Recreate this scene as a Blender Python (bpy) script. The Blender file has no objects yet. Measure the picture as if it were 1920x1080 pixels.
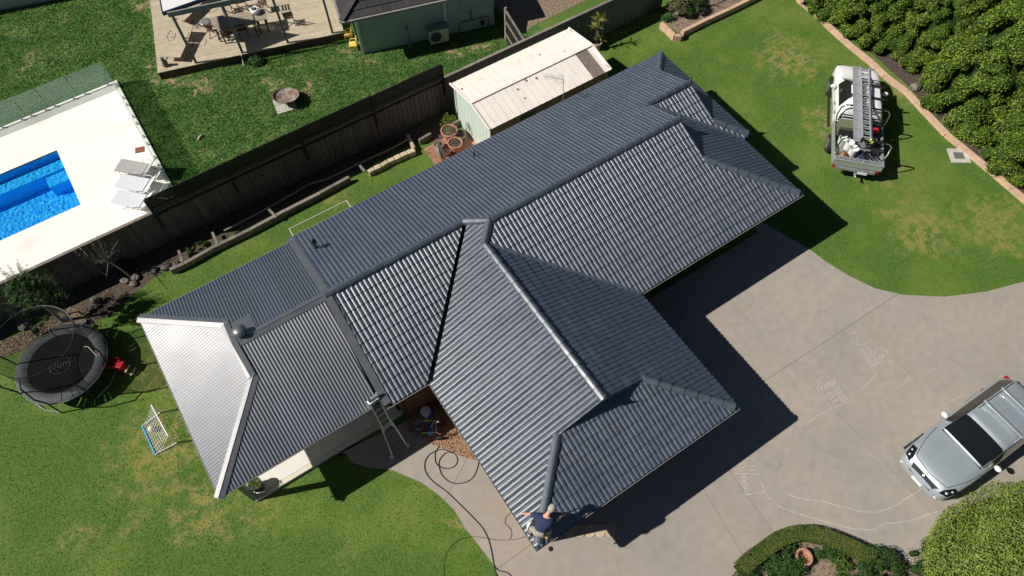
import bpy, bmesh, math, random
import numpy as np
from mathutils import Vector, Matrix
random.seed(7); rng = np.random.default_rng(7)
PI = math.pi
SC = bpy.context.scene
COL = SC.collection

# ------------------------------------------------------------------ camera, sky, sun, exposure
CAMPOS = Vector((4.152, -15.4639, 22.6214))
CAMROT = Matrix(((0.83500061, 0.47938941, -0.27011068), (-0.55021948, 0.72234556, -0.41889786), (-0.00570195, 0.49840012, 0.86692837)))
FPX = 1329.17
cd = bpy.data.cameras.new('camera'); cam = bpy.data.objects.new('camera', cd); COL.objects.link(cam)
cam.matrix_world = Matrix.Translation(CAMPOS) @ CAMROT.to_4x4()
cd.sensor_width = 36; cd.sensor_fit = 'HORIZONTAL'; cd.lens = FPX / 1920 * 36; cd.clip_start = .1; cd.clip_end = 1500
SC.camera = cam
w = bpy.data.worlds.new("World"); SC.world = w; w.use_nodes = True
nt = w.node_tree; bg = nt.nodes['Background']
sky = nt.nodes.new('ShaderNodeTexSky'); sky.sky_type = 'NISHITA'; sky.sun_disc = False
SUNV = Vector((.9886, -.3927, -1)).normalized()
sky.sun_elevation = math.radians(43.2); sky.sun_rotation = math.radians(-68.3); sky.air_density = .45; sky.dust_density = .15
nt.links.new(sky.outputs[0], bg.inputs[0]); bg.inputs[1].default_value = 0.05
sl = bpy.data.lights.new('sun', 'SUN'); sl.energy = 5.0; sl.angle = math.radians(.55); sl.color = (1, .95, .87)
so = bpy.data.objects.new('sun', sl); COL.objects.link(so); so.location = (-20, 10, 30)
so.rotation_euler = (-SUNV).to_track_quat('Z', 'Y').to_euler()
SC.view_settings.view_transform = 'Standard'; SC.view_settings.look = 'None'; SC.view_settings.gamma = 1
SC.view_settings.use_curve_mapping = False; SC.view_settings.exposure = .08

def g(x, y, z=0.0):
    """point of the place at height z that the photograph shows at pixel x, y"""
    d = CAMROT @ Vector(((x - 960) / FPX, (540 - y) / FPX, -1.0))
    return CAMPOS + d * ((z - CAMPOS.z) / d.z)
def g2(x, y, z=0.0):
    p = g(x, y, z); return (p.x, p.y)

# ------------------------------------------------------------------ helpers
def tag(o, label=None, cat=None, group=None, kind=None):
    if label: o['label'] = label
    if cat: o['category'] = cat
    if group: o['group'] = group
    if kind: o['kind'] = kind
    return o
def thing(name, label, cat, loc=(0, 0, 0), rz=0.0, group=None):
    o = bpy.data.objects.new(name, None); COL.objects.link(o)
    o.location = loc; o.rotation_euler = (0, 0, rz); o.empty_display_size = .2
    return tag(o, label, cat, group)
def rootinv(p):
    while p.parent: p = p.parent
    return p.matrix_basis.inverted()
def link(name, me, parent=None, mtx=None, kind=None):
    o = bpy.data.objects.new(name, me); COL.objects.link(o)
    if parent: o.parent = parent
    if mtx is not None: o.matrix_basis = mtx
    if kind: o['kind'] = kind
    return o
def copy_tree(o, parent=None):
    c = o.copy(); COL.objects.link(c); c.parent = parent
    for ch in list(o.children): copy_tree(ch, c)
    return c

class MB:
    def __init__(s): s.v = []; s.f = []; s.mi = []; s.sm = []; s.m = 0; s.X = None; s.s = None
    def add(s, vs, fs):
        b = len(s.v)
        for p in vs:
            p = Vector(p)
            if s.X is not None: p = s.X @ p
            s.v.append(p)
        for k, f in enumerate(fs): s.f.append([b + i for i in f]); s.mi.append(s.m); s.sm.append(s.s is not None and k < s.s)
        return s
    def box(s, c, d, rz=0.0, rx=0.0):
        hx, hy, hz = d[0] / 2, d[1] / 2, d[2] / 2
        R = Matrix.Rotation(rz, 3, 'Z') @ Matrix.Rotation(rx, 3, 'X'); c = Vector(c)
        vs = [c + R @ Vector((x * hx, y * hy, z * hz)) for x in (-1, 1) for y in (-1, 1) for z in (-1, 1)]
        return s.add(vs, [(0, 1, 3, 2), (4, 6, 7, 5), (0, 4, 5, 1), (2, 3, 7, 6), (0, 2, 6, 4), (1, 5, 7, 3)])
    def beam(s, p, q, wd, ht, up=(0, 0, 1)):
        p = Vector(p); q = Vector(q); d = (q - p).normalized(); up = Vector(up)
        sd = d.cross(up)
        if sd.length < 1e-4: sd = d.cross(Vector((1, 0, 0)))
        sd.normalize(); u = sd.cross(d)
        vs = [e + sd * (a * wd / 2) + u * (b * ht / 2) for e in (p, q) for a, b in ((-1, -1), (1, -1), (1, 1), (-1, 1))]
        return s.add(vs, [(3, 2, 1, 0), (4, 5, 6, 7), (0, 1, 5, 4), (1, 2, 6, 5), (2, 3, 7, 6), (3, 0, 4, 7)])
    def prism(s, pts, z0, z1):
        n = len(pts); ar = sum(pts[i][0] * pts[(i + 1) % n][1] - pts[(i + 1) % n][0] * pts[i][1] for i in range(n))
        if ar < 0: pts = pts[::-1]
        vs = [(p[0], p[1], z0) for p in pts] + [(p[0], p[1], z1) for p in pts]
        return s.add(vs, [list(range(n))[::-1], list(range(n, 2 * n))] + [(i, (i + 1) % n, n + (i + 1) % n, n + i) for i in range(n)])
    def sheet(s, pts, z):
        n = len(pts); ar = sum(pts[i][0] * pts[(i + 1) % n][1] - pts[(i + 1) % n][0] * pts[i][1] for i in range(n))
        if ar < 0: pts = pts[::-1]
        return s.add([(p[0], p[1], z) for p in pts], [list(range(n))])
    def tube(s, pts, r, n=6, closed=False):
        pts = [Vector(p) for p in pts]; k = len(pts)
        rs = r if isinstance(r, (list, tuple)) else [r] * k
        vs = []; ref = None
        for i, p in enumerate(pts):
            if closed: t = pts[(i + 1) % k] - pts[i - 1]
            else: t = pts[min(i + 1, k - 1)] - pts[max(i - 1, 0)]
            t.normalize()
            if ref is None:
                ref = t.cross(Vector((0, 0, 1)))
                if ref.length < .1: ref = t.cross(Vector((1, 0, 0)))
            ref = ref - t * ref.dot(t)
            if ref.length < 1e-5: ref = t.orthogonal()
            ref.normalize(); b = t.cross(ref)
            for j in range(n):
                a = 2 * PI * j / n; vs.append(p + (ref * math.cos(a) + b * math.sin(a)) * rs[i])
        fs = []
        for i in range(k if closed else k - 1):
            i2 = (i + 1) % k
            for j in range(n): fs.append((i * n + j, i * n + (j + 1) % n, i2 * n + (j + 1) % n, i2 * n + j))
        if not closed: fs += [list(range(n))[::-1], [(k - 1) * n + j for j in range(n)]]
        return s.add(vs, fs)
    def lathe(s, prof, c=(0, 0, 0), n=16, ax='Z'):
        c = Vector(c); vs = []
        for r, z in prof:
            for j in range(n):
                a = 2 * PI * j / n
                if ax == 'Z': vs.append(c + Vector((r * math.cos(a), r * math.sin(a), z)))
                elif ax == 'Y': vs.append(c + Vector((r * math.cos(a), z, -r * math.sin(a))))
                else: vs.append(c + Vector((z, r * math.cos(a), r * math.sin(a))))
        fs = [(i * n + j, i * n + (j + 1) % n, (i + 1) * n + (j + 1) % n, (i + 1) * n + j) for i in range(len(prof) - 1) for j in range(n)]
        fs += [list(range(n))[::-1], [(len(prof) - 1) * n + j for j in range(n)]]
        return s.add(vs, fs)
    def ball(s, c, r, n=10, m=6):
        if not hasattr(r, '__len__'): r = (r, r, r)
        b = len(s.v); k = len(s.f)
        X = s.X; s.X = None
        s.lathe([(math.sin(PI * (i + .02) / (m + .04)), -math.cos(PI * (i + .02) / (m + .04))) for i in range(m + 1)], (0, 0, 0), n)
        s.X = X
        for i in range(b, len(s.v)):
            p = s.v[i]; p = Vector((p.x * r[0] + c[0], p.y * r[1] + c[1], p.z * r[2] + c[2])); s.v[i] = X @ p if X is not None else p
        return s
    def ribbon(s, pts, wd, z):
        """flat line on the ground"""
        for a, b in zip(pts[:-1], pts[1:]):
            d = Vector((b[0] - a[0], b[1] - a[1])); L = d.length
            if L < 1e-5: continue
            n = Vector((-d.y, d.x)) / L * wd / 2; e = d / L * wd * .3
            s.add([(a[0] - n.x - e.x, a[1] - n.y - e.y, z), (b[0] - n.x + e.x, b[1] - n.y + e.y, z), (b[0] + n.x + e.x, b[1] + n.y + e.y, z), (a[0] + n.x - e.x, a[1] + n.y - e.y, z)], [(0, 1, 2, 3)])
        return s
    def build(s, name, mats, parent=None, world=False, smooth=False, kind=None, bevel=0):
        vs = s.v
        if world and parent is not None:
            I = rootinv(parent); vs = [I @ p for p in vs]
        me = bpy.data.meshes.new(name); me.from_pydata([tuple(p) for p in vs], [], s.f)
        mats = mats if isinstance(mats, (list, tuple)) else [mats]
        for m in mats: me.materials.append(m)
        if len(mats) > 1: me.polygons.foreach_set('material_index', s.mi)
        if any(s.sm): me.polygons.foreach_set('use_smooth', s.sm)
        if smooth: me.polygons.foreach_set('use_smooth', [True] * len(s.f))
        me.update()
        o = link(name, me, parent, kind=kind)
        if bevel:
            b = o.modifiers.new('bevel', 'BEVEL'); b.width = bevel; b.segments = 2; b.limit_method = 'ANGLE'; b.angle_limit = .6
        return o

# ------------------------------------------------------------------ materials
def lin(h):
    h = h.lstrip('#'); c = [int(h[i:i + 2], 16) / 255 for i in (0, 2, 4)]
    return tuple(x / 12.92 if x < .04045 else ((x + .055) / 1.055) ** 2.4 for x in c)
def mat(name, col, rough=.6, var=.12, scale=6, bump=0.0, bscale=None, metal=0, spec=.5, coat=0, rnd=0.0, alt=None, alts=2.0, altr=(.5, .62), coord='pos', stretch=None, detail=4, ior=1.5, rvar=0.0, rscale=2.0):
    m = bpy.data.materials.new(name); m.use_nodes = True; N = m.node_tree.nodes; Lk = m.node_tree.links; b = N['Principled BSDF']
    b.inputs['Roughness'].default_value = rough; b.inputs['Metallic'].default_value = metal
    b.inputs['IOR'].default_value = ior; b.inputs['Specular IOR Level'].default_value = spec; b.inputs['Coat Weight'].default_value = coat; b.inputs['Coat Roughness'].default_value = .05
    if coord == 'pos': src = N.new('ShaderNodeNewGeometry').outputs['Position']
    else: src = N.new('ShaderNodeTexCoord').outputs['Object']
    if stretch:
        mp = N.new('ShaderNodeMapping'); mp.inputs['Rotation'].default_value = (0, 0, stretch[0]); mp.inputs['Scale'].default_value = stretch[1]
        Lk.new(src, mp.inputs[0]); src = mp.outputs[0]
    n1 = N.new('ShaderNodeTexNoise'); n1.inputs['Scale'].default_value = scale; n1.inputs['Detail'].default_value = detail; Lk.new(src, n1.inputs[0])
    r = N.new('ShaderNodeMapRange'); r.inputs['From Min'].default_value = .3; r.inputs['From Max'].default_value = .7
    r.inputs['To Min'].default_value = 1 - var; r.inputs['To Max'].default_value = 1 + var; Lk.new(n1.outputs[0], r.inputs[0])
    base = N.new('ShaderNodeRGB'); base.outputs[0].default_value = (*col, 1); cur = base.outputs[0]
    if alt:
        n2 = N.new('ShaderNodeTexNoise'); n2.inputs['Scale'].default_value = alts; n2.inputs['Detail'].default_value = 5; Lk.new(src, n2.inputs[0])
        r2 = N.new('ShaderNodeMapRange'); r2.inputs['From Min'].default_value = altr[0]; r2.inputs['From Max'].default_value = altr[1]; Lk.new(n2.outputs[0], r2.inputs[0])
        mx = N.new('ShaderNodeMix'); mx.data_type = 'RGBA'; Lk.new(r2.outputs[0], mx.inputs[0]); Lk.new(cur, mx.inputs[6]); mx.inputs[7].default_value = (*alt, 1); cur = mx.outputs[2]
    val = r.outputs[0]
    if rnd:
        oi = N.new('ShaderNodeObjectInfo'); r3 = N.new('ShaderNodeMapRange'); r3.inputs['To Min'].default_value = 1 - rnd; r3.inputs['To Max'].default_value = 1 + rnd
        Lk.new(oi.outputs['Random'], r3.inputs[0]); mm = N.new('ShaderNodeMath'); mm.operation = 'MULTIPLY'; Lk.new(val, mm.inputs[0]); Lk.new(r3.outputs[0], mm.inputs[1]); val = mm.outputs[0]
    vm = N.new('ShaderNodeVectorMath'); vm.operation = 'SCALE'; Lk.new(cur, vm.inputs[0]); Lk.new(val, vm.inputs['Scale'])
    Lk.new(vm.outputs[0], b.inputs['Base Color'])
    if rvar:
        n4 = N.new('ShaderNodeTexNoise'); n4.inputs['Scale'].default_value = rscale; n4.inputs['Detail'].default_value = 6; Lk.new(src, n4.inputs[0])
        r4 = N.new('ShaderNodeMapRange'); r4.inputs['From Min'].default_value = .35; r4.inputs['From Max'].default_value = .65; r4.inputs['To Min'].default_value = rough - rvar; r4.inputs['To Max'].default_value = rough + rvar
        Lk.new(n4.outputs[0], r4.inputs[0]); Lk.new(r4.outputs[0], b.inputs['Roughness'])
    if bump:
        n3 = N.new('ShaderNodeTexNoise'); n3.inputs['Scale'].default_value = bscale or scale * 4; n3.inputs['Detail'].default_value = 3; Lk.new(src, n3.inputs[0])
        bp = N.new('ShaderNodeBump'); bp.inputs['Strength'].default_value = bump; bp.inputs['Distance'].default_value = .02; Lk.new(n3.outputs[0], bp.inputs['Height']); Lk.new(bp.outputs[0], b.inputs['Normal'])
    return m
def leafmat(name, col, col2, scale=1.5, transl=.25):
    """foliage: two leaf tones in clumps, a little light passing through"""
    m = bpy.data.materials.new(name); m.use_nodes = True; N = m.node_tree.nodes; Lk = m.node_tree.links; b = N['Principled BSDF']
    src = N.new('ShaderNodeNewGeometry').outputs['Position']
    n1 = N.new('ShaderNodeTexNoise'); n1.inputs['Scale'].default_value = scale; n1.inputs['Detail'].default_value = 6; n1.inputs['Roughness'].default_value = .7; Lk.new(src, n1.inputs[0])
    r = N.new('ShaderNodeMapRange'); r.inputs['From Min'].default_value = .35; r.inputs['From Max'].default_value = .65; Lk.new(n1.outputs[0], r.inputs[0])
    mx = N.new('ShaderNodeMix'); mx.data_type = 'RGBA'; Lk.new(r.outputs[0], mx.inputs[0]); mx.inputs[6].default_value = (*col, 1); mx.inputs[7].default_value = (*col2, 1)
    oi = N.new('ShaderNodeObjectInfo'); ro = N.new('ShaderNodeMapRange'); ro.inputs['To Min'].default_value = .84; ro.inputs['To Max'].default_value = 1.16; Lk.new(oi.outputs['Random'], ro.inputs[0])
    vs = N.new('ShaderNodeVectorMath'); vs.operation = 'SCALE'; Lk.new(mx.outputs[2], vs.inputs[0]); Lk.new(ro.outputs[0], vs.inputs['Scale'])
    Lk.new(vs.outputs[0], b.inputs['Base Color']); b.inputs['Roughness'].default_value = .55; b.inputs['Specular IOR Level'].default_value = .3
    t = N.new('ShaderNodeBsdfTranslucent'); Lk.new(mx.outputs[2], t.inputs[0]); ms = N.new('ShaderNodeMixShader'); ms.inputs[0].default_value = transl
    Lk.new(b.outputs[0], ms.inputs[1]); Lk.new(t.outputs[0], ms.inputs[2]); Lk.new(ms.outputs[0], N['Material Output'].inputs[0])
    return m
def seethrough(name, col, alpha, rough=.1, spec=.5, fres=False):
    m = bpy.data.materials.new(name); m.use_nodes = True; N = m.node_tree.nodes; Lk = m.node_tree.links; b = N['Principled BSDF']
    b.inputs['Base Color'].default_value = (*col, 1); b.inputs['Roughness'].default_value = rough; b.inputs['Specular IOR Level'].default_value = spec
    t = N.new('ShaderNodeBsdfTransparent'); ms = N.new('ShaderNodeMixShader'); ms.inputs[0].default_value = alpha
    if fres: t.inputs[0].default_value = (*fres, 1)
    Lk.new(t.outputs[0], ms.inputs[1]); Lk.new(b.outputs[0], ms.inputs[2]); Lk.new(ms.outputs[0], N['Material Output'].inputs[0])
    return m

M = {}
M['tile'] = mat('glazed_slate_tile', (.054, .071, .104), .41, .24, 9, .18, 60, rnd=.14, spec=1, ior=1.72, rvar=.05, rscale=1.6)
M['cap'] = mat('ridge_cap_coating', (.072, .090, .118), .42, .14, 5, .15, 50, rnd=.10, spec=1, ior=1.6, rvar=.05)
M['underlay'] = mat('roof_underlay', (.012, .012, .013), .9)
M['sheet'] = mat('corrugated_steel', (.042, .056, .080), .40, .10, 3, rnd=.16, spec=1, ior=1.84, rvar=.02, rscale=1.2)
M['flash'] = mat('steel_flashing', (.09, .098, .11), .42, .10, 3, .1, 8, spec=1, ior=1.75, rvar=.05)
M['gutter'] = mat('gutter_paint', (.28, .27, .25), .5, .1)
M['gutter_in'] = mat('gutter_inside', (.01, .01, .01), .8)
M['brick'] = mat('clay_brick', (.16, .07, .045), .85, .2, 14, rnd=.15)
M['mortar'] = mat('mortar', (.25, .22, .19), .95)
M['gable'] = mat('gable_board', (.05, .055, .06), .6)
M['concrete'] = mat('driveway_concrete', (.355, .31, .265), .85, .07, 3.5, .2, 30, alt=(.30, .275, .24), alts=.38, altr=(.38, .68), rnd=.04, detail=9)
def stains(m):
    N = m.node_tree.nodes; Lk = m.node_tree.links; b = N['Principled BSDF']; cur = b.inputs['Base Color'].links[0].from_socket; pos = N.new('ShaderNodeNewGeometry').outputs['Position']
    for sc, lo, hi, col, amt, det, dist in ((.55, .56, .70, (.37, .27, .20), .5, 5, 1.2), (.9, .57, .68, (.26, .25, .215), .55, 6, 2.0), (4.5, .68, .76, (.15, .13, .11), .4, 3, 0)):
        n = N.new('ShaderNodeTexNoise'); n.inputs['Scale'].default_value = sc; n.inputs['Detail'].default_value = det; n.inputs['Distortion'].default_value = dist; n.inputs['Roughness'].default_value = .65; Lk.new(pos, n.inputs[0])
        r = N.new('ShaderNodeMapRange'); r.inputs['From Min'].default_value = lo; r.inputs['From Max'].default_value = hi; r.inputs['To Max'].default_value = amt; Lk.new(n.outputs[0], r.inputs[0])
        mx = N.new('ShaderNodeMix'); mx.data_type = 'RGBA'; Lk.new(r.outputs[0], mx.inputs[0]); Lk.new(cur, mx.inputs[6]); mx.inputs[7].default_value = (*col, 1); cur = mx.outputs[2]
    Lk.new(cur, b.inputs['Base Color'])
stains(M['concrete'])
M['joint'] = mat('joint_gap', (.12, .10, .085), .95)
M['slabtile'] = mat('verandah_slab', (.72, .69, .64), .6, .03, 2)
M['pooldeck'] = mat('pale_pool_paving', (.90, .87, .82), .8, .04, .6, alt=(.80, .75, .68), alts=.5, altr=(.58, .72))
M['coping'] = mat('white_coping', (.85, .84, .80), .6, .03)
M['chips'] = mat('orange_chip', (.42, .20, .10), .9, .4, 40, rnd=.2)
M['chips2'] = mat('pale_chip', (.42, .26, .16), .9, .45, 60)
M['soil'] = mat('garden_soil', (.075, .055, .04), .95, .35, 12, .6, 30, alt=(.16, .13, .10), alts=8, altr=(.55, .7))
M['mulch'] = mat('dry_mulch', (.26, .19, .13), .95, .35, 14, .6, 40, alt=(.12, .09, .065), alts=9, altr=(.5, .65))
M['timber'] = mat('weathered_timber', (.22, .195, .165), .85, .25, 5, .2, 40, rnd=.16)
M['paling'] = mat('old_paling', (.135, .12, .105), .88, .22, 7, .3, 40, rnd=.2)
M['paling_g'] = mat('green_grey_paling', (.17, .175, .15), .88, .15, 7, .2, 40, rnd=.15)
M['deckb'] = mat('deck_board', (.50, .42, .30), .75, .1, 4, .15, 30, rnd=.09)
M['lattice'] = mat('black_lattice', (.012, .012, .014), .7)
M['greenwall'] = mat('pale_green_render', (.42, .50, .43), .75, .06, 2)
M['dullwall'] = mat('grey_green_render', (.40, .42, .36), .8, .08, 2)
M['ntile'] = mat('brown_black_tile', (.04, .036, .038), .6, .2, 8, .2, 40, rnd=.15)
M['shedroof'] = mat('cream_shed_steel', (.88, .82, .74), .5, .04, 2, rnd=.02, alt=(.70, .63, .55), alts=1.4, altr=(.62, .78))
M['shedwall'] = mat('mint_shed_steel', (.56, .66, .58), .5, .04, 2)
M['shedside'] = mat('beige_shed_steel', (.40, .36, .31), .5, .05, 2)  # darker beige for the long walls and far end of the shed
M['skylight'] = mat('brown_fibreglass', (.22, .18, .15), .6, .25, 6)
M['terracotta'] = mat('terracotta', (.50, .24, .16), .8, .1, 8)
M['kerb'] = mat('pink_concrete_edge', (.58, .38, .27), .9, .12, 5, .2, 50, rnd=.07)
M['stone'] = mat('sandstone_block', (.52, .43, .30), .9, .15, 6, .3, 30, rnd=.12)
M['rock'] = mat('grey_rock', (.17, .15, .13), .9, .3, 5, .5, 20, rnd=.25)
M['white'] = mat('white_paint', (.80, .80, .79), .35, .02, spec=.5)
M['carwhite'] = mat('white_car_paint', (.83, .83, .82), .3, .01, spec=.5, coat=.5)
M['carsilver'] = mat('silver_car_paint', (.54, .61, .65), .36, .02, 2, metal=.6, coat=.5)
M['glass'] = mat('dark_car_glass', (.008, .010, .012), .06, .02, spec=.6)
M['black'] = mat('black_plastic', (.015, .015, .016), .5, .1)
M['rubber'] = mat('tyre_rubber', (.018, .018, .018), .8, .1)
M['alloy'] = mat('alloy_metal', (.45, .46, .47), .35, .05, metal=.8)
M['alu'] = mat('bright_aluminium', (.62, .64, .66), .35, .08, 9, metal=.6)
M['chrome'] = mat('chrome', (.7, .7, .7), .12, .02, metal=1)
M['steel'] = mat('dull_steel', (.30, .31, .31), .45, .15, 5, metal=.4)
M['red'] = mat('red_plastic', (.60, .015, .02), .45, .05)
M['redlamp'] = mat('red_lamp', (.35, .01, .01), .2, .02)
M['blue'] = mat('blue_plastic', (.02, .08, .35), .35, .05)
M['lightblue'] = mat('light_blue_plastic', (.08, .42, .68), .4, .05)
M['navy'] = mat('navy_shirt', (.018, .028, .085), .85, .15, 8, .4, 14)
M['skin'] = mat('skin', (.62, .33, .24), .55, .06)
M['hair'] = mat('grey_hair', (.42, .38, .33), .8, .3, 30, .6, 60)
M['cloth'] = mat('grey_beige_cloth', (.34, .30, .26), .9, .12, 6, .3, 20)
M['whitecloth'] = mat('white_cloth', (.75, .74, .72), .9, .05)
M['yellow'] = mat('yellow_plastic', (.78, .55, .12), .5, .08)
M['lime'] = mat('lime_yellow', (.7, .8, .1), .5, .05)
M['rust'] = mat('rusty_steel', (.22, .13, .10), .75, .25, 6, .3, 30, alt=(.36, .31, .27), alts=3, altr=(.4, .6), coord='obj')
M['rustout'] = mat('black_steel', (.02, .018, .018), .7)
M['poolshell'] = mat('blue_pool_shell', (.03, .42, .90), .5, .14, 9, alt=(.10, .64, .98), alts=7, altr=(.48, .60))  # pale mottling is painted caustic light, mixed into the blue shell colour
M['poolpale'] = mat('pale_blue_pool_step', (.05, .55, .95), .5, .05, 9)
M['wicker'] = mat('sling_fabric_grey', (.42, .41, .40), .85, .08, 30, rnd=.05)
M['sling'] = mat('pale_sling_fabric', (.70, .71, .75), .85, .04, 20)
M['teak'] = mat('grey_teak', (.34, .28, .22), .8, .15, 6, rnd=.12)
M['darkwood'] = mat('dark_wood', (.09, .05, .035), .7, .2, 8, rnd=.1)
M['pergola'] = mat('grey_green_beam', (.22, .24, .22), .7, .1, 5)
M['cream'] = mat('cream_paint', (.66, .62, .50), .7, .05)
M['chalk'] = seethrough('chalk', (.80, .78, .72), .5, .9, .1)
M['chalk_f'] = seethrough('faded_chalk', (.80, .78, .72), .22, .9, .1)
M['net'] = seethrough('safety_net', (.05, .055, .05), .38, .9, .1)
M['tarp'] = mat('trampoline_mat', (.008, .009, .011), .9, .15, 8, spec=.15)
M['pad'] = mat('grey_pad', (.05, .056, .062), .7, .2, 8, .3, 20, rnd=.1)
M['bluedge'] = mat('blue_fascia', (.03, .05, .16), .5)
M['olive'] = mat('olive_box', (.15, .17, .10), .6, .1)
M['brownpaint'] = mat('brown_red_paint', (.25, .08, .05), .7, .1)
M['orange'] = mat('orange_brown_leather', (.35, .14, .07), .8, .2, 10)
M['poolglass'] = seethrough('pool_fence_glass', (.50, .66, .54), .27, .05, .5, fres=(.93, .97, .94))
M['clearroof'] = seethrough('clear_roof_sheet', (.7, .72, .7), .25, .3)
M['bark'] = mat('grey_bark', (.20, .17, .14), .9, .2, 12)
M['paver'] = mat('pale_paver', (.50, .49, .42), .9, .12, 6, rnd=.08)
M['dark'] = mat('dark_recess', (.006, .006, .006), .9)
def chalk_noise(m, lo, hi):
    N = m.node_tree.nodes; Lk = m.node_tree.links; ms = [n for n in N if n.type == 'MIX_SHADER'][0]
    n = N.new('ShaderNodeTexNoise'); n.inputs['Scale'].default_value = 22; n.inputs['Detail'].default_value = 4
    Lk.new(N.new('ShaderNodeNewGeometry').outputs['Position'], n.inputs[0])
    r = N.new('ShaderNodeMapRange'); r.inputs['From Min'].default_value = .35; r.inputs['From Max'].default_value = .62; r.inputs['To Min'].default_value = lo; r.inputs['To Max'].default_value = hi
    Lk.new(n.outputs[0], r.inputs[0]); Lk.new(r.outputs[0], ms.inputs[0])
chalk_noise(M['chalk'], .06, .58); chalk_noise(M['chalk_f'], .0, .26)
def watermat():
    m = bpy.data.materials.new('pool_water'); m.use_nodes = True; N = m.node_tree.nodes; Lk = m.node_tree.links; N.remove(N['Principled BSDF'])
    t = N.new('ShaderNodeBsdfTransparent'); t.inputs[0].default_value = (.62, .93, 1, 1)
    gl = N.new('ShaderNodeBsdfGlossy'); gl.inputs['Roughness'].default_value = .04
    fr = N.new('ShaderNodeFresnel'); fr.inputs[0].default_value = 1.33
    n = N.new('ShaderNodeTexNoise'); n.inputs['Scale'].default_value = 7; n.inputs['Detail'].default_value = 4; Lk.new(N.new('ShaderNodeNewGeometry').outputs['Position'], n.inputs[0])
    bp = N.new('ShaderNodeBump'); bp.inputs['Strength'].default_value = .5; bp.inputs['Distance'].default_value = .03; Lk.new(n.outputs[0], bp.inputs['Height'])
    Lk.new(bp.outputs[0], gl.inputs['Normal']); Lk.new(bp.outputs[0], fr.inputs['Normal'])
    ms = N.new('ShaderNodeMixShader'); Lk.new(fr.outputs[0], ms.inputs[0]); Lk.new(t.outputs[0], ms.inputs[1]); Lk.new(gl.outputs[0], ms.inputs[2]); Lk.new(ms.outputs[0], N['Material Output'].inputs[0])
    return m
M['water'] = watermat()

def lawnmat(name, cols, patches, pcol, big=.35, fine=14, dry=None):
    """grass ground: deep/mid green clumps, yellowed areas by slow noise, bare patches at given spots (x, y, r)"""
    m = bpy.data.materials.new(name); m.use_nodes = True; N = m.node_tree.nodes; Lk = m.node_tree.links; b = N['Principled BSDF']
    pos = N.new('ShaderNodeNewGeometry').outputs['Position']
    def noise(s, d=6, ro=.6):
        n = N.new('ShaderNodeTexNoise'); n.inputs['Scale'].default_value = s; n.inputs['Detail'].default_value = d; n.inputs['Roughness'].default_value = ro; Lk.new(pos, n.inputs[0]); return n.outputs[0]
    def rng_(x, a, c):
        r = N.new('ShaderNodeMapRange'); r.inputs['From Min'].default_value = a; r.inputs['From Max'].default_value = c; Lk.new(x, r.inputs[0]); return r.outputs[0]
    def mix(f, a, c):
        mx = N.new('ShaderNodeMix'); mx.data_type = 'RGBA'; Lk.new(f, mx.inputs[0])
        for i, v in ((6, a), (7, c)):
            if isinstance(v, tuple): mx.inputs[i].default_value = (*v, 1)
            else: Lk.new(v, mx.inputs[i])
        return mx.outputs[2]
    c = mix(rng_(noise(fine), .35, .65), cols[0], cols[1])
    c = mix(rng_(noise(big, 5, .65), .45, .62), c, cols[2])
    c = mix(rng_(noise(3.5, 5, .7), .5, .75), c, cols[1])
    if patches:
        tot = None
        dn = N.new('ShaderNodeTexNoise'); dn.inputs['Scale'].default_value = 1.6; dn.inputs['Detail'].default_value = 4; Lk.new(pos, dn.inputs[0])
        v1 = N.new('ShaderNodeVectorMath'); v1.operation = 'SUBTRACT'; Lk.new(dn.outputs['Color'], v1.inputs[0]); v1.inputs[1].default_value = (.5, .5, .5)
        v2 = N.new('ShaderNodeVectorMath'); v2.operation = 'MULTIPLY'; Lk.new(v1.outputs[0], v2.inputs[0]); v2.inputs[1].default_value = (3.2, 2.2, 0)
        v3 = N.new('ShaderNodeVectorMath'); v3.operation = 'ADD'; Lk.new(pos, v3.inputs[0]); Lk.new(v2.outputs[0], v3.inputs[1]); wpos = v3.outputs[0]
        for (x, y, r, s) in patches:
            vd = N.new('ShaderNodeVectorMath'); vd.operation = 'DISTANCE'; Lk.new(wpos, vd.inputs[0]); vd.inputs[1].default_value = (x, y, 0)
            rr = N.new('ShaderNodeMapRange'); rr.inputs['From Min'].default_value = r; rr.inputs['From Max'].default_value = 0; rr.inputs['To Max'].default_value = s; Lk.new(vd.outputs['Value'], rr.inputs[0])
            if tot is None: tot = rr.outputs[0]
            else:
                mm = N.new('ShaderNodeMath'); mm.operation = 'MAXIMUM'; Lk.new(tot, mm.inputs[0]); Lk.new(rr.outputs[0], mm.inputs[1]); tot = mm.outputs[0]
        ad = N.new('ShaderNodeMath'); ad.operation = 'MULTIPLY'; Lk.new(tot, ad.inputs[0]); Lk.new(rng_(noise(2.6, 7, .75), .38, .58), ad.inputs[1])
        c = mix(rng_(ad.outputs[0], .15, .5), c, pcol)
    Lk.new(c, b.inputs['Base Color']); b.inputs['Roughness'].default_value = .9; b.inputs['Specular IOR Level'].default_value = .15
    bp = N.new('ShaderNodeBump'); bp.inputs['Strength'].default_value = .7; bp.inputs['Distance'].default_value = .04; Lk.new(noise(18, 4), bp.inputs['Height']); Lk.new(bp.outputs[0], b.inputs['Normal'])
    return m
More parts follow.
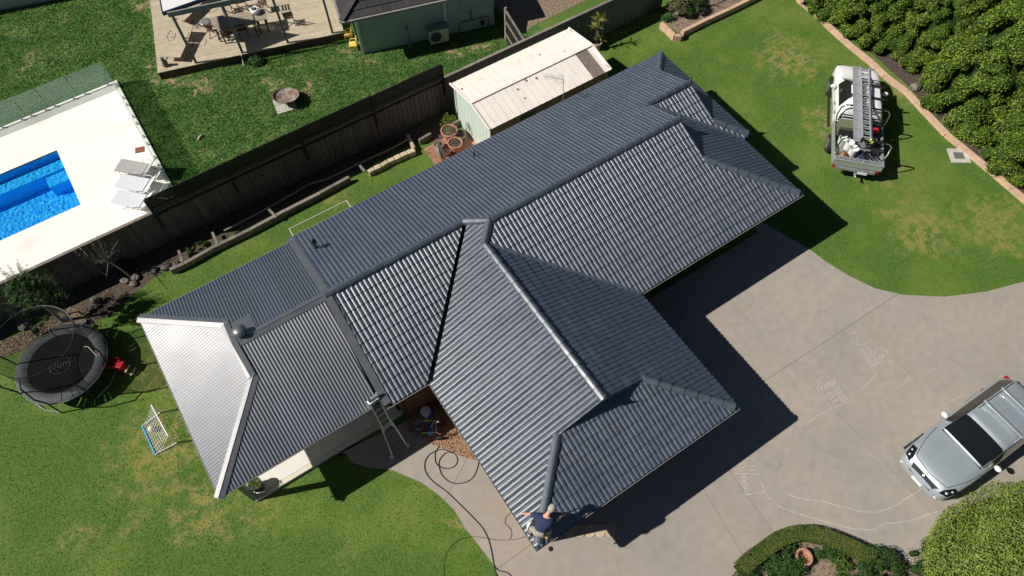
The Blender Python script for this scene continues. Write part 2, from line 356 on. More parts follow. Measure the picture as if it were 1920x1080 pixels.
npatch = [(*g2(330, 150), 1.0, .9), (*g2(380, 160), 1.0, .8), (*g2(290, 150), .7, .9), (*g2(60, 110), 1.3, .5), (*g2(140, 90), .8, .5), (*g2(510, 160), .8, .8), (*g2(490, 130), .5, .8),
          (*g2(585, 160), .7, .8), (*g2(275, 15), .8, 1), (*g2(650, 100), .8, .8), (*g2(700, 115), .5, .8), (*g2(845, 100), .8, .9), (*g2(900, 88), .8, .9), (*g2(560, 120), .6, .5), (*g2(395, 290), .5, .6), (*g2(535, 245), .5, .6), (*g2(280, 120), .5, .7), (*g2(250, 4), .6, .7), (*g2(30, 52), .8, .5), (*g2(120, 30), .7, .5)]
M['nlawn'] = lawnmat('neighbour_grass', [(.03, .09, .018), (.085, .18, .04), (.12, .20, .05)], npatch, (.36, .27, .15), .8, 9)
lpatch = [(*g2(x, y), r, st) for x, y, r, st in ((290, 700, 2.0, .6), (300, 850, 2.6, .8), (380, 960, 2.0, .7), (250, 980, 1.2, .5), (500, 960, 1.6, .5), (1480, 110, 2.4, .8), (1560, 230, 2.2, .7), (1700, 170, 1.6, .7), (1730, 430, 2.4, .8), (1860, 420, 2.5, .7), (1660, 330, 2.0, .6), (640, 1040, 1.2, .4), (1250, 50, 1.2, .6), (150, 1000, .7, .7), (870, 990, .5, .7), (640, 370, 1.5, .5))]
M['lawn'] = lawnmat('lawn_grass', [(.058, .130, .020), (.108, .188, .034), (.145, .205, .042)], lpatch, (.25, .235, .075), .28, 11)
M['blade'] = leafmat('grass_blade', (.076, .17, .026), (.19, .265, .055), .45, .35)
M['nblade'] = leafmat('neighbour_blade', (.065, .185, .032), (.20, .32, .07), 1.6, .4)
M['hedge'] = leafmat('conifer_leaf', (.15, .29, .03), (.46, .58, .08), .9, .45)
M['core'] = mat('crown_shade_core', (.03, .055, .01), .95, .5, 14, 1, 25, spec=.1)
M['dome'] = leafmat('lime_clipped_leaf', (.24, .36, .06), (.43, .52, .13), 2.2, .4)
M['box'] = leafmat('box_hedge_leaf', (.08, .14, .022), (.18, .20, .045), 2.5, .2)
M['shrub'] = leafmat('shrub_leaf', (.035, .10, .02), (.08, .16, .045), 2.5, .2)
M['darkshrub'] = leafmat('dark_shrub_leaf', (.02, .05, .015), (.05, .09, .03), 3, .15)
M['spray'] = leafmat('feathery_leaf', (.045, .09, .03), (.09, .15, .06), 3, .2)
M['citrus'] = leafmat('citrus_leaf', (.12, .22, .03), (.25, .33, .05), 4, .35)
M['yucca'] = leafmat('yucca_leaf', (.20, .26, .04), (.45, .40, .08), 6, .3)
M['straw'] = leafmat('straw_leaf', (.16, .16, .08), (.30, .26, .15), 5, .3)
# ------------------------------------------------------------------ the main house (u runs along the long eave, v across it: x = u, y = -v)
T_ = .3965; Z0 = 2.62
uA, uD, uF, uH, uJ = -.132, 6.464, 13.736, 20.9755, 21.3715
vA, V1, V2, V3, V4, V5 = .155, 6.9185, 7.195, 12.959, 8.309, 5.254
RK, RM, RJ = 10.85, 18.37, 20.32          # rake edges of the three gablets
house = thing('brick_house', 'large brick house with dark slate grey tiled and corrugated hipped roof', 'house', (10, -6, 0))
def W(u, v, z): return Vector((u, -v, z))
faces = [  # eave origin (u, v), inward normal (u, v), convex pieces (u, v)
    ((0, 0), (0, 1), [[(5.2, 0), (10.06, 0), (10.06, V2 / 2), (5.2, V2 / 2)], [(10.06, 0), (RM, 0), (RM, V4 / 2), (uD + V4 / 2, V4 / 2), (10.06, V2 / 2)],
                      [(RM, 0), (RJ, 0), (RJ, V5 / 2), (RM, V5 / 2)], [(RJ, 0), (uJ, 0), (RJ, uJ - RJ)]]),
    ((0, V5), (0, -1), [[(18.35, V5 / 2), (RJ, V5 / 2), (RJ, V5 / 2 + RJ - 18.35)], [(RJ, V5 / 2 + RJ - 18.35), (RJ, V5 - (uJ - RJ)), (uJ, V5), (uH, V5)]]),
    ((uJ, 0), (-1, 0), [[(uJ, 0), (uJ, V5), (uJ - 1.13, V5 - 1.13), (uJ - 1.13, 1.13)]]),
    ((uH, 0), (-1, 0), [[(uH, V5), (uH, V4), (18.27, V4 - (uH - 18.27)), (18.27, V5 - (uH - 18.27))]]),
    ((0, V4), (0, -1), [[(uD + V4 / 2, V4 / 2), (RM, V4 / 2), (RM, V4), (uF, V4), (10.1, V4 - (uF - 10.1))], [(RM, V4 - (uH - RM)), (RM, V4), (uH, V4)]]),
    ((uD, 0), (1, 0), [[(uD + .12, V2 + .02), (10.1, V2 / 2 + .06), (10.1, V2 + .02)], [(10.1, V2 / 2 + .06), (uD + V4 / 2, V4 / 2), (10.1, V4 - (uF - 10.1))],
                       [(uD, V2 + .02), (10.1, V2 + .02), (10.1, RK), (uD, RK)], [(uD, RK), (uD + V3 - RK, RK), (uD, V3)]]),
    ((uF, 0), (-1, 0), [[(uF, V4 + .03), (10.1, V4 - (uF - 10.1) + .03), (10.1, RK), (uF, RK)], [(uF - (V3 - RK), RK), (uF, RK), (uF, V3)]]),
    ((0, V3), (0, -1), [[(uD, V3), (uF, V3), (uF - 2.21, V3 - 2.21), (uD + 2.21, V3 - 2.21)]]),
    ((0, V2), (0, -1), [[(5.2, V2), (uD - .07, V2), (9.99, V2 / 2), (5.2, V2 / 2)]]),
]
TW, TG = .30, .315          # tile cover width, course gauge (plan)
def ccw(p):
    a = sum(p[i][0] * p[(i + 1) % len(p)][1] - p[(i + 1) % len(p)][0] * p[i][1] for i in range(len(p)))
    return p if a > 0 else p[::-1]
def inside(q, p, e=1e-4):
    for i in range(len(p)):
        a = p[i]; b = p[(i + 1) % len(p)]
        if (b[0] - a[0]) * (q[1] - a[1]) - (b[1] - a[1]) * (q[0] - a[0]) < -e: return False
    return True
def clip(poly, p):
    for i in range(len(p)):
        a = p[i]; b = p[(i + 1) % len(p)]; out = []
        dd = [(b[0] - a[0]) * (q[1] - a[1]) - (b[1] - a[1]) * (q[0] - a[0]) for q in poly]
        for k in range(len(poly)):
            q, r = poly[k], poly[(k + 1) % len(poly)]; d0, d1 = dd[k], dd[(k + 1) % len(poly)]
            if d0 >= 0: out.append(q)
            if (d0 >= 0) != (d1 >= 0): out.append(q.lerp(r, d0 / (d0 - d1)))
        poly = out
        if len(poly) < 3: return None
    return poly
PROF = [(0, .0), (.012, .013), (.032, .026), (.075, .033), (.118, .026), (.138, .013)]
PROF = PROF + [(x + .15, z) for x, z in PROF] + [(.30, 0)]
LEN = TG * math.sqrt(1 + T_ * T_)
tv = []; tf = []
for y, lift in ((-.010, .026), (LEN * .5, .013), (LEN + .01, .0)):
    for x, z in PROF: tv.append(Vector((x, y, z + lift)))
nP = len(PROF)
for x, z in PROF: tv.append(Vector((x, -.010, z + .026)))
for x, z in PROF: tv.append(Vector((x, -.010, -.002)))
for r in (0, 1): tf += [(r * nP + i, r * nP + i + 1, (r + 1) * nP + i + 1, (r + 1) * nP + i) for i in range(nP - 1)]
tf += [(4 * nP + i, 4 * nP + i + 1, 3 * nP + i + 1, 3 * nP + i) for i in range(nP - 1)]
tme = bpy.data.meshes.new('roof_tile'); tme.from_pydata([tuple(p) for p in tv], [], tf); tme.materials.append(M['tile'])
tme.polygons.foreach_set('use_smooth', [i < 2 * (nP - 1) for i in range(len(tf))]); tme.update()
full = []; rest = MB()
for o, n, pieces in faces:
    a = Vector((n[1], -n[0]))                       # along the eave (u, v)
    n3 = Vector((n[0], -n[1], T_)).normalized(); ax = Vector((a.x, -a.y, 0))
    if ax.cross(n3).z < 0: a = -a; ax = -ax
    zz = ax.cross(n3)
    pieces = [ccw(list(map(tuple, p))) for p in pieces]
    allp = [q for p in pieces for q in p]
    ss = [(q[0] - o[0]) * a.x + (q[1] - o[1]) * a.y for q in allp]; dd = [(q[0] - o[0]) * n[0] + (q[1] - o[1]) * n[1] for q in allp]
    for r in range(-1, int(max(dd) / TG) + 2):
        for c in range(int(min(ss) / TW) - 1, int(max(ss) / TW) + 2):
            s0, d0 = c * TW, r * TG + .04
            P0 = (o[0] + a.x * s0 + n[0] * d0, o[1] + a.y * s0 + n[1] * d0)
            cn = [(P0[0] + a.x * i + n[0] * j, P0[1] + a.y * i + n[1] * j) for i, j in ((0, 0), (TW, 0), (TW, TG), (0, TG))]
            org = W(P0[0], P0[1], Z0 + T_ * d0)
            jit = random.uniform(-.004, .004)
            mtx = Matrix(((ax.x, n3.x, zz.x, org.x), (ax.y, n3.y, zz.y, org.y), (ax.z, n3.z, zz.z, org.z + jit), (0, 0, 0, 1)))
            if any(all(inside(q, p, .004) for q in cn) for p in pieces): full.append((mtx, (org - CAMPOS).length)); continue
            for p in pieces:
                if not any(inside(q, p) for q in cn) and not any(min(x[0] for x in cn) - .01 <= q[0] <= max(x[0] for x in cn) + .01 and min(x[1] for x in cn) - .01 <= q[1] <= max(x[1] for x in cn) + .01 for q in p):
                    cx = sum(q[0] for q in cn) / 4; cy = sum(q[1] for q in cn) / 4
                    if not inside((cx, cy), p, .3): continue
                pw = ccw([(q[0], -q[1]) for q in p])
                rest.s = None; cache = {}; cvs = []; cfs = []; csm = 0
                for k_, f in enumerate(tf):
                    pl = clip([mtx @ tv[i] for i in f], pw)
                    if pl:
                        ids = []
                        for q_ in pl:
                            key = (k_ < 2 * (nP - 1), round(q_.x, 4), round(q_.y, 4), round(q_.z, 4))
                            if key not in cache: cache[key] = len(cvs); cvs.append(q_)
                            if not ids or ids[-1] != cache[key]: ids.append(cache[key])
                        if len(set(ids)) == len(ids) > 2:
                            cfs.append(ids)
                            if k_ < 2 * (nP - 1): csm += 1
                rest.s = csm
                if cfs: rest.add(cvs, cfs)
full.sort(key=lambda t: t[1])
HI = house.matrix_basis.inverted()
for mtx, _ in full[:300]: link('roof_tile', tme, house, HI @ mtx)
rest.s = 2 * (nP - 1)
for mtx, _ in full[300:]: rest.add([mtx @ p for p in tv], tf)
rest.build('roof_tile_courses', M['tile'], house, world=True, kind='stuff')
und = MB()
for o, n, pieces in faces:
    for p in pieces: und.add([W(q[0], q[1], Z0 + T_ * ((q[0] - o[0]) * n[0] + (q[1] - o[1]) * n[1]) - .035) for q in ccw([(x, y) for x, y in p])[::-1]], [list(range(len(p)))])

# corrugated part
def zmet(o, n, q): return Z0 + T_ * ((q[0] - o[0]) * n[0] + (q[1] - o[1]) * n[1])
gx = 2.22; dg = gx - uA
mfaces = [((0, vA), (0, 1), [(gx, vA), (5.08, vA), (5.08, (vA + V1) / 2), (gx, (vA + V1) / 2)]),
          ((0, vA), (0, 1), [(uA, vA), (gx, vA), (gx, vA + dg)]),
          ((0, V1), (0, -1), [(gx, V1), (4.80, V1), (4.92, V1 - .3), (5.08, (vA + V1) / 2), (gx, (vA + V1) / 2)]),
          ((0, V1), (0, -1), [(uA, V1), (gx, V1), (gx, V1 - dg)]),
          ((uA, 0), (1, 0), [(uA, vA), (uA, V1), (gx, V1 - dg), (gx, vA + dg)])]
SW, RIB = .8, .1
for o, n, p in mfaces:
    a = Vector((n[1], -n[0])); n3 = Vector((n[0], -n[1], T_)).normalized(); ax = Vector((a.x, -a.y, 0))
    if ax.cross(n3).z < 0: a = -a; ax = -ax
    zz = ax.cross(n3); pw = ccw([(q[0], -q[1]) for q in p])
    ss = [(q[0] - o[0]) * a.x + (q[1] - o[1]) * a.y for q in p]; D = max((q[0] - o[0]) * n[0] + (q[1] - o[1]) * n[1] for q in p)
    s0 = math.floor(min(ss) / SW) * SW
    while s0 < max(ss):
        b = MB(); org = W(o[0] + a.x * s0, o[1] + a.y * s0, Z0 + .013); k = 8
        for i in range(int(SW / RIB) * k):
            x0, x1 = i * RIB / k, (i + 1) * RIB / k
            h0, h1 = [.0108 * math.cos(2 * PI * x / RIB) for x in (x0, x1)]
            q = [org + ax * x + n3 * y + zz * h for x, y, h in ((x0, -.05, h0), (x1, -.05, h1), (x1, 5, h1), (x0, 5, h0))]
            # keep the overhang into the gutter
            pl = clip(q, pw)
            if pl: b.add(pl, [list(range(len(pl)))])
        if b.v: b.build('roof_sheet', M['sheet'], house, world=True, smooth=False)
        s0 += SW
    und.add([W(q[0], q[1], zmet(o, n, q) - .03) for q in ccw(list(p))[::-1]], [list(range(len(p)))])
und.build('roof_underlay', M['underlay'], house, world=True)

# folded flashings of the corrugated part, flat strips lying just over the ribs
def strip(name, p, q, wd, h=.035, side=0.0, m='flash', th=.012):
    d = (q - p).normalized(); sd = d.cross(Vector((0, 0, 1))).normalized(); up = sd.cross(d)
    b = MB(); o_ = sd * side
    b.beam(p + up * h + o_, q + up * h + o_, wd, th); return b.build(name, M[m], house, world=True)
def fold(name, p, q, n1, n2, wd=.15, h=.03):
    """ridge flashing folded over two slopes; n1, n2 horizontal directions down each slope, already sloped"""
    b = MB(); up = Vector((0, 0, h)); t = Vector((0, 0, .012))
    a1, a2 = [(n - (q - p).normalized() * n.dot((q - p).normalized())).normalized() * wd for n in (n1, n2)]
    vs = [p + up + t, q + up + t, p + up * .7 + a1 + t, q + up * .7 + a1 + t, p + up * .7 + a2 + t, q + up * .7 + a2 + t, p + a1, q + a1, p + a2, q + a2]
    b.add(vs, [(0, 2, 3, 1), (0, 1, 5, 4), (2, 6, 7, 3), (4, 5, 9, 8), (0, 4, 8, 6, 2), (1, 3, 7, 9, 5)])
    # small roll along the top
    b.tube([p + up * 1.1 + t, q + up * 1.1 + t], .014, 6)
    return b.build(name, M['flash'], house, world=True)
dS, dN, dW = Vector((0, -1, -T_)), Vector((0, 1, -T_)), Vector((-1, 0, -T_))
vm_ = (vA + V1) / 2; zr = Z0 + T_ * (vm_ - vA); zg = Z0 + T_ * dg
fold('ridge_flashing', W(gx - .02, vm_, zr), W(5.1, vm_, zr), dN, dS, .17)
fold('hip_flashing', W(uA - .02, vA - .02, Z0 + .01), W(gx, vA + dg, zg), dN, dW, .16)
fold('hip_flashing', W(uA - .02, V1 + .02, Z0 + .01), W(gx, V1 - dg, zg), dS, dW, .16)
b = MB(); b.beam(W(gx - .08, vA + dg, zg + .035), W(gx - .08, V1 - dg, zg + .035), .22, .012, up=(-.3, 0, 1)); b.build('gablet_flashing', M['flash'], house, world=True)
b = MB(); b.add([W(gx, vA + dg, zg + .02), W(gx, V1 - dg, zg + .02), W(gx, vm_, zr + .02)], [(0, 1, 2)]); b.build('gablet_panel', M['gable'], house, world=True)
for v0, sg in ((vA, 1), (V1, -1)):
    b = MB(); b.beam(W(gx, v0 + sg * dg, zg + .045), W(gx, vm_, zr + .045), .16, .03); b.build('rake_flashing', M['flash'], house, world=True)
b = MB(); b.beam(W(5.16, .02, Z0 + .045), W(5.16, vm_ + .05, Z0 + T_ * (vm_ + .03) + .045), .26, .05); b.build('barge_flashing', M['flash'], house, world=True)
b = MB(); b.beam(W(5.10, V2 - .08, Z0 + .075), W(5.16, V2 / 2 - .02, Z0 + T_ * V2 / 2 + .06), .24, .05); b.build('barge_flashing', M['flash'], house, world=True)
# flat pan round the ventilator
b = MB(); ty = lambda v: Z0 + T_ * (v - vA) + .03
b.add([W(2.32, 2.62, ty(2.62)), W(2.95, 2.62, ty(2.62)), W(2.95, vm_ - .1, ty(vm_ - .1)), W(2.32, vm_ - .1, ty(vm_ - .1))][::-1], [(0, 1, 2, 3)]); b.build('flashing_pan', M['flash'], house, world=True)

# ridge and hip caps, one object each
def cap_mesh(L):
    b = MB(); pr = [(-.135, -.055), (-.105, .018), (-.03, .075), (.03, .075), (.105, .018), (.135, -.055)]
    vs = [];
    for x, k, dz in ((0, 1.03, .018), (L + .03, .90, -.008)): vs += [(x, y * k, z + dz) for y, z in pr]
    b.add(vs, [(i, i + 6, i + 7, i + 1) for i in range(5)] + [(5, 4, 3, 2, 1, 0), (6, 7, 8, 9, 10, 11)])
    me = bpy.data.meshes.new('ridge_cap'); me.from_pydata([tuple(v) for v in b.v], [], b.f); me.materials.append(M['cap']); me.update(); return me
CL = .41; capme = cap_mesh(CL)
def caps(p, q, lift=.05, white=()):
    d = q - p; L = d.length; n = max(1, round(L / CL)); d.normalize(); sd = d.cross(Vector((0, 0, 1))).normalized() * -1; up = d.cross(sd)
    for i in range(n):
        o = p + d * (L * i / n) + up * (lift + random.uniform(-.003, .003)); k = L / n / CL
        yaw = random.uniform(-.008, .008)
        m = Matrix(((d.x, sd.x, up.x, o.x), (d.y, sd.y, up.y, o.y), (d.z, sd.z, up.z, o.z), (0, 0, 0, 1))) @ Matrix.Rotation(yaw, 4, 'Z') @ Matrix.Diagonal((k, 1, 1, 1))
        link('ridge_cap', capme, house, HI @ m)
zL = Z0 + T_ * V2 / 2; zM = Z0 + T_ * V4 / 2; zW = Z0 + T_ * (uF - uD) / 2; zJ = Z0 + T_ * V5 / 2
caps(W(5.1, V2 / 2, zL), W(10.0, V2 / 2, zL)); caps(W(10.0, V2 / 2, zL), W(uD + V4 / 2, V4 / 2, zM))
caps(W(uD + V4 / 2 + .1, V4 / 2, zM), W(RM + .04, V4 / 2, zM)); caps(W(10.1, V4 - (uF - 10.1), zW), W(uD + V4 / 2, V4 / 2, zM))
caps(W(10.1, RK + .04, zW), W(10.1, V4 - (uF - 10.1) + .1, zW)); caps(W(18.3, V5 / 2, zJ), W(RJ + .04, V5 / 2, zJ))
caps(W(uD + .14, V3 - .14, Z0 + T_ * .14), W(uD + 2.1, V3 - 2.1, Z0 + T_ * 2.1)); caps(W(uF - .14, V3 - .14, Z0 + T_ * .14), W(uF - 2.1, V3 - 2.1, Z0 + T_ * 2.1))
caps(W(uH - .14, V4 - .14, Z0 + T_ * .14), W(uH - 2.6, V4 - 2.6, Z0 + T_ * 2.6)); caps(W(uJ - .12, .12, Z0 + T_ * .12), W(uJ - 1.05, 1.05, Z0 + T_ * 1.05)); caps(W(uJ - .12, V5 - .12, Z0 + T_ * .12), W(uJ - 1.05, V5 - 1.05, Z0 + T_ * 1.05))
# narrow trims along the two east valleys
b = MB(); b.beam(W(10.1, V4 - (uF - 10.1), zW + .03), W(uF, V4, Z0 + .03), .14, .05); b.build('valley_trim', M['cap'], house, world=True)
b = MB(); b.beam(W(18.4, V5 / 2 + .05, zJ + .03), W(uH, V5, Z0 + .03), .12, .05); b.build('valley_trim', M['cap'], house, world=True)
# gablet boards and finials
def gablet(pts, fin):
    b = MB(); b.add(pts, [(0, 1, 2)]); b.build('gablet_panel', M['gable'], house, world=True)
    f = Vector(fin); b = MB(); b.box(f + Vector((0, 0, .02)), (.05, .05, .30)); b.lathe([(.035, .14), (.05, .17), (.03, .22), (.012, .36), (.003, .5)], f, 6); b.build('finial', M['cap'], house, world=True)
gablet([W(uD + 2.1, RK - .1, Z0 + T_ * 2.1 - .05), W(uF - 2.1, RK - .1, Z0 + T_ * 2.1 - .05), W(10.1, RK - .1, zW - .02)], W(10.1, RK + .03, zW - .02))
gablet([W(RM - .1, V4 - 2.6, Z0 + T_ * 2.6 - .05), W(RM - .1, 2.6, Z0 + T_ * 2.6 - .05), W(RM - .1, V4 / 2, zM - .02)], W(RM + .03, V4 / 2, zM - .02))
gablet([W(RJ - .08, V5 - 1.03, Z0 + T_ * 1.03 - .05), W(RJ - .08, 1.03, Z0 + T_ * 1.03 - .05), W(RJ - .08, V5 / 2, zJ - .02)], W(RJ + .03, V5 / 2, zJ - .02))
def bargeb(p, q):
    b = MB(); b.beam(p - Vector((0, 0, .06)), q - Vector((0, 0, .06)), .03, .16); b.build('barge_board', M['cap'], house, world=True)
for du in (-1, 1): bargeb(W(10.1, RK, zW), W(10.1 + du * 1.55, RK, zW - T_ * 1.55))
for dv in (-1, 1):
    bargeb(W(RM, V4 / 2, zM), W(RM, V4 / 2 + dv * 1.5, zM - T_ * 1.5)); bargeb(W(RJ, V5 / 2, zJ), W(RJ, V5 / 2 + dv * 1.5, zJ - T_ * 1.5))

# gutters and fascias
def gutter(p, q, n):
    """U channel outside the eave line p-q; n = outward (u, v)"""
    P = W(*p, 0); Q = W(*q, 0); d = (Q - P).normalized(); nn = Vector((n[0], -n[1], 0)); b = MB()
    pr = [(-.12, 2.50), (.0, 2.50), (.03, 2.625), (.015, 2.625), (-.01, 2.53), (-.11, 2.53), (-.12, 2.6)]
    vs = [e + nn * x + Vector((0, 0, z)) for e in (P, Q) for x, z in pr]; k = len(pr)
    flip = d.cross(nn).z > 0
    for i in range(k):
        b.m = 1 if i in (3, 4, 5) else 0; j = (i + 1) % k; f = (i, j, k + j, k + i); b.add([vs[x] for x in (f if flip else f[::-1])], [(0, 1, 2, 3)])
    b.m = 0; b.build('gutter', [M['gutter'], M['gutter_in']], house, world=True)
    b = MB(); b.beam(P - nn * .14 + Vector((0, 0, 2.5)), Q - nn * .14 + Vector((0, 0, 2.5)), .02, .2); b.build('fascia', M['gable'], house, world=True)
for p, q, n in [((uA, vA), (uA, V1), (-1, 0)), ((uA, V1), (5.0, V1), (0, 1)), ((5.0, V2), (uD, V2), (0, 1)), ((uD, V2), (uD, V3), (-1, 0)), ((uD, V3), (uF, V3), (0, 1)),
                ((uF, V3), (uF, V4), (1, 0)), ((uF, V4), (uH, V4), (0, 1)), ((uH, V4), (uH, V5), (1, 0)), ((uJ, V5), (uJ, 0), (1, 0)), ((5.05, 0), (uJ, 0), (0, -1)), ((uA, vA), (5.05, vA), (0, -1))]:
    gutter(p, q, n)
# walls
b = MB(); wl = [(5.6, .6), (20.85, .6), (20.85, 4.75), (20.45, 4.75), (20.45, 6.3), (13.2, 6.3), (13.2, 12.45), (6.97, 12.45), (6.97, 6.7), (5.6, 6.7)]
for i in range(len(wl)):
    p = W(*wl[i], 1.25); q = W(*wl[(i + 1) % len(wl)], 1.25); b.beam(p, q, .2, 2.5)
b.beam(W(2.9, .6, 1.25), W(5.6, .6, 1.25), .2, 2.5); b.beam(W(2.9, .6, 1.25), W(2.9, 4.9, 1.25), .2, 2.5); b.beam(W(2.9, 4.9, 1.25), W(5.6, 4.9, 1.25), .2, 2.5)
b.build('wall', M['brick'], house, world=True)
b = MB(); b.prism([(q[0], -q[1]) for q in [(uD + .1, 6.7), (uF - .14, 6.7), (uF - .14, V3 - .14), (uD + .14, V3 - .14)]], 2.49, 2.5)
b.prism([(q[0], -q[1]) for q in [(5.1, .14), (uH - .14, .14), (uH - .14, 6.69), (5.1, 6.69)]], 2.485, 2.495); b.prism([(q[0], -q[1]) for q in [(uA + .14, vA + .14), (5.08, vA + .14), (5.08, V1 - .14), (uA + .14, V1 - .14)]], 2.48, 2.49)
b.build('soffit', M['cream'], house, world=True)
# face bricks on the wall seen beside the ladder
bm_ = MB(); bm_.box((0, 0, 0), (.225, .03, .07)); bme = bpy.data.meshes.new('brick'); bme.from_pydata([tuple(v) for v in bm_.v], [], bm_.f); bme.materials.append(M['brick'])
for r in range(18):
    for c in range(6):
        link('brick', bme, house, HI @ Matrix.Translation(W(5.66 + c * .238 + (.119 if r % 2 else 0), 6.815, .05 + r * .083 + .02)))
def window(u, v, wd, ht, zs, nrm):
    """window on a wall facing nrm (u, v)"""
    n = Vector((nrm[0], -nrm[1], 0)); a = Vector((-n.y, n.x, 0)); c = W(u, v, zs + ht / 2) + n * .11
    b = MB()
    for s in (-1, 1):
        b.beam(c + a * s * wd / 2 - Vector((0, 0, ht / 2)), c + a * s * wd / 2 + Vector((0, 0, ht / 2)), .05, .05, up=a); b.beam(c - a * wd / 2 + Vector((0, 0, s * ht / 2)), c + a * wd / 2 + Vector((0, 0, s * ht / 2)), .05, .05)
    b.beam(c - Vector((0, 0, ht / 2)), c + Vector((0, 0, ht / 2)), .04, .04, up=a)
    f = b.build('window', M['white'], house, world=True)
    b = MB(); b.beam(c - a * wd / 2 - n * .02, c + a * wd / 2 - n * .02, .01, ht); b.build('pane', M['glass'], f, world=True)
    b = MB(); b.beam(c - a * (wd / 2 + .06) + n * .05 - Vector((0, 0, ht / 2 + .05)), c + a * (wd / 2 + .06) + n * .05 - Vector((0, 0, ht / 2 + .05)), .16, .05); b.build('sill', M['brick'], f, world=True)
window(6.97, 9.3, 1.4, 1.2, 1.0, (-1, 0)); window(6.97, 11.4, 1.2, 1.2, 1.0, (-1, 0)); window(9.2, 12.45, 1.8, 1.3, .8, (0, 1)); window(12, 12.45, 1.2, 1.2, .9, (0, 1))
window(13.2, 10.3, 1.6, 1.2, .9, (1, 0)); window(16, 6.3, 1.8, 1.2, .9, (0, 1)); window(19, 6.3, 1.4, 1.2, .9, (0, 1)); window(20.45, 6.4, 1.2, 1.2, .9, (1, 0)); window(20.85, 2.6, 1.6, 1.2, .9, (1, 0))
window(16, .6, 1.4, 1, 1.1, (0, -1)); window(11, .6, 1.8, 1, 1.1, (0, -1)); window(7.5, .6, 1.2, 1, 1.1, (0, -1)); window(3.8, 4.9, 1.5, 2.0, .15, (0, 1)); window(2.9, 3, 1.6, 1.2, .9, (-1, 0))
# verandah posts
for u, v in ((.27, 6.45), (.27, .7), ):
    b = MB(); b.box(W(u, v, 1.27), (.16, .16, 2.44)); b.build('verandah_post', M['pergola'], house, world=True)
# roof furniture
def zN(v): return Z0 + T_ * v
def vent(px, py, zz, h, r, cowl):
    p = g(px, py, zz); v = -p.y; z = zN(v); p = g(px, py, z); z = zN(-p.y)
    b = MB(); b.lathe([(r * 2.2, -.02), (r * 1.2, .08), (r, .1), (r, h), (.001, h)], (p.x, p.y, z), 10)
    if cowl: b.lathe([(r * 1.9, h - .03), (r * 2.0, h + .03), (r * .8, h + .13), (.002, h + .15)], (p.x, p.y, z), 10)
    b.build('vent_pipe', M['black'], house, world=True, smooth=False)
vent(593, 466, 3.2, .42, .05, True); vent(889, 293, 3.0, .28, .03, False)
p = g(450, 628, 3.9); b = MB(); c = Vector((p.x + .05, p.y - .02, ty(-p.y) - .02))
b.lathe([(.15, -.02), (.14, .14), (.16, .15)], c, 16); o = b.build('roof_ventilator', M['flash'], house, world=True, smooth=True)
b = MB(); b.lathe([(.17, .15), (.21, .20), (.21, .27), (.16, .34), (.08, .37), (.002, .375)], c, 20); d_ = b.build('ventilator_dome', M['flash'], o, world=True, smooth=True)
# aerial
base = g(1056, 189, 2.7); base.y = -.05; base = Vector((base.x, -.08, 2.65)); top = base + Vector((0, .06, 1.15)); tp = g(1056, 150, top.z)
b = MB(); b.tube([base - Vector((0, 0, .4)), Vector((tp.x, tp.y, top.z))], .013, 6); an = b.build('aerial_mast', M['steel'], house, world=True)
b = MB(); e = g(1021, 142, top.z + .02); s_ = Vector((tp.x + .03, tp.y, top.z)); b.tube([s_, e], .01, 5); dd_ = (e - s_)
for i in range(11):
    c = s_.lerp(e, .04 + i * .092); L = .14 if i > 3 else .24; sd = dd_.cross(Vector((0, 0, 1))).normalized() * L; b.tube([c - sd, c + sd], .005, 4)
for k in (-1, 1):
    c = s_.lerp(e, .12); b.tube([c + Vector((0, -.2, .02 * k)), c + Vector((0, .02, .22 * k))], .006, 4)
b.build('aerial_boom', M['steel'], an, world=True)
# ------------------------------------------------------------------ foliage and grass builders (many small real leaves)
def quads_mesh(name, C_, A, B, m):
    """leaf quads with centres C_, half axes A, B (numpy n x 3)"""
    n = len(C_); V = np.stack([C_ - A, C_ - B * .6, C_ + A, C_ + B * .6], 1).reshape(-1, 3).astype(np.float32)
    me = bpy.data.meshes.new(name); me.vertices.add(4 * n); me.vertices.foreach_set('co', V.ravel())
    me.loops.add(4 * n); me.loops.foreach_set('vertex_index', np.arange(4 * n, dtype=np.int32))
    me.polygons.add(n); me.polygons.foreach_set('loop_start', np.arange(0, 4 * n, 4, dtype=np.int32)); me.polygons.foreach_set('loop_total', np.full(n, 4, np.int32))
    me.materials.append(m); me.update(calc_edges=True); return me
def unit(a): return a / (np.linalg.norm(a, axis=1, keepdims=True) + 1e-9)
def leaves(name, puffs, per, size, m, flat=.5, up=.3, upper=-.35, asp=.55):
    """puffs: (x, y, z, r); per = leaves per square metre of puff; leaf size half length"""
    Cs, Ns = [], []
    for (x, y, z, r) in puffs:
        k = max(4, int(per * 4 * PI * r * r)); d = unit(rng.normal(size=(k, 3))); d = d[d[:, 2] > upper]
        rad = r * (1 - .28 * rng.random((len(d), 1)) ** 2); Cs.append(np.array([x, y, z]) + d * rad); Ns.append(d)
    Cc = np.concatenate(Cs); Nn = np.concatenate(Ns); n = len(Cc)
    Nn = unit(Nn * flat + rng.normal(size=(n, 3)) * .45 + np.array([0, 0, up])); A = unit(np.cross(Nn, rng.normal(size=(n, 3)))); B = np.cross(Nn, A)
    sz = size * (.6 + .8 * rng.random((n, 1)))
    return quads_mesh(name, Cc, A * sz, B * sz * asp, m)
def core(puffs, k=.78):
    b = MB()
    for (x, y, z, r) in puffs: b.ball((x, y, z), r * k, 8, 5)
    return b
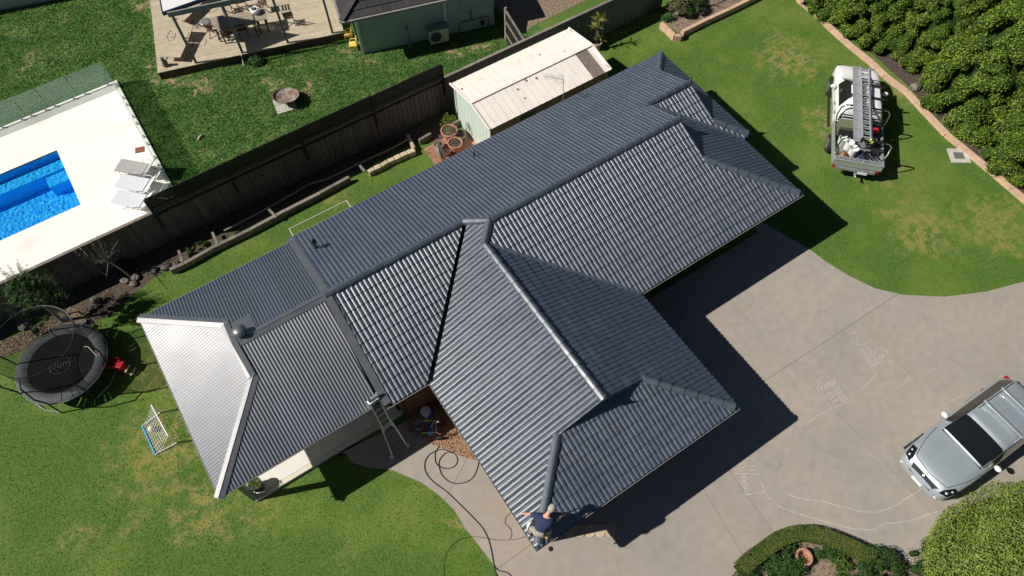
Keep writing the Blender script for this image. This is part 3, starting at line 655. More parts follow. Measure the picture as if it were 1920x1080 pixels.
def plant(name, label, cat, loc, puffs, per, size, m, group=None, trunk=None, kw={}, corek=.78):
    t = thing(name, label, cat, loc, 0, group)
    link('crown', leaves('crown', puffs, per, size, M[m], **kw), t)
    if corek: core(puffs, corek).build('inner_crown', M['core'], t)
    if trunk:
        b = MB(); b.tube([(0, 0, -.05), (0.02, .01, trunk[0] * .5), (0, 0, trunk[0])], [trunk[1], trunk[1] * .8, trunk[1] * .5], 7); b.build('trunk', M['bark'], t)
    return t
def dome_puffs(n, rx, ry, h, r0, r1, z0=0.0, surf=.75):
    out = []
    for i in range(n):
        a = random.random() * 2 * PI; q = math.sqrt(random.random()); r = random.uniform(r0, r1)
        z = z0 + (h - r) * math.sqrt(max(0, 1 - q * q)) * random.uniform(surf, 1)
        out.append((rx * q * math.cos(a), ry * q * math.sin(a), max(z, r * .6), r))
    return out

# ------------------------------------------------------------------ ground
PX0, PX1, PY0, PY1 = -12, -.94, 8.06, 11.42     # pool opening
def holed(name, x0, y0, x1, y1, z, m):
    b = MB(); X = [x0, PX0, PX1, x1]; Y = [y0, PY0, PY1, y1]; vs = [(x, y, z) for y in Y for x in X]
    b.add(vs, [(r * 4 + c, r * 4 + c + 1, r * 4 + c + 5, r * 4 + c + 4) for r in range(3) for c in range(3) if (r, c) != (1, 1)]); return b.build(name, m, kind='structure')
holed('lawn', -200, -200, 300, 300, 0, M['lawn'])
b = MB(); 0 and b.build('lawn', M['lawn'], kind='structure')
FY = 4.44     # line of the boundary fence
holed('neighbour_lawn', -60, FY, 20, 60, .004, M['nlawn'])
b = MB(); b.sheet([g2(958, 78), g2(1000, 48), g2(1500, -190), (30, 60), (18.2, 60), g2(945, 30)], .008); b.build('gravel_yard', M['mulch'], kind='structure')

# concrete: driveway and path, cut into slabs along its joints
px_l = [(505, 945), (590, 835), (650, 852), (660, 868), (690, 877), (735, 882), (790, 905), (822, 928), (850, 955), (872, 990), (895, 1020), (922, 1055), (935, 1080), (960, 1200)]
px_b = [(1280, 1200), (1370, 1082), (1400, 1052), (1450, 1015), (1600, 1035), (1800, 1150), (2150, 1000), (2150, 480)]
px_r = [(1920, 528), (1850, 547), (1770, 557), (1690, 553), (1640, 541), (1590, 517), (1550, 492), (1515, 466), (1456, 433), (1400, 400)]
conc = [g2(*p) for p in px_l[1:]] + [g2(*p) for p in px_b] + [g2(*p) for p in px_r] + [(20.4, -7.7), (13.1, -7.7), (13.1, -12.5), (6.9, -12.5), (6.9, -9.6), g2(893, 863), g2(849, 850), g2(822, 838), g2(804, 829), (5.9, -6.9), (2.9, -6.6)]
# joints: (pixel, pixel)
joints = [((875, 862), (836, 935)), ((1000, 1018), (936, 1064)), ((1373, 890), (1460, 1012)), ((1432, 630), (1560, 765)), ((1436, 713), (1640, 580)), ((1640, 580), (1760, 690)), ((1690, 700), (1790, 640))]
bmx = bmesh.new(); fv = [bmx.verts.new((p[0], p[1], 0)) for p in conc]; bmx.faces.new(fv)
def cut(a, c, seg=None):
    a = Vector((*g2(*a), 0)); c = Vector((*g2(*c), 0)); d = (c - a).normalized(); n = Vector((-d.y, d.x, 0))
    geo = []
    for f in bmx.faces:
        ct = f.calc_center_median(); rng_l = [(v.co - a).dot(d) for v in f.verts]; 
        sd = [(v.co - a).dot(n) for v in f.verts]
        if min(sd) < -.05 and max(sd) > .05 and (seg is None or seg(f)): geo += [f] + list(f.edges) + list(f.verts)
    if geo: bmesh.ops.bisect_plane(bmx, geom=list(set(geo)), plane_co=a, plane_no=n, dist=1e-4)
bmesh.ops.triangulate(bmx, faces=bmx.faces[:]); 
cut((875, 862), (836, 935)); cut((1000, 1018), (936, 1064)); cut((1373, 890), (1460, 1012)); cut((1432, 630), (1560, 765)); cut((1436, 713), (1640, 580))
# group triangles into slabs by side of every joint that separates them
jl = [((875, 862), (836, 935)), ((1000, 1018), (936, 1064)), ((1373, 890), (1460, 1012)), ((1432, 630), (1560, 765)), ((1436, 713), (1640, 580))]
jw = [(Vector(g2(*a)), (Vector(g2(*c)) - Vector(g2(*a))).normalized()) for a, c in jl]
grp = {}
for f in bmx.faces:
    ct = f.calc_center_median(); key = tuple((-d.y * (ct.x - a.x) + d.x * (ct.y - a.y)) > 0 for a, d in jw)
    if ct.x < 12.5: key = key[:2] + (key[2],)
    else: key = (0, 0) + key[2:]
    grp.setdefault(key, []).append([tuple(v.co) for v in f.verts])
drive = MB(); drive.sheet(conc, .012); drive = drive.build('driveway', M['joint'], kind='structure')
slabs = []
for key, tris in grp.items():
    b2 = bmesh.new()
    for t in tris: b2.faces.new([b2.verts.new(v) for v in t])
    bmesh.ops.remove_doubles(b2, verts=b2.verts[:], dist=1e-4); bmesh.ops.recalc_face_normals(b2, faces=b2.faces[:])
    for f in b2.faces:
        if f.normal.z < 0: f.normal_flip()
    bmesh.ops.dissolve_limit(b2, angle_limit=.01, verts=b2.verts[:], edges=b2.edges[:])
    bmesh.ops.inset_region(b2, faces=b2.faces[:], thickness=.005, use_even_offset=True, use_boundary=True)
    rim = [f for f in b2.faces if all(True for v in f.verts) and any(e.is_boundary for e in f.edges)]
    bmesh.ops.delete(b2, geom=rim, context='FACES')
    r = bmesh.ops.extrude_face_region(b2, geom=b2.faces[:])
    up = [v for v in r['geom'] if isinstance(v, bmesh.types.BMVert)]; bmesh.ops.translate(b2, verts=up, vec=(0, 0, .02))
    for v in b2.verts: v.co.z += .011
    bmesh.ops.triangulate(b2, faces=[f for f in b2.faces if len(f.verts) > 4])
    me = bpy.data.meshes.new('concrete_slab'); b2.to_mesh(me); b2.free(); me.materials.append(M['concrete']); link('concrete_slab', me, drive)
SZ = .031     # top of the concrete

# verandah slab with its timber edge
b = MB(); b.prism([(.36, -.6), (5.4, -.6), (5.4, -6.42), (.36, -6.42)], 0, .13); vs_ = b.build('verandah_slab', M['slabtile'], kind='structure')
b = MB(); b.beam((.26, -6.51, .07), (5.6, -6.51, .07), .15, .14); b.build('edge_board', M['cream'], vs_); b = MB(); b.beam((.28, -.6, .07), (.28, -6.43, .07), .12, .14); b.build('edge_board', M['cream'], vs_)

# orange chip bed in the corner
chip = [(6.95, -6.75), (6.9, -9.5), g2(893, 863), g2(875, 859), g2(849, 850), g2(822, 838), g2(804, 829), g2(760, 806), (5.55, -6.85)]
b = MB(); b.sheet(chip, .014); cb = b.build('chip_bed', M['chips'], kind='structure')
def inpoly(X, Y, P):
    ins = np.zeros(len(X), bool); n = len(P)
    for i in range(n):
        x0, y0 = P[i][:2]; x1, y1 = P[(i + 1) % n][:2]
        if y0 == y1: continue
        c = ((y0 > Y) != (y1 > Y)) & (X < (x1 - x0) * (Y - y0) / (y1 - y0) + x0); ins ^= c
    return ins
def scatter(name, P, n, s0, s1, z, mats, jz=.01, kind='stuff', label=None):
    xs = [p[0] for p in P]; ys = [p[1] for p in P]; X = rng.uniform(min(xs), max(xs), n); Y = rng.uniform(min(ys), max(ys), n); k = inpoly(X, Y, P); X, Y = X[k], Y[k]
    c = np.stack([X, Y, np.full(len(X), z) + rng.random(len(X)) * jz], 1); N_ = unit(rng.normal(size=(len(X), 3)) * .5 + np.array([0, 0, 1.])); A = unit(np.cross(N_, rng.normal(size=(len(X), 3)))); B = np.cross(N_, A); sz = rng.uniform(s0, s1, (len(X), 1))
    o = link(name, quads_mesh(name, c, A * sz, B * sz, mats), kind=kind)
    if label: o['label'] = label; o['category'] = 'ground cover'
    return o
scatter('bark_chips', chip, 9000, .02, .045, .02, M['chips2'], .03, label='loose orange and tan chips filling the corner bed beside the path')

# soil and mulch beds
bed_s = [g2(-60, 640), g2(0, 640), g2(40, 612), g2(95, 590), g2(120, 640), g2(205, 590), g2(285, 523), g2(330, 497), g2(395, 463), g2(470, 420), g2(560, 372), g2(640, 335), g2(720, 297), g2(775, 268)]
bed = [(p[0], p[1]) for p in bed_s] + [(13.6, 2.4), (13.8, FY), (-12, FY), (-12, 3)]
b = MB(); b.sheet(bed, .009); b.build('garden_bed', M['soil'], kind='structure')
mul = [g2(-60, 690), g2(0, 640), g2(50, 622), g2(100, 590), g2(130, 575), g2(170, 590), g2(170, 625), g2(130, 632), g2(60, 650), g2(0, 672)]
b = MB(); b.sheet(mul, .014); b.build('mulch_patch', M['mulch'], kind='structure')
scatter('mulch_chips', mul, 5000, .015, .035, .02, M['mulch'], .02, label='pale chip mulch strip between the trampoline and the fence')
b = MB(); b.sheet([g2(795, 280), g2(840, 255), g2(905, 235), g2(925, 262), (13.9, 0.4), (9.8, 0.2), g2(815, 308)], .014); b.build('paved_corner', M['terracotta'], kind='structure')
scatter('red_chips', [g2(795, 283), g2(830, 262), g2(860, 290), g2(830, 306), g2(815, 308)], 1800, .015, .03, .02, M['chips2'], .02, label='reddish chips around the pots by the shed')
mulch2 = [g2(1238, 38), g2(1275, 68), g2(1425, 0), g2(1500, -60), g2(1300, -60)]
b = MB(); b.sheet(mulch2, .1); b.build('raised_bed', M['mulch'], kind='structure')
strip_ = [g2(1500, -60), g2(1512, 0), g2(1600, 70), g2(1700, 160), g2(1760, 225), g2(1840, 300), g2(1930, 385), g2(2080, 520), (44, -20), (44, 8), (33, 8)]
b = MB(); b.sheet(strip_, .009); b.build('conifer_bed', M['soil'], kind='structure')
gard = [g2(1380, 1075), g2(1420, 1045), g2(1470, 1012), g2(1530, 1003), g2(1600, 1025), g2(1700, 1050), g2(1760, 1150), g2(1350, 1150)]
b = MB(); b.sheet(gard, .06); b.build('shrub_bed', M['mulch'], kind='structure')

# grass blades: one triangle each, all over both lawns
def blades(name, box, n, excl, m, h0, h1, wd, label, jit=.5, bare=()):
    X = rng.uniform(box[0], box[1], n); Y = rng.uniform(box[2], box[3], n); keep = np.ones(n, bool)
    Xj = X + rng.normal(size=n) * .035; Yj = Y + rng.normal(size=n) * .035
    for P in excl: keep &= ~inpoly(Xj, Yj, P)
    for (bx, by, br, bs) in bare:
        keep &= rng.random(n) > bs * .9 * np.clip(1 - np.hypot(X - bx, Y - by) / br, 0, 1)
    # only where the photograph looks
    D = np.stack([X - CAMPOS.x, Y - CAMPOS.y, np.full(n, -CAMPOS.z)], 1) @ np.array(CAMROT)
    u = FPX * D[:, 0] / -D[:, 2]; v = FPX * D[:, 1] / -D[:, 2]; keep &= (abs(u) < 1120) & (abs(v) < 700)
    X, Y = X[keep], Y[keep]; n = len(X)
    P0 = np.stack([X, Y, np.zeros(n)], 1); a = rng.random(n) * 2 * PI; wv = np.stack([np.cos(a), np.sin(a), np.zeros(n)], 1) * (wd * (.6 + .8 * rng.random((n, 1))))
    tip = P0 + np.concatenate([rng.normal(size=(n, 2)) * jit * h1, (h0 + (h1 - h0) * rng.random((n, 1)))], 1)
    V = np.stack([P0 - wv, P0 + wv, tip], 1).reshape(-1, 3).astype(np.float32)
    me = bpy.data.meshes.new(name); me.vertices.add(3 * n); me.vertices.foreach_set('co', V.ravel()); me.loops.add(3 * n); me.loops.foreach_set('vertex_index', np.arange(3 * n, dtype=np.int32))
    me.polygons.add(n); me.polygons.foreach_set('loop_start', np.arange(0, 3 * n, 3, dtype=np.int32)); me.polygons.foreach_set('loop_total', np.full(n, 3, np.int32)); me.materials.append(m); me.update(calc_edges=True)
    o = link(name, me, kind='stuff'); o['label'] = label; o['category'] = 'grass'
hs = [(2, -.3), (21.2, -.3), (21.2, -5.2), (20.8, -8.0), (13.4, -8.0), (13.4, -12.7), (6.8, -12.7), (6.8, -6.7), (.2, -6.55), (.2, -.5)]
blades('grass', (-9, 34, -20, 4.4), 340000, [conc, hs, bed, strip_, gard, mulch2, chip, mul], M['blade'], .01, .035, .014, 'short sunlit lawn grass around the house')
deckP = [g2(296, 137, 0), g2(645, 62, 0), (13, 20), (5.7, 20)]
poolP = [(-12, 4.4), (2.35, 4.4), (2.35, 13.95), (-12, 13.95)]
# tufty grass: blades gathered in clumps
blades('grass', (-9, 19, 4.4, 24), 230000, [deckP, poolP, [(12.36, 9.3), (18.2, 7.2), (22, 20), (14, 20)]], M['nblade'], .03, .12, .022, 'long tufty grass of the neighbouring yard', .6, npatch)

# kerb edging along the conifers: concrete lengths
kb = [(1497, -2), (1530, 25), (1560, 55), (1600, 90), (1635, 118), (1660, 142), (1700, 172), (1740, 215), (1775, 252), (1822, 290), (1870, 330), (1925, 377), (2000, 445)]
kt = [g(x, y, .08) for x, y in kb]; kerb = thing('garden_edging', 'pinkish concrete garden edging curving past the conifer hedge', 'edging', kt[5])
seg = []
for a, c in zip(kt[:-1], kt[1:]):
    n = max(1, int((c - a).length / .62))
    for i in range(n): seg.append((a.lerp(c, i / n), a.lerp(c, (i + 1) / n)))
for a, c in seg:
    d = (c - a).normalized() * .006; b = MB(); z = Vector((0, 0, -.03 + random.uniform(-.006, .004))); b.beam(a + d + z, c - d + z, .27, .13); b.build('edging_block', M['kerb'], kerb, world=True, bevel=0)
# faded line marks worn into the lawn
c2 = lambda x, y: g2(1400 + x / 10.8, 40 + y / 10.8)
lines = [[(535, 140), (650, 250)], [(650, 260), (320, 430)], [(800, 400), (340, 650)], [(960, 540), (430, 820)], [(1130, 660), (720, 890)], [(820, 400), (950, 520)], [(1020, 570), (1140, 670)], [(1040, 740), (1200, 680), (1300, 780)], [(1050, 790), (1140, 870), (1290, 800)], [(480, 900), (580, 980), (700, 900)], [(430, 150), (350, 205)], [(650, 250), (800, 390)]]
b = MB()
for l in lines: b.ribbon([c2(*p) for p in l], .07, .0305)
M['mark'] = seethrough('worn_lawn_mark', (.36, .38, .15), .4, .9, .1); chalk_noise(M['mark'], .0, .6)
tag(b.build('lawn_marking', M['mark']), 'pale hopscotch-like lines worn into the lawn left of the white ute', 'lawn marking')
# ------------------------------------------------------------------ boundary fence and lattice screen
fence = thing('paling_fence', 'long weathered grey timber paling fence with capping between the two yards', 'fence', (8, FY, 0))
def paling(me_cache={}):
    if 'm' not in me_cache:
        b = MB(); b.box((0, 0, .88), (.112, .018, 1.76)); me = bpy.data.meshes.new('paling'); me.from_pydata([tuple(v) for v in b.v], [], b.f); me.materials.append(M['paling']); me_cache['m'] = me
    return me_cache['m']
FX = Matrix.Translation((-8, -FY, 0)); x = -7.2; kk = 0
while x < 13.65 and kk < 292:
    link('paling', paling(), fence, FX @ Matrix.Translation((x, FY + (.012 if kk % 2 else -.008), random.uniform(-.02, .0))) @ Matrix.Rotation(random.uniform(-.006, .006), 4, 'Y')); x += .1; kk += 1
b = MB()
for z in (.35, .9, 1.5): b.beam((-7.3, FY + .04, z), (25.6, FY + .04, z), .04, .07)
b.build('fence_rail', M['paling'], fence, world=True)
for i in range(12):
    b = MB(); x0 = -7.2 + i * 2.745; b.beam((x0 + .004, FY, 1.785), (x0 + 2.741, FY, 1.785 + random.uniform(-.004, .004)), .12, .035); b.build('fence_capping', M['timber'], fence, world=True)
    b = MB(); b.box((x0 + .05, FY + .07, .88), (.1, .07, 1.76)); b.build('fence_post', M['paling'], fence, world=True)
b = MB(); x = 13.66
while x < 25.6: b.box((x, FY + (.012 if random.random() < .5 else -.008), .88), (.098, .018, 1.76)); x += .1
b.build('far_palings', M['paling_g'], fence, world=True, kind='stuff')
# lattice: four framed panels bolted on top of the fence
lat = thing('lattice_screen', 'black diagonal lattice screen raised on top of the paling fence', 'lattice', (7.5, FY, 1.8))
xs = [1.55, 4.5, 7.45, 10.55, 13.72]; tops = [2.55, 2.62, 2.56, 2.62, 2.5]
for i in range(4):
    x0, x1 = xs[i] + .03, xs[i + 1] - .03; z0, z1 = 1.62, (tops[i] + tops[i + 1]) / 2; b = MB(); y = FY - .05
    h = z1 - z0; st = .062; n = int((x1 - x0 + h) / st)
    for s in (-1, 1):
        for k in range(n):
            a0 = x0 - h + k * st if s > 0 else x0 + k * st
            # from bottom (a0) to top (a0 + s h), clipped in x
            pb, pt = (a0, z0), (a0 + s * h, z1)
            t0, t1 = 0.0, 1.0
            dx = pt[0] - pb[0]
            for lim, sg in ((x0, 1), (x1, -1)):
                f0 = sg * (pb[0] - lim); f1 = sg * (pt[0] - lim)
                if f0 < 0 and f1 < 0: t0 = 2
                elif f0 < 0: t0 = max(t0, f0 / (f0 - f1))
                elif f1 < 0: t1 = min(t1, f0 / (f0 - f1))
            if t0 >= t1: continue
            p = Vector((pb[0] + dx * t0, y + s * .006, z0 + h * t0)); q = Vector((pb[0] + dx * t1, y + s * .006, z0 + h * t1))
            sd = Vector((q.z - p.z, 0, -(q.x - p.x))).normalized() * .019
            b.add([p - sd, q - sd, q + sd, p + sd], [(0, 1, 2, 3)])
    pn = b.build('lattice_panel', M['lattice'], lat, world=True); pn['kind'] = 'stuff'
    b = MB()
    for z in (z0, (z0 + z1) / 2 - .06, z1): b.beam((x0, y, z), (x1, y, z), .03, .04)
    b.build('lattice_rail', M['lattice'], lat, world=True)
for i, x in enumerate(xs):
    b = MB(); b.box((x, FY - .06, (.9 + tops[i]) / 2 + .0), (.07, .06, tops[i] - .9)); b.build('lattice_post', M['lattice'], lat, world=True)

# ------------------------------------------------------------------ shed
sz_ = 2.0; sx0, sx1, sy0, sy1 = 13.72, 19.58, .88, 3.75
shed = thing('garden_shed', 'cream roofed mint green steel garden shed with brown skylight strip', 'shed', ((sx0 + sx1) / 2, (sy0 + sy1) / 2, 0))
ym = (sy0 + sy1) / 2 - .12; zr_ = 2.28; ns = 20; dx = (sx1 - sx0) / ns
for i in range(ns):
    for (ya, za, yb, zb) in ((sy0 - .04, sz_, ym, zr_), (ym, zr_, sy1 + .04, sz_)):
        b = MB(); xa, xb = sx0 + i * dx, sx0 + (i + 1) * dx; hl = .012
        P = [Vector((xa, ya, za)), Vector((xb - .004, ya, za)), Vector((xb - .004, yb, zb)), Vector((xa, yb, zb))]; up = Vector((0, 0, hl))
        b.add([P[0], P[1], P[2], P[3], P[0] + up, P[3] + up, P[0] + up + Vector((.03, 0, 0)), P[3] + up + Vector((.03, 0, 0)), P[0] + Vector((.045, 0, 0)), P[3] + Vector((.045, 0, 0))], [(8, 1, 2, 9), (0, 4, 5, 3), (4, 6, 7, 5), (6, 8, 9, 7)])
        sky_ = ya < ym and i in (17, 18)
        b.build('roof_panel', M['skylight'] if sky_ else M['shedroof'], shed, world=True)
b = MB(); b.beam((sx0, ym, zr_ + .03), (sx1, ym, zr_ + .03), .14, .025); b.build('shed_ridge', M['shedroof'], shed, world=True)
for xx in (sx0 - .01, sx1 + .01):
    for (ya, za, yb, zb) in ((sy0 - .05, sz_, ym, zr_), (ym, zr_, sy1 + .05, sz_)):
        b = MB(); b.beam((xx, ya, za + .01), (xx, yb, zb + .01), .06, .07); b.build('barge_trim', M['shedroof'], shed, world=True)
# end wall of upright mint panels, stepped up to the gable
npn = 10; wy0, wy1 = sy0 + .03, sy1 - .03; dy = (wy1 - wy0) / npn
for i in range(npn):
    ya, yb = wy0 + i * dy, wy0 + (i + 1) * dy - .012; zt = lambda y: (sz_ + (zr_ - sz_) * (y - sy0) / (ym - sy0) if y < ym else sz_ + (zr_ - sz_) * (sy1 - y) / (sy1 - ym)) - .03
    b = MB(); xx = sx0 + .06; b.add([(xx, ya, 0), (xx, yb, 0), (xx, yb, zt(yb)), (xx, ya, zt(ya)), (xx + .03, ya - .006, 0), (xx + .03, yb + .006, 0), (xx + .03, yb + .006, zt(yb)), (xx + .03, ya - .006, zt(ya))], [(3, 2, 1, 0), (0, 1, 5, 4), (1, 2, 6, 5), (2, 3, 7, 6), (3, 0, 4, 7)]); b.build('wall_panel', M['shedwall'], shed, world=True)
b = MB()
for i in range(16): b.box((sx0 + .25 + i * .36, sy0 + .05, 1.0), (.345, .03, 1.97))
b.box(((sx0 + sx1) / 2, sy1 - .05, 1.0), (sx1 - sx0 - .1, .03, 1.97)); b.box((sx1 - .05, (sy0 + sy1) / 2, 1.05), (.03, 2.7, 2.05)); b.build('side_wall', M['shedside'], shed, world=True)
b = MB(); b.box((15.55, sy0 + .022, 1.55), (.85, .03, .5)); w_ = b.build('shed_window', M['cream'], shed, world=True); b = MB(); b.box((15.55, sy0 + .0, 1.55), (.76, .03, .42)); b.build('pane', M['glass'], w_, world=True)
b = MB(); p_ = Vector((sx0 - .02, sy1 - .2, 0)); b.tube([p_, p_ + Vector((0, 0, 1.95))], .03, 6); b.build('downpipe', M['dark'], shed, world=True)
for (px, py) in ((1012, 103), (1058, 97), (985, 150), (1005, 146), (970, 167), (984, 184), (866, 167)):
    zz = 2.14; q = g(px, py, zz); 
    zz = sz_ + (zr_ - sz_) * ((q.y - sy0) / (ym - sy0) if q.y < ym else (sy1 - q.y) / (sy1 - ym)) + .012; q = g(px, py, zz)
    b = MB(); b.lathe([(.055, 0), (.03, .012), (.001, .014)], (q.x, q.y, zz), 7); b.build('roof_debris', M['rust'], shed, world=True)

# ------------------------------------------------------------------ garden bed edging
wall = thing('garden_bed_wall', 'low timber sleeper edging wall along the shaded garden bed', 'garden wall', g(520, 398))
wp = [(318, 506), (345, 494), (395, 466), (470, 430), (535, 395), (600, 362), (655, 332)]
wpt = [g(x, y, .28) for x, y in wp]
for a, c in zip(wpt[:-1], wpt[1:]):
    n = max(1, round((c - a).length / 1.3))
    for i in range(n):
        p = a.lerp(c, i / n); q = a.lerp(c, (i + 1) / n); e = (q - p).normalized() * .008
        for z in (.06, .165, .26): b = MB(); o_ = Vector((0, random.uniform(-.01, .01), z - .28)); b.beam(p + e + o_, q - e + o_, .13 if z > .2 else .11, .098); b.build('sleeper', M['timber'], wall, world=True)
for (x0, y0, x1, y1) in ((500, 388, 518, 408), (670, 305, 684, 322), (335, 470, 342, 492), (398, 436, 408, 458)):
    b = MB(); b.beam(g(x0, y0, .3), g(x1, y1, .3), .09, .07); b.build('divider_board', M['timber'], wall, world=True)
b = MB()
bk = [(420, 433), (470, 407), (520, 380), (580, 345), (615, 335), (680, 303), (735, 278), (770, 258)]
for a, c in zip(bk[:-1], bk[1:]): b.beam(g(*a, .3), g(*c, .3), .05, .05)
b.build('rear_sleeper', M['timber'], wall, world=True)
sw = thing('sandstone_edging', 'row of cream sandstone blocks ending the sleeper wall by the pots', 'garden wall', g(730, 310))
sp = [(690, 322), (702, 315), (714, 310), (727, 302), (739, 297), (751, 291), (763, 286), (778, 280)]
for i, (a, c) in enumerate(zip(sp[:-1], sp[1:])):
    p, q = g(*a, .25), g(*c, .25); d = (q - p).normalized() * .012; b = MB(); b.beam(p + d + Vector((0, 0, -.12)), q - d + Vector((0, 0, -.12)), .2 + random.uniform(-.03, .03), .27); b.build('sandstone_block', M['stone'], sw, world=True, bevel=.02)
p, q = g(776, 277, .25), g(764, 252, .25); b = MB(); b.beam(p - Vector((0, 0, .12)), q - Vector((0, 0, .12)), .14, .26); b.build('sandstone_block', M['stone'], sw, world=True, bevel=.02)
# slatted edging pieces beside the pots
for k, (x0, y0, x1, y1) in enumerate(((785, 262, 808, 249), (847, 232, 866, 222))):
    p, q = g(x0, y0, .3), g(x1, y1, .3); t = thing('brick_edging', ('brick on edge border left of the pots', 'brick on edge border behind the tallest potted plant')[k], 'edging', p)
    n = 9
    for i in range(n):
        c = p.lerp(q, (i + .5) / n); b = MB(); b.beam(c + Vector((0, 0, -.3)), c + Vector((0, 0, 0)), .05, .11, up=(q - p).normalized().cross(Vector((0, 0, 1)))); b.build('edging_brick', M['timber'], t, world=True)
# raised corner bed top right: edging of tan blocks
rb = thing('raised_bed_edging', 'tan block edging round the raised shrub bed at the lawn corner', 'edging', g(1270, 68))
ed = [(1240, 42), (1252, 52), (1266, 66), (1278, 66), (1280, 58), (1320, 38), (1370, 15), (1425, -12), (1480, -40)]
for a, c in zip(ed[:-1], ed[1:]):
    p, q = g(*a, .3), g(*c, .3); n = max(1, round((q - p).length / .6))
    for i in range(n):
        s0, s1 = p.lerp(q, i / n), p.lerp(q, (i + 1) / n); d = (s1 - s0).normalized() * .008; b = MB(); b.beam(s0 + d - Vector((0, 0, .15)), s1 - d - Vector((0, 0, .15)), .16, .30); b.build('edging_block', M['kerb'], rb, world=True)
# rocks in the left bed
for k, (x, y, r) in enumerate(((156, 610, .22), (150, 620, .16), (140, 628, .15), (47, 608, .3), (235, 528, .18), (256, 522, .2), (252, 534, .17), (290, 508, .16), (312, 502, .2), (330, 497, .16), (180, 565, .2), (120, 600, .14))):
    b = MB(); b.ball((0, 0, r * .35), (r, r * .75, r * .5), 9, 6)
    for i, v in enumerate(b.v): b.v[i] = v * (1 + random.uniform(-.14, .14))
    lab = ['rock at the end of the sleeper wall, largest of three', 'rock at the end of the sleeper wall, middle of three', 'rock nearest the trampoline mulch by the sleeper wall end', 'round grey boulder at the edge of the mulch behind the trampoline', 'rock just below the bare tree trunk', 'rock right of the bare tree foot, larger one', 'rock right of the bare tree foot, lower one', 'small rock left of the low grey green plant', 'rock beside the first divider board', 'small rock touching the first divider board', 'rock in the shade between bare tree and feathery conifer', 'small rock under the feathery conifer'][k]
    o = b.build('rock', M['rock'], smooth=False); o.location = g(x, y); o.rotation_euler.z = random.random() * 6; tag(o, lab, 'rock', 'rocks in the shaded garden bed' if k != 3 else None)

# ------------------------------------------------------------------ plants
def potted(name, x, y, r, h, label, plantf, z=0.0, m='terracotta'):
    """pot whose rim centre shows at pixel x, y"""
    q = g(x, y, h); t = thing(name, label, 'potted plant', (q.x, q.y, z))
    b = MB(); b.lathe([(r * .72, 0), (r * .95, h - .07), (r * 1.06, h - .07), (r * 1.08, h), (r * .93, h), (r * .9, h - .06), (.001, h - .06)], (0, 0, 0), 20); b.build('pot', M[m], t, smooth=False)
    b = MB(); b.lathe([(r * .9, h - .05), (.001, h - .045)], (0, 0, 0), 12); b.build('potting_soil', M['soil'], t)
    if plantf: plantf(t, h)
    return t
def twigs(t, h, n, L, lift=.6, m='bark', r=.008):
    b = MB()
    for i in range(n):
        a = random.random() * 6.28; e = Vector((math.cos(a) * (1 - lift), math.sin(a) * (1 - lift), lift)) * L * random.uniform(.6, 1.1); b.tube([(0, 0, h - .05), e * .5 + Vector((0, 0, h)), e + Vector((random.uniform(-.05, .05), 0, h))], [r, r * .7, r * .3], 5)
    b.build('stem', M[m], t)
def citrus(t, h):
    twigs(t, h, 5, .7); link('foliage', leaves('foliage', [(random.uniform(-.28, .28), random.uniform(-.28, .28), h + random.uniform(.25, .85), random.uniform(.1, .17)) for _ in range(13)], 110, .045, M['citrus'], flat=.1, upper=-1), t)
potted('potted_plant', 842, 244, .33, .5, 'large terracotta pot with a leafy citrus bush by the green shed', citrus)
potted('potted_plant', 853, 267, .29, .45, 'terracotta pot with low dark rosette plant nearest the roof edge', lambda t, h: link('foliage', leaves('foliage', [(.05, 0, h, .1), (-.06, .05, h, .08)], 300, .04, M['darkshrub']), t))
potted('potted_plant', 862, 252, .25, .35, 'dark green glazed pot with bare stem between two terracotta pots', lambda t, h: twigs(t, h, 3, .4), m='olive')
potted('potted_plant', 822, 270, .2, .32, 'small terracotta pot with grey spiky twigs at the left of the group', lambda t, h: twigs(t, h, 9, .35, .5, 'straw', .012))
potted('potted_plant', 838, 284, .14, .25, 'little brown pot with olive tuft beside the satellite dish', lambda t, h: link('foliage', leaves('foliage', [(0, 0, h + .05, .11)], 300, .03, M['darkshrub']), t), m='brownpaint')
potted('potted_plant', 1120, 79, .19, .4, 'tan pot with tall spiky yucca beside the shed end wall', None, m='stone')
yt = [o for o in COL.objects if o.name.startswith('potted_plant') and 'yucca' in o.get('label', '')][0]
b = MB(); b.tube([(0, 0, .3), (.02, .03, .9), (.05, .1, 1.55)], .035, 6); b.tube([(0, 0, .3), (-.1, .0, .8), (-.12, .02, 1.25)], .03, 6); b.build('stem', M['straw'], yt)
C_ = []; A_ = []; B_ = []
for (hx, hy, hz, n) in ((.05, .1, 1.6, 34), (-.12, .02, 1.3, 22), (.1, .0, .6, 18)):
    for i in range(n):
        d = Vector((random.gauss(0, 1), random.gauss(0, 1), random.uniform(-.3, 1.1))).normalized(); L = random.uniform(.13, .22); C_.append(Vector((hx, hy, hz)) + d * L); A_.append(d * L); B_.append(d.orthogonal().normalized() * .028)
link('foliage', quads_mesh('foliage', np.array(C_), np.array(A_), np.array(B_), M['yucca']), yt)

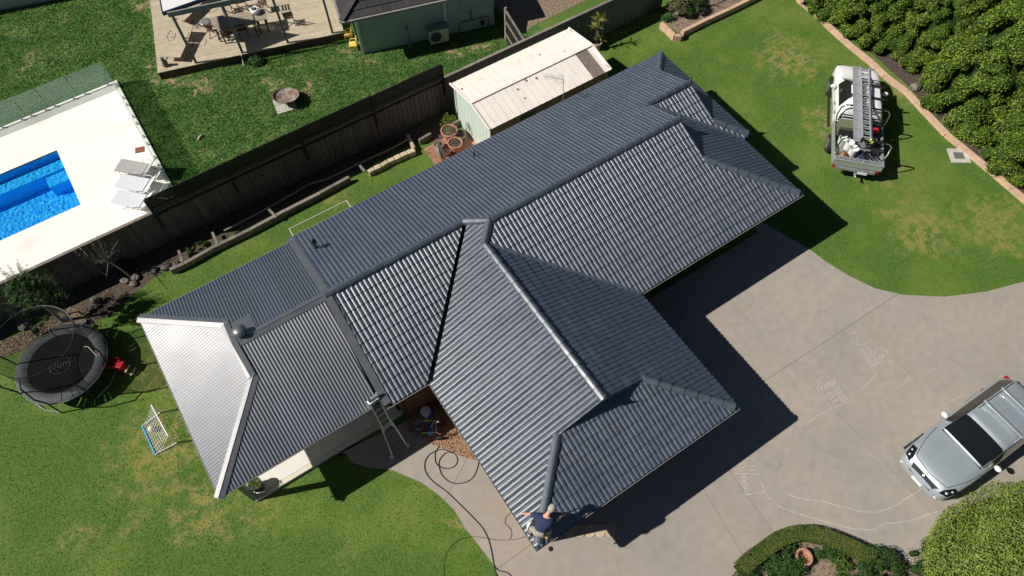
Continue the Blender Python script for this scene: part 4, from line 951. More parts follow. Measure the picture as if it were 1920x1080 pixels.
def conifer(variant):
    n = 200; out = []
    for i in range(n):
        h = ((i + .5) / n) ** 1.25; a = i * 2.39996 + random.uniform(-.25, .25); R = 2.05 * (1 - h) ** .5 + .1; q = random.uniform(.86, 1.06)
        out.append((R * q * math.cos(a), R * q * math.sin(a), .25 + 4.2 * h + random.uniform(-.1, .1), random.uniform(.24, .42) * (1 - .25 * h)))
    return out
protos = []
for k in range(4):
    t = thing('conifer_tree', 'x', 'tree', (0, 0, 0)); pf = conifer(k)
    link('crown', leaves('crown', pf, 200, .040, M['hedge'], flat=.75, up=.35, upper=-.5, asp=.6), t)
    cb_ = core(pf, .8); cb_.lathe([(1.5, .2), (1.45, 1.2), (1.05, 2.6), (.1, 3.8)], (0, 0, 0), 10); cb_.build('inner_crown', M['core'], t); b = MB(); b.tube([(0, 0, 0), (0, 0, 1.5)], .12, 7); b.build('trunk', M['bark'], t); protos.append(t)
spots = [(33.4, 3.4, 1.0), (33.2, .6, 1.05), (33.3, -2.0, 1.0), (33.7, -4.6, .9), (33.0, -7.9, 1.1), (32.6, -10.8, 1.05), (32.9, -13.6, 1.0), (33.0, -16.5, 1.05),
         (36.4, 2.2, 1.25), (36.3, -1.1, 1.3), (36.6, -4.6, 1.25), (36.0, -8.2, 1.35), (35.8, -11.8, 1.3), (36.0, -15.4, 1.3), (39.6, .5, 1.3), (39.7, -3.2, 1.35), (39.6, -7.0, 1.35), (39.4, -10.8, 1.35), (43, -2, 1.4), (43, -6.5, 1.4), (36.9, 5.6, 1.2), (34.5, 6.6, 1.0)]
BACKLAB = ['second row conifer behind the tree at the top edge of the photo', 'second row conifer behind the tree opposite the ute nose', 'second row conifer behind the bare soil patch', 'second row conifer behind the bulging front tree', 'second row conifer near the right photo edge behind the drain', 'second row conifer at the lower right end of the row',
           'third row conifer nearest the top right corner on its left', 'third row conifer in the top right corner', 'third row conifer below the top right corner', 'third row conifer at the right edge halfway down the hedge', 'last row conifer behind the third row at the corner', 'last row conifer beyond the right edge', 'second row conifer cut by the top photo edge', 'front row conifer beyond the top photo edge']
CONLAB = ['front row conifer nearest the top edge of the photo by the pink edging', 'front row conifer opposite the nose of the white ute', 'front row conifer just behind the bare soil patch', 'small front row conifer beyond the bare soil and rock',
          'front row conifer bulging over the edging below the bare soil', 'front row conifer opposite the lawn drain grate', 'front row conifer on the right edge above the drain', 'front row conifer cut by the right photo edge']
for i, (x, y, s) in enumerate(spots):
    o = protos[i] if i < 4 else copy_tree(protos[i % 4]); o.location = (x, y, 0); o.rotation_euler.z = random.random() * 6.28; o.scale = (s * random.uniform(.95, 1.08), s, s * random.uniform(.9, 1.12))
    o['label'] = CONLAB[i] if i < 8 else BACKLAB[i - 8]; o['group'] = 'conifers in the front hedge row' if i < 8 else 'conifers massed behind the front row'
    o['category'] = 'tree'
# rock and bits on the bare soil
b = MB(); b.ball((0, 0, .08), (.26, .22, .14), 9, 6)
for i, v in enumerate(b.v): b.v[i] = v * (1 + random.uniform(-.12, .12))
o = b.build('rock', M['rock']); o.location = g(1714, 166); tag(o, 'flat brown rock on the bare soil beside the pink edging', 'rock')

# big clipped dome bottom right
q = g(2000, 1140, 1.0)
t = thing('clipped_tree', 'large lime green clipped dome shrub filling the bottom right corner', 'shrub', (q.x, q.y, 0))
n = 150000; d = unit(rng.normal(size=(n, 3))); d = d[d[:, 2] > -.05]; rad = 1 + rng.normal(size=(len(d), 1)) * .018
RX = np.array([3.95, 3.4, 2.05]); lump = 1 + .035 * np.sin(d[:, :1] * 7 + 1) * np.sin(d[:, 1:2] * 6) + .03 * np.sin(d[:, 2:3] * 11 + d[:, :1] * 5) + .015 * np.sin(d[:, 1:2] * 23) * np.sin(d[:, :1] * 19)
Cc = d * RX * rad * lump; Nn = unit(d / RX + rng.normal(size=d.shape) * .22); A = unit(np.cross(Nn, rng.normal(size=d.shape))); Bq = np.cross(Nn, A); sz = .034 * (.6 + .8 * rng.random((len(d), 1)))
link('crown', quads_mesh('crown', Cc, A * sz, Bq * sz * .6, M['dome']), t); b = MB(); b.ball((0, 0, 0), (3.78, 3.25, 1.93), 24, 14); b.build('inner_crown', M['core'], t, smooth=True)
b = MB(); b.tube([(0, 0, 0), (0, 0, 1)], .15, 7); b.build('trunk', M['bark'], t)
# low clipped hedge round the shrub bed
hp = [(1392, 1066), (1412, 1046), (1440, 1026), (1462, 1010), (1485, 1001), (1510, 997), (1540, 1002), (1575, 1015), (1605, 1028), (1640, 1046)]
t = thing('box_hedge', 'low curved clipped box hedge bordering the bottom garden bed', 'hedge', g(1500, 1000)); pts = [g(x, y, .42) for x, y in hp]; off = Vector(t.location)
Cs, Ns = [], []; b = MB()
for a, c in zip(pts[:-1], pts[1:]):
    L = (c - a).length; dd = (c - a).normalized(); sd = Vector((dd.y, -dd.x, 0)); n = int(L * 3600)
    b.beam(a - Vector((0, 0, .22)) - dd * .05, c - Vector((0, 0, .22)) + dd * .05, .36, .40)
    for _ in range(n):
        s = random.random() * L; u = random.uniform(-1, 1)
        if random.random() < .5: p = a + dd * s + sd * u * .23 + Vector((0, 0, random.gauss(0, .014))); nn = Vector((0, 0, 1))
        else: k = random.choice((-1, 1)); p = a + dd * s + sd * k * .23 - Vector((0, 0, random.random() * .4)); nn = sd * k
        Cs.append(p - off); Ns.append(nn)
Cc = np.array(Cs); Nn = unit(np.array(Ns) + rng.normal(size=Cc.shape) * .4); A = unit(np.cross(Nn, rng.normal(size=Cc.shape))); Bq = np.cross(Nn, A)
link('foliage', quads_mesh('foliage', Cc, A * .024, Bq * .016, M['box']), t); b.build('inner_hedge', M['core'], t, world=True)
def bushat(x, y, rx, ry, h, n, m, label, per=150, size=.035, z=.05, r0=.14, r1=.26, grp=None, name='shrub', **kw):
    return plant(name, label, 'shrub', g(x, y, z), dome_puffs(n, rx, ry, h, r0, r1), per, size, m, grp, None, kw, .6)
bushat(1470, 1062, .62, .5, .6, 26, 'shrub', 'dark green leafy shrub in front of the terracotta ring', 190)
bushat(1645, 1068, .85, .55, .7, 30, 'shrub', 'glossy green shrub between the hedge end and the lime dome', 190)
bushat(1575, 1066, .35, .3, .45, 10, 'citrus', 'small yellow green shrub right of the terracotta ring')
bushat(1545, 1042, .3, .2, .4, 8, 'shrub', 'small dark shrub behind the terracotta ring')
bushat(1725, 1045, .5, .35, .5, 12, 'darkshrub', 'dark twiggy shrub tucked against the lime dome')
bushat(1405, 1075, .35, .25, .35, 8, 'darkshrub', 'dark leafy plant at the left tip of the garden bed')
q = g(1505, 1046, .3); b = MB(); b.lathe([(.17, 0), (.22, .26), (.25, .26), (.26, .31), (.19, .31), (.17, .12), (.001, .12)], (0, 0, 0), 24); o = b.build('terracotta_pot', M['terracotta'], smooth=False); o.location = (q.x, q.y, .06); o.rotation_euler = (0, .12, 0); tag(o, 'open round terracotta planter ring in the bottom garden bed', 'pot')
# top right bed shrubs
bushat(1270, 25, .55, .5, 1.0, 26, 'straw', 'straw coloured spiky grass clump in the raised corner bed', 200, .05, .1)
bushat(1298, 22, .62, .5, .9, 24, 'darkshrub', 'dark leafless shrub right of the spiky clump in the raised bed', 150, .03, .1)
bushat(1250, 36, .22, .2, .3, 6, 'shrub', 'small broad leaved green plant at the raised bed corner', 150, .05, .1)
bushat(1290, 6, .5, .3, 1.1, 10, 'citrus', 'bright yellow green shrub at the top edge of the raised bed', 150, .05, .1)
t = thing('dead_branch', 'bare dark branch sprawled over the raised corner bed', 'branch', g(1330, 10, .12)); b = MB()
for i in range(9):
    a = random.uniform(-1.2, .4); L = random.uniform(.6, 1.3); b.tube([(0, 0, .1), (math.cos(a) * L * .5, math.sin(a) * L * .5, .3), (math.cos(a) * L, math.sin(a) * L, .18 + random.random() * .2)], [.02, .012, .004], 5)
b.build('twig', M['bark'], t)
# feathery conifer at the left
pf = []
for i in range(46):
    h = random.random(); a = random.random() * 6.28; R = .85 * (1 - h) ** .5 + .05; pf.append((R * math.cos(a) * random.uniform(.5, 1), R * math.sin(a) * random.uniform(.5, 1), .9 + 1.9 * h, random.uniform(.14, .26)))
q = g(118, 603)
t = plant('feathery_conifer', 'feathery grey green young conifer leaning over the fence behind the trampoline', 'tree', q, pf, 190, .034, 'spray', None, (1.6, .07), dict(flat=.2, upper=-1), .5)
C_, A_, B_ = [], [], []
for i in range(80):
    a = random.random() * 6.28; h = random.random() ** .8; p = Vector((math.cos(a) * .85 * (1 - h * .6), math.sin(a) * .85 * (1 - h * .6), .9 + 2.0 * h)); d = Vector((math.cos(a) * .6, math.sin(a) * .6, random.uniform(.35, 1.1))).normalized(); L = random.uniform(.3, .6)
    for k in range(34):
        s = random.random() * L; sd = Vector((random.gauss(0, 1), random.gauss(0, 1), random.gauss(0, 1))).cross(d).normalized(); l = (.12 * (1 - s / L) + .03); c = p + d * s; dl = (d + sd * .8).normalized() * l * .5; C_.append(c + dl); A_.append(dl); B_.append(dl.orthogonal().normalized() * .009)
link('sprays', quads_mesh('sprays', np.array(C_), np.array(A_), np.array(B_), M['spray']), t)
# bare fruit tree
q = g(248, 520); t = thing('bare_tree', 'small leafless tree with upright pale shoots against the fence', 'tree', q)
b = MB(); hd = Vector((-.3, .35, 1.0)); b.tube([(0, 0, 0), (-.12, .14, .5), hd], [.05, .04, .035], 7); b.build('trunk', M['bark'], t)
b = MB()
for i in range(15):
    a = random.random() * 6.28; L = random.uniform(.6, 1.5); up = random.uniform(.15, 1); e = hd + Vector((math.cos(a) * (1.1 - up), math.sin(a) * (1.1 - up), up)) * L; md = hd.lerp(e, .5) + Vector((random.gauss(0, .05), random.gauss(0, .05), 0)); b.tube([hd, md, e], [.022, .013, .004], 5)
    for k in range(4):
        s = hd.lerp(e, random.uniform(.4, .95)); b.tube([s, s + Vector((random.gauss(0, .12), random.gauss(0, .12), random.uniform(.02, .22)))], [.006, .002], 4)
b.build('branch', M['timber'], t)
bushat(370, 468, .45, .2, .35, 10, 'darkshrub', 'low grey green plant between two divider boards in the bed', 200, .02, 0, .08, .15)
bushat(470, 437, .0, .0, .0, 0, 'shrub', '', 1) if False else None
for k, (x, y, r) in enumerate(((700, 300, .3), (735, 276, .32), (715, 288, .22), (752, 268, .22))):
    bushat(x, y, r, r * .7, .35, 5, 'shrub', ('leafy vegetable plant leftmost in the shaded bed', 'leafy vegetable plant nearest the fence in the shaded bed', 'leafy vegetable plant nearest the sandstone blocks', 'leafy vegetable plant rightmost, behind the sandstone corner')[k], 120, .045, 0, .08, .14, 'vegetable plants in the shaded bed', 'vegetable_plant')
bushat(480, 118, .28, .28, .38, 8, 'shrub', 'round tuft of dark grass just off the timber deck', 160, .05, 0)
bushat(235, 500, .3, .2, .4, 6, 'darkshrub', 'dark low shrub at the foot of the bare tree', 160, .03, 0)
# ------------------------------------------------------------------ neighbour: timber deck, pergola, house
RZ = math.radians(-15.4); e1 = Vector((math.cos(RZ), math.sin(RZ), 0)); e2 = Vector((-math.sin(RZ), math.cos(RZ), 0))
dk = thing('timber_deck', 'pale timber board deck of the neighbouring house', 'deck', (4.1, 12.99, 0), RZ)
for i in range(54):
    b = MB(); j = random.uniform(-.01, .01); y = .07 + i * .14; b.box((4.15 + j, y, .382), (8.3, .132, .036)); b.build('deck_board', M['deckb'], dk)
b = MB(); b.box((4.15, .02, .18), (8.28, .03, .35)); b.box((.02, 3.8, .18), (.03, 7.6, .35)); b.build('deck_fascia', M['darkwood'], dk)
pg = thing('pergola', 'grey green timber pergola with posts and clear sheeting over the deck', 'pergola', (5.74, 12.65, .4), RZ)
for k in range(4):
    b = MB(); b.box((k * 2.04, 0, 1.28), (.1, .1, 2.56)); b.build('post', M['pergola'], pg)
b = MB(); b.box((4.0, 0, 2.6), (8.3, .07, .22)); b.build('beam', M['pergola'], pg)
for k in range(4, 9):
    b = MB(); b.box((-.0 + k * 1.02, 2.4, 2.58), (.05, 4.7, .15)); b.build('rafter', M['pergola'], pg)
for k in range(4):
    b = MB(); b.box((6.1, .9 + k * 1.1, 2.69), (4.4, .07, .045)); b.build('batten', M['pergola'], pg)
b = MB(); b.box((6.1, 2.4, 2.725), (4.3, 4.75, .01)); b.build('roof_sheet', M['clearroof'], pg)
# white roof with blue edging at the top edge
p0, p1, p2 = g(305, 24, 3.0), g(385, -4, 3.0), g(299, -8, 3.0)
rf = thing('patio_roof', 'white patio roof with dark blue edging at the corner of the deck', 'roof', p0)
far = p0 + (p1 - p0) * 1.25; l2 = p0 + (p2 - p0) * 1.6; b = MB(); b.prism([(p0.x, p0.y), (far.x, far.y), (l2.x, l2.y)], 3.0, 3.03); b.build('roof_panel', M['white'], rf, world=True)
for a, c in ((p0, far), (p0, l2)): b = MB(); b.beam(a - Vector((0, 0, .05)), c - Vector((0, 0, .05)), .06, .16); b.build('fascia_board', M['bluedge'], rf, world=True)

nh = thing('rendered_house', 'pale green rendered neighbouring house with dark brown tiled roof', 'house', (12.36, 9.45, 0), RZ)
b = MB(); b.prism([(0, 0), (6.2, 0), (6.2, 8), (0, 8)], 0, 2.35); b.build('wall', M['greenwall'], nh)
b = MB(); b.box((-.02, .0, 1.18), (.12, .12, 2.33)); b.build('corner_trim', M['white'], nh)
ez = 2.45; nt_ = .42; ex0, ey0, ex1 = -.62, -.62, 4.9
for fi in range(2):
    for r in range(14):
        for c in range(-1, 22):
            # front face rises with y, left face rises with x; both cut at the 45 degree hip
            d0 = r * .32; s0 = c * .3
            b = MB(); h = .02
            if fi == 0:
                xa, xb = ex0 + s0, ex0 + s0 + .29; lo = ex0 + d0
                if xb < lo or xa > 4.6: continue
                xa_ = max(xa, lo); xt = max(xa, lo + .32)
                if xb <= xt: xt = xb
                V = [(xa_, ey0 + d0 - .02, ez + nt_ * d0 + .04), (xb, ey0 + d0 - .02, ez + nt_ * d0 + .04), (xb, ey0 + d0 + .33, ez + nt_ * (d0 + .32) + .012), (xt, ey0 + d0 + .33, ez + nt_ * (d0 + .32) + .012)]
                if d0 > 3.2: continue
            else:
                ya, yb = ey0 + s0, ey0 + s0 + .29; lo = ey0 + d0
                if yb < lo or ya > 4 or d0 > 3.2: continue
                ya_ = max(ya, lo); yt = min(max(ya, lo + .32), yb)
                V = [(ex0 + d0 - .02, yb, ez + nt_ * d0 + .04), (ex0 + d0 - .02, ya_, ez + nt_ * d0 + .04), (ex0 + d0 + .33, yt, ez + nt_ * (d0 + .32) + .012), (ex0 + d0 + .33, yb, ez + nt_ * (d0 + .32) + .012)]
            W_ = [(x, y, z - .035) for x, y, z in V[:2]]
            b.add(V + W_, [(0, 1, 2, 3), (0, 4, 5, 1), (0, 3, 4), (1, 5, 2)]); b.build('roof_tile', M['ntile'], nh)
b = MB(); n = 3.3; b.add([(ex0, ey0, ez), (ex1, ey0, ez), (ex1, ey0 + n, ez + nt_ * n), (ex0 + n, ey0 + n, ez + nt_ * n), (ex0, 7, ez), (ex0 + n, 7, ez + nt_ * n)], [(0, 1, 2, 3), (4, 0, 3, 5)]); b.build('roof_underlay', M['underlay'], nh)
for k in range(9):
    b = MB(); a = Vector((ex0 + k * .36, ey0 + k * .36, ez + .05 + nt_ * k * .36)); c = a + Vector((.37, .37, nt_ * .37 - .008)); b.beam(a, c, .24, .1); b.build('hip_cap', M['ntile'], nh)
for (p, q) in (((ex0 - .05, ey0 - .06, ez - .05), (ex1, ey0 - .06, ez - .05)), ((ex0 - .06, ey0, ez - .05), (ex0 - .06, 7, ez - .05))):
    b = MB(); b.beam(p, q, .1, .1); b.build('gutter', M['gutter'], nh)
b = MB(); b.box((3.9, -.06, 1.2), (.1, .1, 2.3)); b.build('downpipe', M['white'], nh)
b = MB(); b.box((4.9, -.05, 1.5), (.5, .14, .6)); b.build('meter_box', M['dullwall'], nh)
b = MB(); b.tube([(4.5, -.08, .05), (4.5, -.08, .6), (5.9, -.08, .62), (5.9, -.08, .1)], .02, 6); b.tube([(5.1, -.08, .62), (5.1, -.08, 1.2)], .02, 6); b.ball((5.6, -.12, .35), .12, 8, 5); b.build('gas_pipework', M['black'], nh)
q = nh.matrix_basis
ac = thing('air_conditioner', 'white outdoor air conditioner unit against the pale green wall', 'air conditioner', q @ Vector((3.45, -.32, .05)), RZ)
b = MB(); b.box((0, 0, .4), (.9, .36, .74)); b.build('casing', M['cream'], ac, bevel=.02); b = MB(); b.lathe([(.26, -.19), (.26, -.2), (.02, -.2)], (-.15, 0, .42), 20, ax='Y'); gr = b.build('fan_grille', M['black'], ac)
b = MB()
for r in (.08, .14, .2, .26):
    pts = [(-.15 + r * math.cos(a), -.205, .42 + r * math.sin(a)) for a in [i * PI / 8 for i in range(16)]]; b.tube(pts, .006, 4, closed=True)
b.build('grille_ring', M['steel'], gr)
b = MB(); b.box((0, 0, .8), (.98, .44, .03)); b.build('cover', M['steel'], ac)
sp_ = thing('garden_spade', 'garden spade leaning on the pale green wall', 'spade', q @ Vector((2.1, -.3, 0)), RZ)
b = MB(); b.tube([(0, 0, .3), (0, .2, 1.0)], .015, 6); b.tube([(-.06, .2, 1.02), (.06, .2, 1.02)], .015, 6); b.tube([(-.06, .2, 1.02), (0, .19, .92), (.06, .2, 1.02)], .01, 5); b.build('handle', M['black'], sp_); b = MB(); b.box((0, -.03, .16), (.17, .01, .3)); b.build('blade', M['steel'], sp_)
# side fence with its open gate between house and boundary
ga, gb = g(948, 18, 1.7), g(983, 74, 1.7); gt = thing('side_gate', 'timber side gate with light framing between house and boundary fence', 'gate', (ga.x, ga.y, 0))
d = gb - ga; n = int(d.length / .11)
for i in range(n):
    c = ga + d * ((i + .5) / n); b = MB(); b.beam(Vector((c.x + .03, c.y, .02)), Vector((c.x + .03, c.y, 1.66)), .1, .016, up=d); b.build('paling', M['paling'], gt, world=True)
b = MB()
for z in (.4, 1.1, 1.69): b.beam(Vector((ga.x - .02, ga.y, z)), Vector((gb.x - .02, gb.y, z)), .07, .07)
b.build('gate_rail', M['timber'], gt, world=True); b = MB(); b.beam(Vector((ga.x, ga.y, 0)), Vector((ga.x, ga.y, 1.8)), .1, .1); b.build('gate_post', M['timber'], gt, world=True)
# rendered wall in the top left corner
tl = thing('rendered_wall', 'shaded grey green building wall across the top left corner', 'wall', (0, 21.6, 0), RZ)
for k in range(7): b = MB(); b.box((-4.6 + k * 1.55, 0, 1.15), (1.54, .2, 2.3)); b.build('wall_panel', M['dullwall'], tl)
b = MB(); b.box((0, .1, 2.36), (10.9, .5, .06)); b.build('wall_capping', M['pergola'], tl)

# deck furniture
def table(loc, L, Wd, rz, label, h=.74):
    t = thing('outdoor_table', label, 'table', loc, rz); n = int(Wd / .1)
    for i in range(n): b = MB(); b.box((0, -Wd / 2 + (i + .5) * Wd / n, h), (L, Wd / n - .012, .025)); b.build('table_slat', M['teak'], t)
    for sx in (-1, 1):
        for sy in (-1, 1): b = MB(); b.box((sx * (L / 2 - .12), sy * (Wd / 2 - .08), h / 2), (.06, .06, h)); b.build('leg', M['darkwood'], t)
    return t
def on(px, py, z=.4): v = g(px, py, z); return v
table(g(442, 40, 1.14) - Vector((0, 0, .74)), 1.7, .9, RZ, 'long grey timber slatted outdoor table with the white pot on it')
table(g(410, 42, 1.14) - Vector((0, 0, .74)), .62, .85, RZ, 'short grey timber table butted against the left end of the long one')
table(g(486, 28, 1.14) - Vector((0, 0, .74)), .6, .8, RZ, 'small grey timber table at the right end of the long one')
def chair(loc, rz, label):
    t = thing('folding_chair', label, 'chair', loc, rz, 'dark folding chairs round the outdoor tables')
    for i in range(5): b = MB(); b.box((-.16 + i * .08, 0, .44), (.065, .4, .02)); b.build('seat_slat', M['darkwood'], t)
    for s in (-1, 1):
        b = MB(); b.beam((-.22, s * .2, 0), (.2, s * .2, .45), .03, .03); b.build('leg', M['darkwood'], t); b = MB(); b.beam((.22, s * .2, 0), (-.26, s * .2, .88), .03, .03); b.build('leg', M['darkwood'], t)
    for i in range(3): b = MB(); b.box((-.18 - i * .03, 0, .6 + i * .1), (.02, .38, .07)); b.build('back_slat', M['darkwood'], t)
    return t
for (x, y, a, l) in ((437, 74, RZ + PI / 2, 'dark folding chair at the near side of the long table, left one'), (458, 68, RZ + PI / 2, 'dark folding chair at the near side of the long table, right one'), (428, 22, RZ - PI / 2, 'folding chair behind the long table, left one'), (456, 16, RZ - PI / 2, 'folding chair behind the long table, right one'),
                     (405, 68, RZ + 1.1, 'folding chair at the corner of the short table'), (497, 20, RZ + PI, 'folding chair at the right end of the tables'), (545, 45, RZ + PI / 2, 'lone wooden stool-like chair right of the tables')):
    chair(g(x, y, .4), a, l)
v = g(478, 20, 1.3); t = thing('lidded_pot', 'white rounded pot with dark contents on the timber table', 'pot', (v.x, v.y, 1.155)); b = MB(); b.lathe([(.12, 0), (.19, .1), (.2, .2), (.15, .27), (.13, .24), (.1, .12)], (0, 0, 0), 16); b.build('bowl', M['white'], t, smooth=True); b = MB(); b.ball((.02, -.02, .24), (.1, .09, .05)); b.build('contents', M['black'], t); b = MB(); b.ball((-.13, .1, .22), .07); b.ball((.1, .15, .22), .07); b.build('knob', M['white'], t)
def lounge(loc, rz, label, m, name='sun_lounger', back=.75, grp=None, fr='steel', W0=.62, padded=False):
    t = thing(name, label, 'sun lounger', loc, rz, grp); n = 12
    for i in range(n):
        b = MB(); b.box((-.9 + i * .1, 0, .33 + (.03 if padded else 0)), (.096, W0, .05 if padded else .018)); b.build('seat_slat', M[m], t)
    for i in range(7):
        s = .05 + i * .095; b = MB(); b.box((.3 + s * math.cos(back), 0, .34 + s * math.sin(back)), (.02, W0, .09)); b.X = None
        c = Vector((.3 + s * math.cos(back), 0, .34 + s * math.sin(back))); b = MB(); b.beam(c - Vector((math.cos(back), 0, math.sin(back))) * .045, c + Vector((math.cos(back), 0, math.sin(back))) * .045, W0, .04 if padded else .018, up=(-math.sin(back), 0, math.cos(back))); b.build('back_slat', M[m], t)
    for s in (-1, 1):
        y = s * W0 / 2; b = MB(); b.tube([(-.95, y, .32), (.32, y, .32), (.32 + .7 * math.cos(back), y, .34 + .7 * math.sin(back))], .016, 6); b.build('side_rail', M[fr], t)
        b = MB(); b.tube([(-.72, y, .32), (-.78, y + s * .03, .02), (-.45, y + s * .03, .02), (-.5, y, .32)], .013, 6); b.build('leg', M[fr], t); b = MB(); b.tube([(.15, y, .32), (.1, y + s * .03, .02), (.5, y + s * .03, .02), (.45, y, .4)], .013, 6); b.build('leg', M[fr], t)
        b = MB(); b.tube([(.0, y, .33), (.05, y + s * .05, .52), (.35, y + s * .05, .55), (.5, y, .5)], .012, 6); b.build('armrest', M[fr], t)
    return t
lz = -.80
lounge(g(262, 317, .35) - Vector((0, 0, .29)), lz, 'grey woven sun lounger nearest the brown paver by the pool', 'wicker', grp='sun loungers by the pool fence')
lounge(g(264, 348, .35) - Vector((0, 0, .29)), lz, 'pale padded sun lounger in the middle of the three by the pool', 'sling', grp='sun loungers by the pool fence', fr='white', padded=True, W0=.66)
lounge(g(258, 378, .35) - Vector((0, 0, .29)), lz - .02, 'pale padded sun lounger next to the lattice screen', 'sling', grp='sun loungers by the pool fence', fr='white', padded=True, W0=.66)
lounge(g(335, 80, .7) - Vector((0, 0, .3)), .9, 'low tan slatted lounge chair on the open left of the deck', 'deckb', back=.12, W0=.8, fr='darkwood')
lounge(g(358, 12, .7) - Vector((0, 0, .3)), .55, 'tan slatted lounge chair under the white patio roof', 'deckb', back=.12, W0=.75, fr='darkwood')
v = g(370, 46, .5); t = thing('dark_plant', 'small dark red leafy thing lying on the deck boards', 'plant', (v.x, v.y, .4)); link('foliage', leaves('foliage', [(random.uniform(-.13, .13), random.uniform(-.13, .13), .06, .08) for _ in range(8)], 300, .035, M['darkwood']), t)
v = g(386, 44, .7); t = thing('kettle_barbecue', 'small round dark grey barbecue kettle beside the timber table', 'barbecue', (v.x, v.y, .4)); b = MB(); b.lathe([(.08, .15), (.22, .25), (.26, .4), (.25, .42), (.02, .36)], (0, 0, 0), 18); b.build('bowl', M['steel'], t, smooth=True)
for k in range(3): a = k * 2.1; b = MB(); b.tube([(.12 * math.cos(a), .12 * math.sin(a), .22), (.22 * math.cos(a), .22 * math.sin(a), 0)], .012, 5); b.build('leg', M['black'], t)
v = g(310, 122, .45); t = thing('garden_ornament', 'small grey stone ornament on the deck corner', 'ornament', (v.x, v.y, .4), .3); b = MB(); b.lathe([(.1, 0), (.13, .06), (.11, .2), (.07, .32), (.09, .42), (.04, .48), (.001, .49)], (0, 0, 0), 12); b.ball((.06, -.04, .2), (.09, .09, .14)); b.build('figure', M['rock'], t, smooth=True)
for k, (x, y, l) in enumerate(((655, 74, 'yellow plastic child chair nearer the deck'), (664, 92, 'yellow plastic child chair at the house corner, nearer the lawn'))):
    t = thing('child_chair', l, 'chair', g(x, y), RZ + 2.9, 'yellow child chairs at the house corner')
    b = MB(); b.box((0, 0, .28), (.36, .36, .03)); b.build('seat', M['yellow'], t, bevel=.01); b = MB(); b.box((-.18, 0, .46), (.03, .36, .34)); b.build('backrest', M['yellow'], t, bevel=.01)
    for sx in (-1, 1):
        for sy in (-1, 1): b = MB(); b.box((sx * .15, sy * .15, .14), (.04, .04, .28)); b.build('leg', M['yellow'], t)
    for s in (-1, 1): b = MB(); b.tube([(-.16, s * .18, .45), (.1, s * .18, .43), (.16, s * .18, .28)], .018, 6); b.build('armrest', M['yellow'], t)
# white pole, small items on the grass
a = g(452, 100, .45); c = g(457, 124, .02); t = MB(); t.tube([a, c], .018, 6); tag(t.build('white_pole', M['white']), 'thin white pole leaning on the deck front edge', 'pole')
t = MB(); t.beam(g(343, 137, .03), g(356, 134, .03), .05, .03); tag(t.build('white_batten', M['white']), 'short white batten lying under the deck edge', 'batten')
v = g(375, 257, .04); t = MB(); pts = [v + Vector((-.14, -.12, 0)), v + Vector((-.02, -.03, .03)), v + Vector((.09, .02, .03)), v + Vector((.17, .0, 0))]; t.tube(pts, [.03, .055, .055, .025], 7); tag(t.build('toy_boomerang', M['stone'], smooth=True), 'curved tan toy lying on the neighbouring grass', 'toy')
# fire bowl on pavers
fp = thing('fire_bowl', 'large rusty round steel fire bowl standing on pale pavers', 'fire pit', (*g2(536, 186, .28), .0)); fp.rotation_euler = (-.12, .14, 0)
b = MB(); R = .56
prof = [(R * math.sin(a), .56 - R * .27 * math.cos(a) - .02) for a in [i * PI / 2 / 9 + .02 for i in range(10)]]
b.lathe(prof, (0, 0, -.08), 32); b.f = [f for f in b.f if len(f) == 4]; b.mi = [0] * len(b.f); b.sm = [False] * len(b.f); b.build('bowl_inside', M['rust'], fp, smooth=True)
b = MB(); b.lathe([(r + .008, z - .012) for r, z in prof], (0, 0, -.08), 32); b.f = [f for f in b.f if len(f) == 4]; b.mi = [0] * len(b.f); b.sm = [False] * len(b.f); b.build('bowl_outside', M['rustout'], fp, smooth=True)
pts = [(R * math.cos(a), R * math.sin(a), .455) for a in [i * PI / 16 for i in range(32)]]; b = MB(); b.tube(pts, .012, 5, closed=True); b.build('rim', M['rust'], fp)
for k in range(3): a = k * 2.09 + .3; b = MB(); b.tube([(.3 * math.cos(a), .3 * math.sin(a), .2), (.34 * math.cos(a), .34 * math.sin(a), 0)], .015, 5); b.build('leg', M['rustout'], fp)
pa, pc_ = Vector(g2(521, 216)), Vector(g2(572, 200)); dv = (pc_ - pa).normalized(); nv = Vector((-dv.y, dv.x))
pv = thing('paver_pad', 'square of four pale pavers beneath the fire bowl', 'pavers', (pa.x, pa.y, 0))
for i in range(2):
    for j in range(2):
        c = pa + dv * (.22 + i * .44) + nv * (.22 + j * .44); b = MB(); b.box((c.x, c.y, .03), (.43, .43, .05), math.atan2(dv.y, dv.x)); b.build('paver', M['paver'], pv, world=True)

# ------------------------------------------------------------------ pool and its glass fence
b = MB()
for r in (((PX0 - 1, FY + .1), (2.30, PY0)), ((PX1, PY0), (2.30, PY1)), ((PX0 - 1, PY1), (2.30, 13.85))): b.prism([(r[0][0], r[0][1]), (r[1][0], r[0][1]), (r[1][0], r[1][1]), (r[0][0], r[1][1])], 0, .05)
b.build('pool_paving', M['pooldeck'], kind='structure')
b = MB(); zb = -.95
